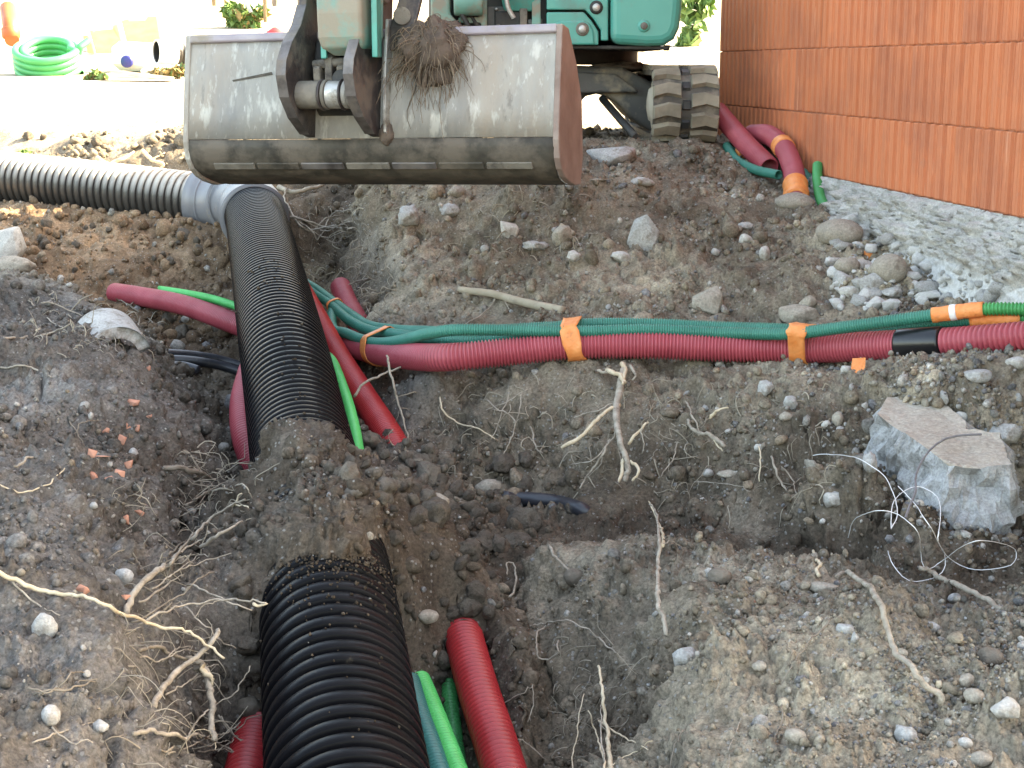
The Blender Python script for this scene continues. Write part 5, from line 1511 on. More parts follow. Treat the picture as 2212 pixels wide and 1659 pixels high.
stone('stone', 1830, 800, 34, 24, 'stone_pale', 'pale chip on the ledge behind the tape flag', .3, group=GL)
stone('stone', 2165, 935, 92, 44, 'stone_grey', 'flat light grey stone behind the concrete chunk', .25, .8, group=GL)
stone('stone', 2080, 905, 44, 34, 'stone_pale', 'pale round stone behind the concrete chunk', .5, group=GL)
stone('stone', 2195, 785, 60, 30, 'stone_pale', 'white stone by the coarse red conduit', .3, group=GL)
stone('stone', 2110, 812, 60, 30, 'stone_grey', 'grey stone on the ledge under the coarse red conduit', .4, group=GL)
GN = 'stones on the near mound'
stone('stone', 2172, 1528, 70, 44, 'stone_pale', 'large pale block shaped stone on the near mound', .15, group=GN, planes=10)
stone('stone', 1828, 1360, 44, 30, 'stone_grey', 'grey white stone beside the thin dark root', .2, group=GN)
stone('stone', 1845, 1378, 18, 28, 'stone_grey', 'small pointed grey stone touching the grey white one', .15, group=GN)
stone('stone', 2010, 1355, 40, 28, 'stone_grey', 'smooth blue grey stone right of the thick root', .6, group=GN)
stone('stone', 2062, 1292, 32, 22, 'stone_grey', 'blue grey stone at the crest of the near mound', .5, group=GN)
stone('stone', 1948, 1410, 30, 20, 'stone_brown', 'tan pebble under the blue grey stone', .6, group=GN)
stone('stone', 2105, 1505, 50, 36, 'stone_brown', 'brown stone beside the large pale block', .5, group=GN)
stone('stone', 2085, 1470, 44, 34, 'stone_brown', 'reddish brown lump above the large pale block', .4, group=GN)
stone('stone', 2140, 1420, 60, 50, 'clod', 'dark brown clod high on the near mound', .5, group=GN, cat='clod', amp=.14)
stone('stone', 1775, 1270, 74, 24, 'stone_brown', 'long tan stone on the crest next to the yellow stub', .4, group=GN)
stone('stone', 1240, 1278 - 32, 50, 40, 'clod', 'dark round clod at the trench side of the crest', .6, group=GN, cat='clod', amp=.12)
stone('stone', 1555, 1245, 54, 40, 'clod', 'dark round clod on the crest of the near mound', .7, group=GN, cat='clod', amp=.1)
stone('stone', 1480, 1420, 60, 54, 'stone_grey', 'grey cracked stone at the trench side of the near mound', .15, group=GN)
stone('stone', 1640, 1440, 34, 24, 'stone_brown', 'pale tan pebble in the middle of the near mound', .6, group=GN)
stone('stone', 1960, 1590, 60, 50, 'stone_grey', 'grey crumbly lump low on the near mound', .3, group=GN, amp=.22)
stone('stone', 1720, 1590, 50, 40, 'stone_brown', 'dirty stone half sunk low on the near mound', .4, group=GN)
stone('stone', 2120, 1640, 50, 34, 'stone_brown', 'smooth tan pebble near the lower corner', .8, group=GN, smooth=True)
stone('stone', 2085, 1605, 34, 26, 'stone_pale', 'pale oval pebble above the smooth tan one', .7, group=GN)
stone('brick_shard', 1630, 1304, 14, 16, 'brick_bit', 'tiny orange crumb on the near mound', .2, sub=2, cat='brick fragment')
stone('brick_shard', 2027, 1480, 20, 22, 'root_pale', 'small cream coloured chip on the near mound', .1, sub=2, cat='chip', planes=9)
GT = 'lumps in the trench'
stone('stone', 922, 1330, 54, 36, 'stone_brown', 'pale tan stone on the trench floor beside the black pipe', .3, group=GT, planes=8)
stone('clod', 1058, 1052, 66, 34, 'stone_brown', 'light brown stone on the dark clods below the slope', .35, group=GT, planes=8)
stone('clod', 946, 1085, 50, 40, 'stone_brown', 'reddish tan stone under the heap of clods', .35, group=GT)
stone('stone', 940, 1420 - 8, 12, 16, 'stone_pale', 'tiny white chip in the trench', .2, group=GT, sub=2)
stone('stone', 1000, 1345, 30, 26, 'clod', 'dark lump in the trench above the bright red conduit', .4, group=GT)
stone('clod', 540, 1530, 66, 60, 'clod', 'big earth clod between the split root and the black pipe', .5, group=GT, amp=.14)
stone('stone', 400, 690, 20, 16, 'stone_grey', 'small grey pebble in the pit', .6, group=GT, sub=2)
GM = 'stones on the mound by the pipe'
stone('stone', 110, 1560 - 15, 0 + 40, 50, 'stone_grey', 'light grey stone low on the mossy mound', .5, group=GM)
stone('stone', 95, 1355, 62, 64, 'stone_grey', 'flat grey stone standing beside the long pale root', .3, .5, group=GM, planes=8)
stone('stone', 268, 1245, 46, 40, 'stone_grey', 'grey stone beside the brick crumbs low on the mound', .3, group=GM)
stone('stone', 216, 1538 + 30, 40, 26, 'stone_grey', 'pale grey chip low on the mound', .2, group=GM)
stone('stone', 288, 980, 22, 30, 'stone_grey', 'rounded grey pebble beside the upper brick shards', .7, group=GM)
stone('stone', 202, 1092, 20, 16, 'stone_grey', 'small dark grey pebble left of the brick shards', .6, group=GM, sub=2)
stone('boulder', 30, 575, 100, 46, 'stone_brown', 'brown earth covered rock on the far crest of the mound', .5, group=GM, cat='boulder', amp=.15)
stone('boulder', 18, 530, 70, 90, 'concrete', 'grey blue broken concrete piece at the picture edge beyond the mound', .2, group=GM, cat='concrete piece', planes=8)
stone('clod', 650, 755, 16, 14, 'clod', 'upper dab of mud stuck on the black pipe', .6, sub=2, d=5.78, cat='mud')
stone('clod', 672, 725 - 4, 20, 22, 'clod', 'larger dab of mud splashed on the flank of the black pipe', .6, sub=2, d=5.93, cat='mud')
GK = 'stones along the track and slab'
stone('stone_slab', 1320, 337, 112, 42, 'stone_grey', 'flat grey stone slab lying in front of the excavator track', .05, .8, planes=9, amp=.04, group=GK, cat='slab')
stone('stone', 1290, 392, 44, 14, 'stone_brown', 'thin flat stone at the bucket corner', .2, group=GK)

# the broken concrete chunk
_seed[0] = 910
c0 = PD(2040, 980, 1.14)
cv, cf = ICO[4]
rg0 = np.random.default_rng(3)
top_uv = [(1892, 893), (1925, 868), (1962, 850), (2030, 880), (2073, 909), (2092, 930), (2150, 945), (2170, 965), (2182, 1004), (2120, 1010), (2045, 1002), (2006, 971), (1946, 932)]
def chunk_drop(v): return 1.08 + (v - 850) / 155 * .08


tp = np.array([PD(u, v, chunk_drop(v)) for i, (u, v) in enumerate(top_uv)])
bt = tp.copy(); bt[:, 2] -= .55; bt[:, 0] -= .02; bt[:, 1] -= .03
from mathutils import geometry as _geo
mb = MB(); mb.loft([[tuple(p) for p in bt], [tuple(p) for p in tp]])
me = mb.mesh('concrete_chunk', M['chunk'])
bm = bmesh.new(); bm.from_mesh(me); bmesh.ops.triangulate(bm, faces=bm.faces)
for _ in range(4): bmesh.ops.subdivide_edges(bm, edges=[e for e in bm.edges if e.calc_length() > .035], cuts=1, use_grid_fill=True); bmesh.ops.triangulate(bm, faces=bm.faces)
bm.normal_update()
pv = np.array([v.co[:] for v in bm.verts]); nv = np.array([v.normal[:] for v in bm.verts])
topness = np.clip(nv[:, 2], 0, 1)
dsp = (.05 * fbm(pv, 5.0, 3, .55, 4.4) + .05 * np.abs(fbm(pv, 11.0, 3, .6, 9.1)) + .012 * fbm(pv, 40., 2, .5, 3.)) * (1 - .93 * topness) + .006 * fbm(pv, 9., 3, .5, 1.)
pv = pv + nv * dsp[:, None]
top_flag = [1 if f.normal.z > .8 else 0 for f in bm.faces]
for v, p in zip(bm.verts, pv): v.co = p
bm.to_mesh(me); bm.free()
me.materials.append(M['slab_top'])
me.polygons.foreach_set('material_index', top_flag)
tag(link_mesh('concrete_chunk', me), 'big broken concrete chunk with a dusty brown top and ragged grey face', 'concrete chunk')

# the broken concrete pipe in the flank of the mound
cp = empty('concrete_pipe', P(275, 720, 6.9)); tag(cp, 'broken old concrete pipe sticking out of the mound with dark cables in it', 'pipe')
_cd = hit(262, 745)[2]
pr_o = 74 * _cd / F / K; pr_i = 48 * _cd / F / K
axis = np.array((.42, -.88, -.16)); axis /= np.linalg.norm(axis)
pc = P(252, 775, _cd - .03)
sd_ = np.cross(axis, (0, 0, 1.0)); sd_ /= np.linalg.norm(sd_); up_ = np.cross(sd_, axis)
na, nl = 60, 16; vs_, fs_ = [], []
aa = np.linspace(math.radians(-75), math.radians(165), na)
rag = .05 * fbm(np.stack([np.cos(aa), np.sin(aa), aa * 0], 1) * 2.2, 1.5, 4, .6, 6.)
for rr_ in (pr_o, pr_i):
    for j in range(nl):
        t = -0.22 + 0.25 * j / (nl - 1)
        for i, a in enumerate(aa):
            tt = t if j < nl - 1 else t + rag[i] * .12 + .03 * math.cos(a * 1.1 + .5)
            vs_.append(pc + axis * tt + sd_ * math.cos(a) * rr_ + up_ * math.sin(a) * rr_)
vs_ = np.array(vs_); B = na * nl
for j in range(nl - 1):
    for i in range(na - 1):
        fs_.append((j * na + i, j * na + i + 1, (j + 1) * na + i + 1, (j + 1) * na + i)); fs_.append((B + j * na + i, B + (j + 1) * na + i, B + (j + 1) * na + i + 1, B + j * na + i + 1))
e = (nl - 1) * na
for i in range(na - 1): fs_.append((e + i, e + i + 1, B + e + i + 1, B + e + i))
for j in range(nl - 1):
    for i in (0, na - 1): fs_.append((j * na + i, (j + 1) * na + i, B + (j + 1) * na + i, B + j * na + i))
link_mesh('pipe_shell', mesh_np('pipe_shell', vs_, np.array(fs_), M['stone_grey'], False), cp)

# brick shards on the mound
GS = 'brick shards on the mound'
for (U, V, w, h, lab) in [(284, 870, 38, 18, 'longest upper orange brick shard on the mound edge'), (322, 785 + 112, 0 + 20, 14, 'small brick shard below the longest upper one'), (276, 924, 26, 24, 'orange brick shard with a pointed corner'), (297, 926, 24, 18, 'rounded brick shard touching the pointed one'),
                          (230, 932, 20, 18, 'little brick shard left of the pointed one'), (262, 952, 24, 30, 'pinkish brick crumb below the pointed shard'), (200, 968 + 12, 24, 22, 'round brick shard at the outer edge of the group'), (222, 988, 0 + 40, 10, 'thin straight brick splinter among the shards'),
                          (256, 1000 + 16, 28, 44, 'upright oblong brick shard'), (200, 1028, 26, 26, 'triangular brick shard lowest in the group'), (236, 1036, 22, 16, 'brick crumb beside the triangular shard'), (280, 985 + 20, 22, 24, 'reddish brick crumb right of the oblong shard'),
                          (180, 1276 + 196 - 196, 32, 30, 'orange brick shard by the long pale root'), (270, 1124, 20, 26, 'brick crumb beside the lower grey stone'), (300, 1108, 26, 18, 'broken brick bit on top of the lower grey stone'), (272, 1292 - 2, 24, 14, 'dark brick shard above the damp hollow'), (320, 795, 12, 14, 'tiny brick crumb under the dark cables')]:
    stone('brick_shard', U, V, w, h, 'brick_bit', lab, .0, .4, sub=3, planes=9, group=GS, cat='brick fragment', amp=.03)
stone('orange_scrap', 1876, 548, 22, 26, 'tape', 'crumpled orange scrap between the two round boulders', .1, .4, sub=2, cat='scrap', amp=.2)
stone('orange_scrap', 1965, 607, 26, 24, 'wood', 'ochre chip under the second round boulder', .1, .4, sub=2, cat='scrap')

# clods big enough to count: copies of a few shapes
protos, protos_dry = [], []
for k in range(9):
    v, f = rock_shape(3, 500 + k, 12, .40 if k % 2 else .18, .24, 1.9); protos.append(mesh_np('clod', v, f, M['clod'], False)); protos_dry.append(mesh_np('clod', v, f, M['clod_light' if k != 4 else 'clod'], False))
rub = []
for k in range(10):
    v, f = hull_shape(600 + k, 13 + k); rub.append((mesh_np('rubble_piece', v, f, M['rubble'], False), mesh_np('rubble_piece', v, f, M['stone_grey'], False)))
peb = []
for k in range(6):
    v, f = rock_shape(2, 700 + k, 9, .38, .08) if k % 2 else hull_shape(700 + k, 20); peb.append((mesh_np('pebble', v, f, M['stone_grey'], False), mesh_np('pebble', v, f, M['stone_brown'], False), mesh_np('pebble', v, f, M['stone_pale'], False)))
rgc = np.random.default_rng(21)


_fb = BVHTree.FromPolygons(fv.tolist(), fq.tolist())


def hit_foot(U, V):
    p, n, d = hit(U, V)
    r = ray(U, V); r = r / np.linalg.norm(r); h = _fb.ray_cast(Vector(CAM), Vector(r))
    if h[0] is not None:
        d2 = float((np.array(h[0]) - CAM) @ FWD)
        if p is None or d2 < d: return np.array(h[0]), np.array((0, 0, 1.0)), d2
    return p, n, d


def spread(n, box, size, kind, label, cat, group, tri=None):
    k = 0; tries = 0
    while k < n and tries < n * 6:
        tries += 1
        U = rgc.uniform(box[0], box[2]); V = rgc.uniform(box[1], box[3])
        if tri and not tri(U, V): continue
        p, nn, d = (hit_foot if kind == 'rubble' else hit)(U, V)
        if p is None or d > (11.2 if kind == 'rubble' else 10.75): continue
        s = size[0] + (size[1] - size[0]) * rgc.power(0.5) ** 1.6
        r = s * d / F / K / 2
        if kind == 'clod': me = protos[rgc.integers(0, 9)]
        elif kind == 'dry': me = protos_dry[rgc.integers(0, 9)]
        elif kind == 'rubble': me = rub[rgc.integers(0, 10)][0 if rgc.random() < .7 else 1]
        else: me = peb[rgc.integers(0, 6)][int(rgc.choice([0, 1, 2], p=[.42, .46, .12]))]
        o = bpy.data.objects.new(me.name.split('.')[0], me); COL.objects.link(o)
        o.location = p + nn * r * .35
        sc = Vector((r * rgc.uniform(.85, 1.25), r * rgc.uniform(.8, 1.15), r * rgc.uniform(.65, .95)))
        o.rotation_mode = 'QUATERNION'; o.rotation_quaternion = rot_m(rgc, kind == 'rubble').to_quaternion(); o.scale = sc
        fu = (U - box[0]) / (box[2] - box[0]); fv = (V - box[1]) / (box[3] - box[1])
        tag(o, ('small ' if s < size[0] * .45 + size[1] * .55 else 'larger ') + label + ', ' + ('upper' if fv < .5 else 'lower') + (' left' if fu < .34 else ' right' if fu > .66 else ' middle') + ' side', cat, group); k += 1


spread(64, (750, 955, 970, 1090), (24, 66), 'dry', 'brown clod in the heap below the slanting red conduit', 'clod', 'clods in the heap', lambda u, v: v > 945 + .25 * abs(u - 830))
spread(44, (830, 1060, 1140, 1330), (24, 92), 'clod', 'dark clod beside the buried stretch of pipe', 'clod', 'dark clods in the trench', lambda u, v: u > 835 + (v - 1060) * .12)
spread(16, (890, 1380, 1010, 1500), (16, 44), 'clod', 'dark clod around the lime hose end', 'clod', 'clods round the conduit ends')
spread(26, (330, 690, 500, 880), (18, 44), 'clod', 'dark clod on the floor of the cable pit', 'clod', 'clods in the cable pit')
spread(20, (480, 1100, 560, 1520), (24, 70), 'clod', 'earth clod jammed between the mound and the black pipe', 'clod', 'clods beside the pipe')
spread(20, (20, 480, 440, 590), (14, 34), 'clod', 'reddish clod in the trench of the dusty pipe', 'clod', 'clods below the dusty pipe')
spread(20, (960, 990, 1240, 1120), (22, 70), 'clod', 'dark clod at the slope foot below the roots', 'clod', 'clods at the slope foot')
spread(170, (1790, 470, 2160, 672), (14, 58), 'rubble', 'pale broken concrete piece in the rubble by the footing', 'rubble', 'rubble by the footing', lambda u, v: v > 478 + (u - 1820) * .40 and u > 1760 + (v - 470) * .2)
spread(36, (1780, 800, 2212, 960), (12, 32), 'pebble', 'pebble on the gravelly ledge behind the concrete chunk', 'pebble', 'pebbles on the ledge')
spread(44, (1380, 1300, 2212, 1659), (10, 26), 'pebble', 'pebble lying on the loose near mound', 'pebble', 'pebbles on the near mound')
spread(34, (900, 430, 1800, 690), (9, 24), 'pebble', 'pebble sticking out of the bank behind the hoses', 'pebble', 'pebbles in the bank')
spread(22, (1440, 830, 1900, 1080), (9, 24), 'pebble', 'pebble in the dark slope beside the split root', 'pebble', 'pebbles in the dark slope')
spread(26, (0, 800, 420, 1640), (9, 26), 'pebble', 'grey pebble bedded in the mound by the pipe', 'pebble', 'pebbles on the mound')

# crumbs and grit that nobody could count
def scatter(name, n, sub, smin, smax, wfun, seed, pale, label, expo=2.2, bury=.25):
    rg = np.random.default_rng(seed)
    tmask = np.where((np.abs(XX / np.maximum(YY + .6, 1.6)) < .40) & (YY > 2.3) & (YY < 10.6))[0]
    w = wfun(XX[tmask], YY[tmask], mo[tmask, 0]); w = w / w.sum()
    idx = rg.choice(tmask, n, p=w)
    base = pos[idx] + rg.normal(0, .006, (n, 3)) * np.array((1, 1, 0))
    nn = nrm[idx]
    tv, tf = [], None
    for k in range(10):
        v, f = rock_shape(sub, 800 + seed * 20 + k, 9, .3, .08); tv.append(v); tf = f
    tv = np.array(tv)
    q = rg.normal(size=(n, 4)); q /= np.linalg.norm(q, axis=1)[:, None]
    a, b, c, d = q.T
    Rm = np.stack([np.stack([1 - 2 * (c * c + d * d), 2 * (b * c - a * d), 2 * (b * d + a * c)], -1), np.stack([2 * (b * c + a * d), 1 - 2 * (b * b + d * d), 2 * (c * d - a * b)], -1), np.stack([2 * (b * d - a * c), 2 * (c * d + a * b), 1 - 2 * (b * b + c * c)], -1)], 1)
    px = smin * (1 - rg.random(n) * (1 - (smin / smax) ** expo)) ** (-1 / expo)
    size = px * (base[:, 1] + .3) / F
    S = size[:, None] * rg.uniform(.65, 1.25, (n, 3))
    V_ = tv[rg.integers(0, 10, n)] * S[:, None]
    V_ = np.einsum('nij,nkj->nki', Rm, V_) + (base + nn * (size * bury)[:, None])[:, None]
    col = soil_col[idx] * rg.uniform(.72, 1.38, (n, 1))
    pk = rg.random(n) < pale
    stone_c = np.array([(.34, .33, .31), (.42, .39, .34), (.55, .53, .50), (.27, .27, .28), (.36, .29, .22)])[rg.integers(0, 5, n)] * rg.uniform(.75, 1.15, (n, 1))
    col = np.where(pk[:, None], stone_c, col)
    k = tv.shape[1]
    Fc = (tf[None] + (np.arange(n) * k)[:, None, None]).reshape(-1, 3)
    o = link_mesh(name, mesh_np(name, V_.reshape(-1, 3), Fc, M['soil'], False, np.repeat(col, k, 0)))
    o['kind'] = 'stuff'; o['label'] = label
    return o


def w_all(x, y, m): return (.10 + np.clip(patch_of(x, y) * 1.5 - .25, 0, 1.2))


def patch_of(x, y):
    return .5 + 1.1 * fbm(np.stack([x, y, x * 0], 1), 2.2, 3, .55, 61.)


scatter('soil_crumbs', 35000, 1, 1.1, 5.5, w_all, 1, .10, 'loose crumbs of earth and grit over the whole dig', 2.4)
scatter('soil_lumps', 3600, 2, 3.5, 12.0, lambda x, y, m: w_all(x, y, m) * (.25 + m), 2, .06, 'small earth lumps lying in the damp parts of the dig', 2.6)
scatter('gravel', 13000, 1, 1.5, 7.5, lambda x, y, m: w_all(x, y, m) * (1.05 - m) * np.where((x > .2), 1.0, .22) * np.where((x > .27 * y) & (y < 5.4), 5.0, 1.0), 3, .75, 'gravel and pale grit on the dry side of the dig', 2.5)


scatter('ledge_gravel', 3000, 1, 2.0, 9.0, lambda x, y, m: np.where((x > .20 * y) & (y > 4.2) & (y < 6.6), .3 + np.clip(patch_of(x, y), 0, 1), 0.0) * np.where(x > .26 * y, 2.0, .6), 5, .96, 'pale gravel on the ledge behind and around the concrete chunk', 2.2, .3)

# earth that has rolled onto the big pipe at both ends of the heap
def pipe_dirt(n, seed):
    rg = np.random.default_rng(seed); path = PATH['main']
    seg = np.linalg.norm(np.diff(path, axis=0), axis=1); SS = np.concatenate([[0], np.cumsum(seg)])
    T, N, B = frames(path)
    half = rg.random(n) < .5
    off = rg.exponential(.07, n)
    s = np.where(half, S_BURY0 + .30 - off * 1.3, S_BURY1 - .03 + off)
    s[: n // 10] = rg.uniform(SS[-1] * .35, SS[-1] * .9, n // 10)
    c = np.stack([np.interp(s, SS, path[:, k]) for k in range(3)], 1)
    t = np.stack([np.interp(s, SS, T[:, k]) for k in range(3)], 1); t /= np.linalg.norm(t, axis=1)[:, None]
    up = np.array((0, 0, 1.0)) - t * t[:, 2:3]; up /= np.linalg.norm(up, axis=1)[:, None]; sd = np.cross(t, up)
    a = rg.normal(-.1, .5, n); off = off
    rad = PIPE_R * np.where(rg.random(n) < .5, 1.0, .93)
    px_ = np.clip(1.0 * (1 - rg.random(n) * .93) ** (-1 / 2.2), 1, 6)
    size = px_ * (c[:, 1] + .3) / F * 1.0
    p = c + (up * np.cos(a)[:, None] + sd * np.sin(a)[:, None]) * (rad + size * .35)[:, None]
    tv = np.array([rock_shape(1, 1500 + k, 12, .3, .1)[0] for k in range(8)]); tf = ICO[1][1]
    V_ = tv[rg.integers(0, 8, n)] * (size[:, None] * rg.uniform(.7, 1.2, (n, 3)))[:, None] + p[:, None]
    k = tv.shape[1]; Fc = (tf[None] + (np.arange(n) * k)[:, None, None]).reshape(-1, 3)
    col = WET * rg.uniform(.55, 1.25, (n, 1)) * np.array((1, .98, .95))
    o = link_mesh('mud_crumbs', mesh_np('mud_crumbs', V_.reshape(-1, 3), Fc, M['soil'], False, np.repeat(col, k, 0)))
    o['kind'] = 'stuff'; o['label'] = 'earth crumbs lying on the big black pipe at the edges of the heap'


pipe_dirt(2600, 77)
# ------------------------------------------------------------------ roots, sticks, wires
rgr = np.random.default_rng(33)


def rpath(pts, wob=.006):
    """points (U, V, lift off the ground along the line of sight [m], optional own distance)"""
    q = []
    for p in pts:
        if len(p) > 3: d = p[3]
        else:
            h, n, d = hit(p[0], p[1]); d = d - p[2]
        q.append(P(p[0], p[1], d))
    out = smooth_path(q, 10)
    n = len(out); j = np.cumsum(rgr.normal(0, wob * .35, (n, 3)), 0); j -= np.linspace(0, 1, n)[:, None] * j[-1]
    return out + j + rgr.normal(0, wob * .12, (n, 3))


def root_mesh(name, path, r0, r1, mat, n=8, parent=None, knob=.16, tip=True):
    L = path_len(path); m = max(10, int(L / .012)); s = np.linspace(0, L, m)
    r = np.linspace(r0, r1, m) * (1 + knob * np.interp(s, np.linspace(0, L, max(4, m // 3)), rgr.normal(0, 1, max(4, m // 3))) * .6)
    r = np.maximum(r, .0012)
    s = np.concatenate([[0], s, [L]]); r = np.concatenate([[.0005], r, [.0005]])
    v, f = tube_arrays(path, s, r, n)
    return link_mesh(name, mesh_np(name, v, f, M[mat], True), parent)


def px(w, U, V, lift=0):
    """radius of something w picture units thick"""
    h, n, d = hit(U, V); return w * (d - lift) / F / K / 2


def root(label, pts, w0, w1, mat='root', group=None, cat='root', name='root', branches=(), wob=.006, knob=.16):
    p = rpath(pts, wob); mid = pts[len(pts) // 2]
    if len(mid) > 3: k = mid[3] / F / K / 2
    else: k = px(1.0, mid[0], mid[1], mid[2])
    k *= .80
    if not branches:
        return tag(root_mesh(name, p, w0 * k, w1 * k, mat, knob=knob), label, cat, group)
    e = empty(name, p[0]); tag(e, label, cat, group)
    root_mesh('root_stem', p, w0 * k, w1 * k, mat, parent=e, knob=knob)
    for b in branches:
        root_mesh('root_branch', rpath(b[0], wob), b[1] * k, b[2] * k, b[3] if len(b) > 3 else mat, parent=e, knob=knob)
    return e


GRL, GRS, GRN, GRH = 'roots hanging from the mound', 'roots in the slope below the hoses', 'roots on the near mound', 'roots in the hollow behind the pipe'
root('long pale root running across the mound from the picture edge', [(-30, 1228, .02), (20, 1245, .02), (90, 1280, .02), (160, 1292, .03), (240, 1316, .05), (330, 1352, .16), (400, 1368, .22), (440, 1390, .26), (484, 1422, .30)], 13, 7, 'root_pale', GRL, branches=[([(20, 1248, .02), (70, 1300, .01), (130, 1330, .0)], 6, 3, 'root')])
root('thick grey branching root rising from the mound towards the buried pipe', [(272, 1330, .02), (312, 1276, .08), (370, 1215, .14), (400, 1185, .18), (432, 1148, .2), (462, 1115, .2), (500, 1092, .16), (530, 1078, .12)], 17, 6, 'root', GRL,
     branches=[([(500, 1093, .16), (522, 1066, .12)], 7, 3, 'root_pale'), ([(430, 1186, .14), (480, 1160, .12), (524, 1126, .10)], 11, 5), ([(505, 1090, .14), (535, 1096, .1)], 5, 3, 'root_pale'), ([(370, 1216, .12), (420, 1172, .10), (455, 1150, .08)], 8, 4), ([(300, 1300, .04), (360, 1260, .08), (398, 1242, .08)], 7, 3), ([(330, 1245, .04), (380, 1205, .06), (434, 1138, .06)], 7, 4, 'root_dark'), ([(408, 1180, .1), (414, 1140, .1), (436, 1126, .1)], 6, 3)])
root('bent grey root with a pale broken tip pointing at the black pipe', [(300, 1350, .06), (360, 1320, .16), (410, 1296, .22), (470, 1292, .26), (520, 1296, .28), (576, 1304, .3)], 6, 5, 'root', GRL, branches=[([(545, 1302, .29), (578, 1305, .3)], 9, 4, 'root_pale'), ([(400, 1268, .14), (450, 1280, .18), (500, 1300, .22), (545, 1320, .22)], 6, 4)])
root('short thick stick crossing over the long pale root', [(330, 1524, .10), (362, 1484, .14), (400, 1450, .18), (440, 1410, .22), (455, 1380, .24), (470, 1358, .24)], 17, 13, 'root', GRL, knob=.1)
root('split torn root with pale wood hanging at the edge of the mound', [(425, 1440, .1), (448, 1456, .15), (462, 1490, .2), (464, 1530, .22), (460, 1570, .22), (464, 1600, .22)], 24, 14, 'root', GRL,
     branches=[([(462, 1570, .22), (466, 1620, .23)], 6, 2, 'root_pale'), ([(400, 1425, .08), (428, 1440, .12), (446, 1452, .14)], 14, 22, 'root_dark'), ([(440, 1440, .18), (452, 1462, .2), (460, 1478, .2)], 20, 8, 'root_pale'), ([(300, 1400, .03), (350, 1402, .06), (400, 1424, .1)], 9, 12, 'root_dark')])
root('thin pale root arching above the split root', [(350, 1620, .05), (400, 1580, .1), (430, 1535, .14), (470, 1500, .18), (510, 1470, .22), (540, 1440, .24)], 5, 4, 'root', GRL)
root('long thin root running low across the mound to the black pipe', [(285, 1586, .02), (320, 1580, .04), (380, 1590, .06), (440, 1594, .08), (500, 1622, .12), (545, 1645, .14), (576, 1642, .14)], 11, 5, 'root', GRL, branches=[([(470, 1545, .1), (500, 1592, .12), (560, 1610, .14)], 5, 4)])
root('thin root above the lowest long root', [(360, 1628, .03), (410, 1612, .06), (460, 1580, .1), (520, 1560, .14)], 5, 3, 'root', GRL)
root('grey root lying in the dark gap beside the mound', [(350, 1010, .03), (380, 1016, .04), (420, 1022, .05), (465, 1036, .05)], 16, 10, 'root_dark', GRL)
root('pair of pale roots curving out of the earth by the buried pipe', [(400, 1090, .05), (440, 1060, .08), (480, 1044, .1), (510, 1026, .1)], 6, 3, 'root', GRL, branches=[([(420, 1078, .05), (470, 1054, .08), (520, 1050, .1), (545, 1080, .1)], 6, 3)])
root('thin root curling over the dark hollow in the mound', [(30, 1010, .02), (70, 980, .03), (120, 974, .03), (180, 1000, .02)], 7, 4, 'root', GRL)
root('pale thread root below the dark hollow', [(-10, 1045, .01), (50, 1052, .02), (100, 1040, .02), (140, 1012, .02)], 5, 3, 'root_pale', GRL)
root('forked pale root on the upper mound', [(-10, 728, .02), (60, 728, .02), (110, 722, .03), (150, 700, .03)], 7, 5, 'root', GRL, branches=[([(80, 716, .02), (120, 706, .03), (155, 690, .03)], 8, 5, 'root_pale')])
root('pale wavy root on the upper mound below the forked one', [(0, 796, .01), (40, 790, .02), (80, 805, .02), (110, 816, .02)], 6, 3, 'root', GRL)
root('thin roots trailing over the top edge of the mound', [(90, 655, .02), (150, 672, .03), (200, 690, .03), (260, 690, .03)], 4, 2, 'root', GRL, branches=[([(60, 650, .02), (100, 690, .02), (150, 720, .02)], 4, 2), ([(190, 690, .02), (240, 720, .03), (255, 760, .03)], 4, 2), ([(230, 655, .03), (300, 700, .05), (330, 735, .05)], 4, 2)])
root('thin straight root low on the mound near the picture edge', [(70, 1610, .01), (130, 1580, .02), (210, 1560, .02)], 6, 3, 'root', GRL, branches=[([(110, 1570, .01), (160, 1592, .02), (200, 1604, .02)], 6, 3)])
root('grey twig lying on the mound below the flat grey stone', [(70, 1500, .01), (110, 1500, .02), (160, 1490, .02), (205, 1472, .02)], 6, 4, 'root_dark', GRL)

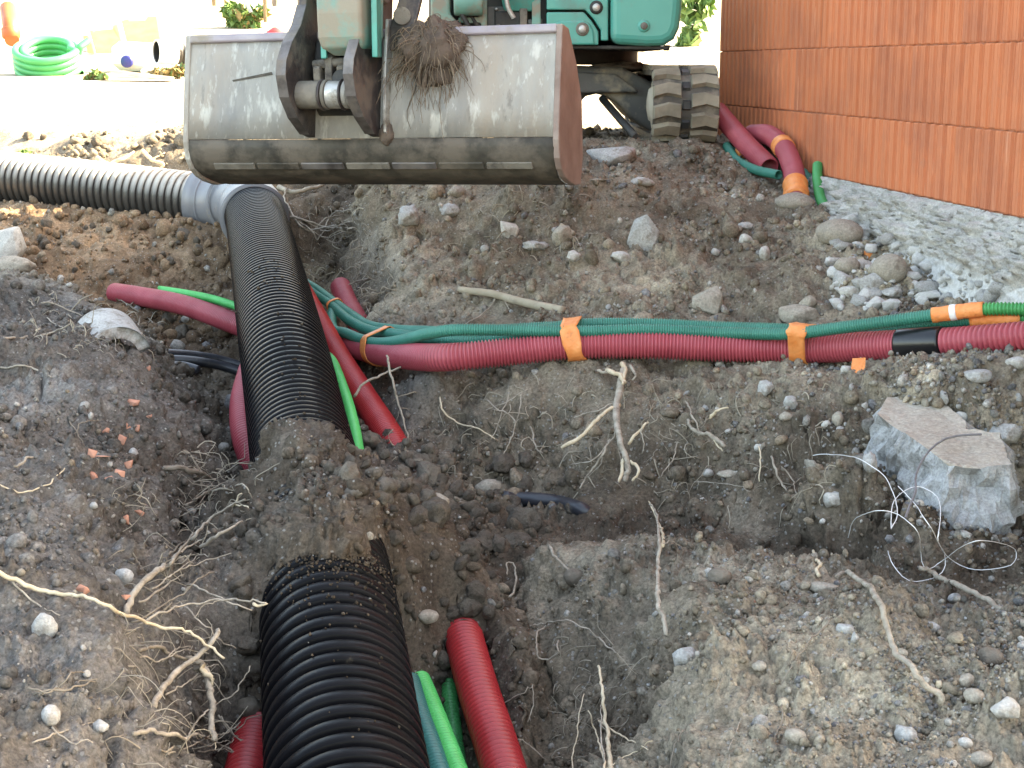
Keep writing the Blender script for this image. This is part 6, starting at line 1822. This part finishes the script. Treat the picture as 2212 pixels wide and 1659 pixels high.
for (lab, pts_) in (
    ('thin grey root over the dark gap above the branching root', [(368, 1196, .05), (405, 1165, .1), (440, 1150, .12), (520, 1128, .12)]),
    ('hair thin root crossing the branching root', [(330, 1270, .08), (390, 1230, .14), (450, 1210, .16), (500, 1195, .14)]),
    ('thin grey root dropping towards the split root', [(380, 1300, .1), (420, 1330, .16), (470, 1370, .18), (510, 1400, .14)]),
    ('thin pale root beside the broken pale tip', [(280, 1345, .05), (340, 1330, .12), (400, 1300, .16), (430, 1260, .18), (462, 1236, .18)]),
    ('fine root fan at the edge of the mound', [(300, 1420, .04), (350, 1430, .08), (400, 1410, .12), (450, 1412, .14)]),
    ('fine root hanging across the gap below the stick', [(360, 1500, .06), (410, 1470, .1), (450, 1460, .14), (500, 1520, .14)]),
    ('thin root bending down over the red corner conduit', [(480, 1545, .12), (510, 1580, .16), (545, 1600, .16), (570, 1606, .14)]),
    ('short grey root at the lower edge of the mound', [(420, 1600, .06), (460, 1606, .1), (500, 1604, .12)]),
    ('lowest short grey root', [(430, 1622, .06), (470, 1622, .1), (520, 1630, .12)]),
    ('grey root lying along the top of the gap', [(395, 1110, .04), (430, 1090, .08), (455, 1070, .1), (500, 1064, .1)]),
    ('thin root on the crusty upper mound', [(240, 640, .02), (280, 660, .04), (320, 690, .05), (335, 720, .05)]),
    ('thread root beside the upper brick shards', [(150, 905, .01), (160, 940, .02), (180, 960, .02)]),
    ('thin arched root low on the mound', [(60, 1490, .01), (120, 1486, .03), (170, 1476, .02), (210, 1466, .01)]),
):
    root(lab, pts_, 5, 2.5, 'root_dark' if len(lab) % 2 else 'root', GRL, branches=[([(pts_[1][0], pts_[1][1], pts_[1][2]), (pts_[1][0] + 30, pts_[1][1] - 26, pts_[1][2] + .02), (pts_[1][0] + 62, pts_[1][1] - 34, pts_[1][2])], 3.5, 2)])

# split root in the slope
root('big split root with pale torn ends hanging in the slope below the hoses', [(1348, 800, .06), (1345, 840, .06), (1338, 880, .10), (1342, 930, .14), (1352, 980, .17), (1358, 1010, .18), (1350, 1040, .18)], 24, 14, 'root', GRS,
     branches=[([(1338, 875, .1), (1300, 900, .13), (1260, 938, .16), (1212, 968, .18)], 13, 9, 'root_pale'), ([(1352, 980, .17), (1366, 1000, .18), (1376, 1022, .18), (1366, 1038, .18)], 9, 6, 'root_pale'), ([(1334, 880, .1), (1330, 920, .12), (1318, 950, .13), (1285, 985, .14), (1228, 1006, .13)], 7, 3), ([(1318, 950, .13), (1310, 980, .13), (1275, 1020, .12), (1252, 1056, .1)], 7, 4),
               ([(1350, 990, .17), (1346, 1020, .18), (1336, 1040, .18)], 12, 8, 'root_pale'), ([(1358, 960, .15), (1376, 938, .14), (1388, 922, .13), (1400, 910, .12)], 9, 6, 'root_pale'), ([(1388, 924, .13), (1394, 950, .12), (1386, 980, .1)], 5, 2), ([(1240, 900, .08), (1290, 886, .1), (1330, 872, .1)], 5, 3), ([(1338, 900, .12), (1334, 950, .12), (1342, 1000, .1)], 4, 2)])
root('splintered pale root stub right below the hoses', [(1312, 800, .05), (1335, 806, .09), (1350, 826, .11)], 16, 10, 'root_pale', GRS, branches=[([(1345, 785, .04), (1352, 806, .1), (1345, 830, .12)], 14, 6, 'root_pale'), ([(1362, 790, .04), (1372, 806, .09), (1366, 822, .1)], 11, 5, 'root'), ([(1290, 800, .03), (1312, 804, .06)], 8, 10, 'root')])
root('small ragged root end between the split root and the concrete chunk', [(1486, 905, .02), (1505, 930, .06), (1540, 945, .09), (1566, 965, .1)], 10, 12, 'root', GRS, branches=[([(1480, 870, .02), (1494, 900, .04), (1510, 940, .06)], 6, 4), ([(1535, 905, .04), (1550, 890, .06), (1574, 880, .06)], 10, 5, 'root_pale'), ([(1540, 945, .08), (1560, 975, .09)], 7, 3, 'root_pale')])
root('thin pale hooked root in the dark slope', [(950, 858, .05), (952, 885, .08), (985, 910, .1), (1030, 920, .1), (1070, 948, .08)], 5, 3, 'root_pale', GRS)
root('tangle of thin roots in the dark slope right of the hooked one', [(1040, 850, .05), (1070, 880, .08), (1110, 910, .08), (1106, 950, .08), (1088, 980, .06)], 5, 3, 'root', GRS, branches=[([(1100, 850, .04), (1080, 900, .06), (1060, 950, .05)], 3, 2), ([(1130, 850, .04), (1116, 900, .06), (1108, 940, .06)], 4, 2), ([(1050, 888, .05), (1100, 870, .05), (1140, 840, .04)], 3, 2)])
root('short pale root hanging under the tangle', [(1144, 920, .04), (1150, 952, .06), (1172, 978, .05)], 5, 3, 'root', GRS)
root('upright thin pale root crossing in front of the strapped hoses', [(836, 766, 0, 5.75), (848, 830, 0, 5.72), (864, 880, 0, 5.7), (878, 940, 0, 5.65), (886, 978, 0, 5.6)], 7, 4, 'root', GRS, branches=[([(766, 858, 0, 5.85), (790, 832, 0, 5.85), (826, 808, 0, 5.9), (866, 792, 0, 5.95)], 9, 5)])
root('thin bent root on the slope beside the clear wire', [(1640, 965, .03), (1646, 1000, .05), (1640, 1040, .04)], 4, 3, 'root_pale', GRS)
root('reddish bent root below the pebbles of the slope', [(1666, 985, .02), (1680, 1020, .05), (1700, 1060, .04)], 7, 5, 'root', GRS, branches=[([(1690, 1010, .03), (1715, 1040, .04), (1722, 1070, .03)], 4, 2)])
root('leaning thin pale root at the end of the slope', [(1462, 958, .02), (1446, 1000, .05), (1428, 1030, .05)], 4, 3, 'root', GRS)
root('thread root below the leaning one', [(1500, 1040, .02), (1580, 1048, .02), (1620, 1062, .02)], 3, 2, 'root', GRS)

# hollow and bank
root('pale thick root across the top of the hollow behind the elbow', [(600, 402, 0, 8.5), (630, 412, 0, 8.4), (668, 405, 0, 8.4), (700, 398, 0, 8.45)], 14, 8, 'root', GRH, branches=[([(620, 408, 0, 8.4), (612, 424, 0, 8.3), (620, 440, 0, 8.2)], 6, 3)])
for lab, pts_, w in (('grey root sagging through the hollow', [(615, 470, .15), (650, 472, .2), (700, 490, .2), (760, 492, .12)], 8), ('lower forked root in the hollow', [(620, 440, .1), (650, 490, .2), (680, 500, .2), (760, 478, .1)], 6), ('drooping root end in the hollow', [(640, 478, .15), (670, 498, .2), (684, 520, .2)], 6)):
    root(lab, pts_, w, 3, 'root', GRH, branches=[([(pts_[1][0], pts_[1][1], .2), (pts_[1][0] + 50, pts_[1][1] + 25, .2), (pts_[1][0] + 90, pts_[1][1] + 10, .15)], 4, 2), ([(pts_[2][0], pts_[2][1], .15), (pts_[2][0] + 24, pts_[2][1] - 30, .15), (pts_[2][0] + 60, pts_[2][1] - 36, .1)], 4, 2)])
root('thin roots dangling by the short red stub', [(822, 690, .02), (768, 700, .1), (762, 680, .14), (720, 695, .2)][:2] + [(745, 640, .2)], 5, 2, 'root', GRH, branches=[([(800, 600, .04), (770, 610, .1), (730, 620, .2)], 6, 3), ([(806, 640, .03), (778, 660, .1), (762, 690, .12)], 4, 2), ([(800, 620, .03), (792, 660, .05), (806, 690, .04)], 3, 2)])
root('slanting pale root on the bank above the green hoses', [(1072, 640, .02), (1060, 665, .03), (1020, 690, .03), (985, 716, .03)], 6, 3, 'root', 'roots in the bank', branches=[([(1062, 632, .02), (1086, 650, .03), (1100, 668, .02)], 4, 2)])
root('thin upright root on the bank', [(1088, 480, .02), (1070, 520, .03), (1052, 560, .02)], 3, 2, 'root', 'roots in the bank')
for lab, pts_ in (('white sunlit root curling over the bank behind the dusty pipe', [(210, 340, .1), (235, 354, .2), (262, 344, .25), (290, 328, .2)]), ('second white sunlit root on the same bank, nearer the bucket', [(310, 325, .15), (330, 344, .25), (352, 352, .25), (340, 376, .2)]), ('pale root at the bucket end of the sunlit bank', [(396, 334, .1), (425, 340, .2), (446, 346, .2)])):
    root(lab, pts_, 11, 6, 'root_pale', 'roots on the sunlit bank', branches=[([(pts_[1][0], pts_[1][1], .2), (pts_[1][0] + 26, pts_[1][1] - 14, .2)], 6, 3, 'root_pale')])

# near mound
root('thick long brown root lying over the near mound', [(1808, 1250, 0.050), (1830, 1238, 0.060), (1872, 1268, 0.070), (1905, 1310, 0.070), (1918, 1360, 0.070), (1940, 1420, 0.070), (1975, 1468, 0.060), (2018, 1506, 0.050), (2034, 1520, 0.030)], 17, 17, 'root', GRN, knob=.10, wob=.006)
root('brown root at the picture edge behind the near mound', [(1985, 1228, 0.050), (2030, 1248, 0.080), (2080, 1262, 0.080), (2130, 1285, 0.080), (2180, 1325, 0.080), (2225, 1350, 0.070)], 14, 18, 'root', GRN, knob=.10, wob=.006)
root('upright pale yellow root standing on the crest of the near mound', [(1440, 1376, 0.030), (1436, 1330, 0.070), (1420, 1290, 0.080), (1418, 1230, 0.090), (1428, 1180, 0.130), (1420, 1120, 0.210), (1403, 1090, 0.230)], 12, 7, 'root', GRN, branches=[([(1432, 1178, .12), (1426, 1140, .2), (1402, 1084, .22)], 11, 4, 'root_pale'), ([(1430, 1178, .1), (1450, 1172, .08), (1480, 1184, .05)], 5, 2)], knob=.08)
root('short yellow stub on the crest of the near mound', [(1768, 1245, .02), (1766, 1215, .05), (1758, 1190, .06)], 10, 8, 'root_pale', GRN)
root('thin dark branching root on the near mound', [(1930 + 150, 1270, .02)][:0] + [(1790, 1340, .02), (1740, 1395, .02), (1700, 1440, .02), (1685, 1480, .02), (1680, 1545, .02), (1672, 1640, .02)], 6, 3, 'root_dark', GRN, branches=[([(1700, 1440, .02), (1712, 1410, .02), (1700, 1390, .01)], 3, 2)])
root('pale curled root ring above the gully', [(1146, 1356, .1), (1180, 1348, .1), (1230, 1342, .06), (1290, 1372, .04), (1330, 1410, .02)], 6, 4, 'root', GRN, branches=[([(1180, 1349, .1), (1158, 1370, .14), (1160, 1400, .15), (1178, 1412, .15), (1200, 1404, .14), (1206, 1384, .12)], 6, 4)])
root('hooked pale root tip beside the trench', [(1100, 1290, .05), (1118, 1250, .1), (1112, 1220, .12), (1096, 1218, .13), (1094, 1240, .12)], 6, 4, 'root', GRN)
root('grey twig stuck in the flank of the near mound', [(1186, 1180, .03), (1206, 1210, .04), (1240, 1250, .02)], 9, 7, 'root', GRN)
root('thin root forking above the gully', [(1090, 1550, .03), (1115, 1590, .05), (1150, 1610, .05), (1180, 1640, .04)], 5, 3, 'root', GRN, branches=[([(1086, 1520, .02), (1130, 1500, .04), (1150, 1482, .04)], 4, 2), ([(1150, 1482, .04), (1148, 1520, .04), (1140, 1560, .03)], 3, 2)])
root('pale broken stake-like root standing in the gully', [(1335, 1690, .1), (1326, 1620, .16), (1312, 1560, .2), (1304, 1500, .24), (1292, 1440, .28)], 17, 7, 'root_pale', GRN, branches=[([(1310, 1680, .1), (1294, 1600, .15), (1270, 1535, .18)], 7, 4), ([(1246, 1690, .1), (1248, 1600, .14), (1262, 1500, .18)], 4, 3), ([(1294, 1560, .15), (1340, 1590, .12), (1400, 1620, .06)], 5, 3), ([(1306, 1650, .12), (1296, 1540, .18), (1300, 1520, .2)], 5, 3, 'root'), ([(1300, 1660, .1), (1370, 1620, .06), (1410, 1600, .04)], 4, 2)], knob=.08)
root('faint thin root low on the near mound', [(1560, 1470, .01), (1500, 1540, .02), (1470, 1590, .02), (1450, 1660, .02)], 4, 3, 'root_dark', GRN)
root('thin root running into the lower edge of the near mound', [(1640, 1490, .01), (1600, 1560, .02), (1572, 1659, .02)], 5, 3, 'root', GRN)

# sticks
tag(root_mesh('stick', rpath([(992, 626, .04), (1060, 634, .06), (1120, 650, .06), (1216, 672, .03)], .002), px(15, 1100, 645), px(21, 1100, 645), 'wood', 12, knob=.06), 'smooth brown stick lying on the bank above the green hoses', 'stick')
tag(root_mesh('stick', rpath([(1840, 444, .10), (1900, 462, .12), (1950, 476, .12), (2003, 490, .10)], .001), px(20, 1900, 480), px(24, 1900, 480), 'wood', 8, knob=.03), 'weathered wood stick leaning on the rubble against the footing', 'stick')
tag(root_mesh('stick', rpath([(1210, 486, .02), (1240, 506, .03)], .001), px(11, 1225, 500), px(12, 1225, 500), 'wood', 6, knob=.03), 'short splinter of wood by the brown split stone in the bank', 'stick')

# wires
def wire(label, pts, w, mat, name='wire', group=None):
    pts = [(u_, v_, 0, min(hit(u_, v_)[2] - l_ * 1.9, chunk_drop(min(v_, 1003)) / -ray(u_, v_)[2] - .10 if u_ > 1870 and v_ < 1185 else 99)) for u_, v_, l_ in pts]
    p = rpath(pts, .0015); mid = pts[len(pts) // 2]; k = w * mid[3] / F / K / 2
    L = path_len(p); s = np.linspace(0, L, max(40, int(L / .02))); v, f = tube_arrays(p, s, np.full(len(s), k), 6)
    return tag(link_mesh(name, mesh_np(name, v, f, M[mat], True)), label, 'wire', group)


GWI = 'tangled clear wires by the concrete chunk'
wire('clear wire arching from the ochre stone and looping down to the near mound', [(1756, 984, .04), (1800, 981, .1), (1850, 990, .14), (1900, 1020, .16), (1925, 1060, .16), (1938, 1110, .14), (1925, 1142, .1)], 2.1, 'wire_white', 'clear_wire', GWI)
wire('clear wire making the large teardrop loop beside the concrete chunk', [(1832, 1162, .04), (1846, 1124, .12), (1890, 1106, .16), (1940, 1112, .16), (1985, 1150, .14), (1992, 1195, .12), (2004, 1232, .06), (2040, 1210, .06), (2110, 1170, .08), (2190, 1186, .06), (2186, 1222, .05), (2110, 1232, .05), (2050, 1205, .06), (2010, 1140, .1), (1975, 1090, .12), (1940, 1050, .14)], 2.1, 'wire_white', 'clear_wire', GWI)
wire('clear wire forming the upper ring in front of the dark slope', [(1925, 1140, .06), (1928, 1090, .14), (1950, 1062, .16), (1990, 1050, .16), (2025, 1072, .14), (2030, 1110, .12), (2026, 1160, .1), (2040, 1196, .08), (2035, 1235, .06), (1990, 1254, .03), (1955, 1250, .02), (1925, 1216, .03), (1918, 1190, .04)], 2.1, 'wire_white', 'clear_wire', GWI)
wire('dark grey wire bent over the top of the concrete chunk', [(1956, 1120, .03), (1974, 1070, .12), (1980, 1020, .12), (2010, 970, .08), (2050, 944, .05), (2120, 938, .03)], 5.0, 'wire_grey', 'grey_wire')

# hair roots, past counting
def zone_strands(name, label, n, boxes, ln, mat, seed):
    rg = np.random.default_rng(seed); vs_, fs_, b = [], [], 0; cnt = 0; tries = 0
    while cnt < n and tries < n * 3:
        tries += 1
        bx = boxes[rg.integers(0, len(boxes))]
        p, nn, d = hit(rg.uniform(bx[0], bx[2]), rg.uniform(bx[1], bx[3]))
        if p is None or d > 9.6: continue
        L = rg.uniform(*ln); q = [p - nn * .01]; dr = nn * .6 + rg.normal(0, .55, 3)
        for k in range(4):
            dr = dr * .75 + rg.normal(0, .35, 3) + np.array((0, 0, -.22)) - nn * .12 * k; st = dr / np.linalg.norm(dr) * L / 4; q.append(q[-1] + st)
        path = smooth_path(q, 3); s = np.linspace(0, path_len(path), 9); r = rg.uniform(.35, 1.05) * d / F
        v, f = tube_arrays(path, s, np.linspace(r, r * .35, 9), 3); vs_.append(v); fs_.append(f + b); b += len(v); cnt += 1
    o = link_mesh(name, mesh_np(name, np.concatenate(vs_), np.concatenate(fs_), M[mat], True)); o['kind'] = 'stuff'; o['label'] = label


zone_strands('hair_roots', 'fine hair roots sticking out of the cut earth', 1500, [(760, 420, 860, 690), (640, 440, 800, 640), (240, 1060, 440, 1659), (240, 1060, 440, 1659), (60, 640, 330, 760), (860, 830, 1450, 1050), (860, 830, 1450, 1050), (1180, 1380, 1420, 1659), (900, 400, 1300, 560), (380, 960, 560, 1120), (1400, 830, 1800, 1100)], (.04, .17), 'hair_root', 91)
# ------------------------------------------------------------------ the sunlit yard behind
def base(U, V, d): return Vector(P(U, V, d))


# coil of green drain hose
d0 = 18.9; cc = base(104, 128, d0); k0 = d0 / F / K
co_ = []
for lay, rad in ((0, 66), (1, 50)):
    for i in range(4 * 40):
        a = 2 * math.pi * i / 40; hgt = (i / 40 - 2) * 13.5 * (1 if lay == 0 else -1)
        co_.append((math.cos(a) * rad * k0, math.sin(a) * rad * k0, hgt * k0))
co_.append((72 * k0, .1 * k0, 34 * k0)); co_.append((86 * k0, 20 * k0, 40 * k0))
tm = Matrix.Rotation(R(24), 3, 'X') @ Matrix.Rotation(R(4), 3, 'Y')
pth = np.array([np.array(cc + tm @ Vector(p)) for p in co_])
v_, f_ = tube_arrays(pth, np.linspace(0, path_len(pth), 700), np.full(700, 8.2 * k0), 10)
tag(link_mesh('hose_coil', mesh_np('hose_coil', v_, f_, M['coil'], True)), 'coil of green drainage hose leaning in the sunlit yard', 'hose coil')

# white canister with a blue cap
d0 = 19.4; k0 = d0 / F / K
cn = empty('canister', base(285, 155, d0)); tag(cn, 'white plastic canister lying on its side with a blue screw cap', 'canister')
mb = MB(); c = base(284, 122, d0); mb.box((0, 0, 0), (92 * k0, 70 * k0, 62 * k0), Matrix.Translation(c + Vector((0, 35 * k0, 0))) @ Matrix.Rotation(R(3), 4, 'Y'), 14 * k0); mb.obj('tank', M['white_plastic'], cn)
mb = MB(); c = base(275, 133, d0); mb.lathe([(0, 13 * k0), (.04, 13 * k0), (.05, 11 * k0), (.05, .001)], c, (0, -1, 0), 22); mb.obj('cap', M['blue_cap'], cn)
mb = MB(); c = base(325, 150, d0); mb.box((0, 0, 0), (36 * k0, 40 * k0, 12 * k0), Matrix.Translation(c) @ Matrix.Rotation(R(-20), 4, 'Y'), 3 * k0); mb.obj('handle', M['white_plastic'], cn)

# offcut of black pipe
d0 = 18.2; k0 = d0 / F / K
a_ = np.array(base(338, 112, d0)); b_ = a_ + np.array((2.05, 1.3, -.03))
pp = np.array([a_ + (b_ - a_) * t for t in np.linspace(0, 1, 30)])
oc = empty('pipe_offcut', Vector(a_) - Vector((0, 0, .17))); tag(oc, 'offcut of black corrugated pipe, its bright open end facing the canister', 'drain pipe')
ribbed('offcut_tube', pp, 26 * k0, .07, rib_prof(.12, .55), 40, M['left_pipe'], oc, .22, None, open0=True)
s_ = np.array([.0, -.01, .0, .16, .19, .24]); r_ = np.array([.84, .90, .98, .98, 1.08, 1.0]) * 27 * k0
ax_ = (b_ - a_) / np.linalg.norm(b_ - a_)
mb = MB(); mb.lathe([(float(s), float(r)) for s, r in zip(s_, r_)], tuple(a_), tuple(ax_), 40); mb.obj('sunlit_rim', M['white_plastic'], oc)  # white rim stands in for sun on the black pipe's end
mb = MB(); mb.lathe([(.0, 22.4 * k0), (.3, 22.4 * k0), (.9, 22.4 * k0), (.9, .001)], tuple(a_ + ax_ * .01), tuple(ax_), 36); mb.obj('bore', M['dark'], oc)


def slab(name, uv, d, th, mat, label, cat, group=None, tilt=.25):
    mb = MB(); f0 = [base(u, v, d + (115 - v) * .012 * tilt * 4) for u, v in uv]
    mb.loft([[tuple(p) for p in f0], [tuple(p + Vector((.01, th, .004))) for p in f0]])
    return tag(bev(mb.obj(name, M[mat]), .01), label, cat, group)


slab('form_board', [(212, 128), (193, 66), (199, 65), (203, 69), (206, 66), (243, 63), (244, 55), (253, 53), (262, 88), (266, 124)], 23.6, .12, 'board', 'smaller tan board with notched upper edge leaning by the yellow panel', 'board', 'tan boards in the yard')
slab('form_board', [(276, 100), (262, 45), (276, 41), (279, 45), (314, 44), (318, 36), (338, 35), (346, 84), (350, 100)], 24.2, .12, 'board', 'larger tan board with notched upper edge standing further from the coil', 'board', 'tan boards in the yard')
slab('yellow_panel', [(190, 116), (178, 78), (188, 76), (196, 90), (204, 117)], 23.2, .1, 'yellow', 'small yellow panel next to the smaller tan board', 'panel')
mb = MB(); mb.cyl(tuple(base(26, 87, 22.4)), tuple(base(17, 18, 23.0)), .105, .12, 20); mb.lathe([(0, .12), (.02, .135), (.14, .135), (.16, .12)], base(25, 82, 22.45), (-.12, .15, 1), 20)
tag(mb.obj('sewer_pipe', M['orange_pipe']), 'orange pipe standing upright near the edge of the yard', 'pipe')
slab('plank', [(236, 152), (365, 167), (365, 174), (236, 159)], 17.8, .25, 'plank', 'grey plank lying in front of the white canister', 'plank')
mb = MB(); mb.lathe([(0, .20), (.05, .19), (.16, .12), (.22, .03), (.225, .001)], base(595, 94, 21), (0, 0, 1), 18)
tag(mb.obj('red_cone', M['red_cap']), 'red dome shaped lid showing over the rim of the bucket', 'lid')
slab('kerb_block', [(1331, 109), (1431, 112), (1432, 140), (1331, 140)], 21.0, 1.2, 'plaster', 'low pale yellow wall seen under the excavator body', 'low wall')

# posts and wire panel of the fence
for lab, uv, mt in (('tan wooden post far back above the vine', [(527, -30), (540, -30), (538, 13), (530, 13)], 'board'), ('slanted grey stake standing in the vine', [(574, -20), (580, -20), (606, 28), (600, 30)], 'mesh_grey'), ('thin tan post in the vine', [(630, -20), (637, -20), (637, 45), (631, 45)], 'board'),
                    ('brown post further along than the vine', [(673, -20), (686, -20), (686, 14), (676, 14)], 'plank'), ('brown square post beside the wire panel', [(736 - 6, -20), (741, -20), (744, 40), (735, 40)], 'plank')):
    uv = [(u - (0 if 'wire' not in lab else 0), v) for u, v in uv]
    if 'square' in lab: uv = [(640, -20), (652, -20), (656, 34), (645, 40)]
    if 'further' in lab: uv = [(584, -20), (598, -20), (598, 14), (588, 14)]
    if 'thin tan' in lab: uv = [(567, -20), (573, -20), (575, 48), (569, 48)]
    if 'slanted' in lab: uv = [(514, -20), (520, -20), (544, 26), (538, 28)]
    if 'far back' in lab: uv = [(454, -20), (466, -20), (466, 13), (458, 13)]
    slab('post', uv, 29.0, .10, mt, lab, 'post', 'posts at the back of the yard', 0)
wp = empty('wire_panel', base(690, 20, 28.6)); tag(wp, 'grey wire panel beside the excavator arm', 'wire panel')
mb = MB()
for q in range(9): mb.cyl(tuple(base(665 + q * 6, -20, 28.6)), tuple(base(665 + q * 6, 28, 28.6)), .012, .012, 6)
for q in range(6): mb.cyl(tuple(base(665, -18 + q * 9, 28.6)), tuple(base(713, -18 + q * 9, 28.6)), .012, .012, 6)
mb.obj('wire_grid', M['mesh_grey'], wp)


def bush(label, cat, blobs, d, n, seed, mats, ls, name='shrub'):
    rg = np.random.default_rng(seed); e = empty(name, base(blobs[0][0], blobs[0][1] + blobs[0][3], d)); tag(e, label, cat)
    k0 = d / F / K
    for mi, mname in enumerate(mats):
        vs_, fs_ = [], []
        m = n if mi == 0 else n // 4
        for i in range(m):
            b = blobs[rg.integers(0, len(blobs))]
            q = rg.normal(size=3); q /= np.linalg.norm(q); rr_ = rg.random() ** .4
            if fbm(np.array([q * 1.5 + b[0]]), 1.6, 2)[0] < -.15: continue
            c = np.array(base(b[0], b[1], d)) + q * rr_ * np.array((b[2], (b[2] + b[3]) / 2, b[3])) * k0
            u = rg.normal(size=3); u /= np.linalg.norm(u); w = np.cross(u, rg.normal(size=3)); w /= np.linalg.norm(w); s = ls * rg.uniform(.6, 1.4)
            o_ = len(vs_); vs_ += [c - u * s, c + w * s * .5, c + u * s, c - w * s * .5]; fs_.append((o_, o_ + 1, o_ + 2, o_ + 3))
        o = link_mesh('leaves', mesh_np('leaves', np.array(vs_), np.array(fs_), M[mname], False), e); o['kind'] = 'stuff'
    mb = MB()
    for b in blobs:
        p0 = base(blobs[0][0] + (b[0] - blobs[0][0]) * .3, blobs[0][1] + blobs[0][3], d); mb.cyl(tuple(p0 - Vector((0, 0, .15))), tuple(base(b[0], b[1] - b[3] * .5, d)), .03, .012, 7)
    mb.obj('stems', M['stem'], e)
    return e


bush('green climbing shrub with some dry leaves at the back of the yard', 'shrub', [(505, 38, 22, 24), (530, 30, 30, 18), (540, 55, 22, 14), (500, 20, 20, 14), (560, 28, 16, 14), (525, 58, 14, 10)], 29.5, 900, 5, ('leaf', 'leaf_brown'), .10)
bush('sparse leafy shrub between the excavator and the brick wall', 'shrub', [(1500, 60, 22, 40), (1484, 20, 16, 34), (1518, 10, 22, 30), (1478, 96, 14, 22)], 25.5, 420, 6, ('leaf',), .13)
bush('low weeds under the white canister and pipe offcut', 'weeds', [(372, 158, 26, 12), (345, 158, 20, 8), (392, 152, 18, 12)], 17.9, 420, 7, ('leaf_brown', 'leaf'), .05, 'weed_clump')
bush('small green weed between the coil and the canister', 'weeds', [(205, 160, 14, 10), (190, 170, 8, 6), (220, 165, 14, 7)], 17.6, 160, 8, ('leaf', 'leaf_brown'), .05, 'weed_clump')
bush('little weed in the sunlit bank beside the dusty pipe', 'weeds', [(48, 338, 16, 14), (56, 330, 12, 10)], 10.0, 110, 9, ('leaf', 'leaf_brown'), .018, 'weed_clump')

# shaded patch of rough earth beside the coil and lumps along the sunlit bank
spread(14, (10, 285, 390, 325), (14, 34), 'clod', 'sunlit clod along the top of the bank behind the dusty pipe', 'clod', 'clods on the sunlit bank')
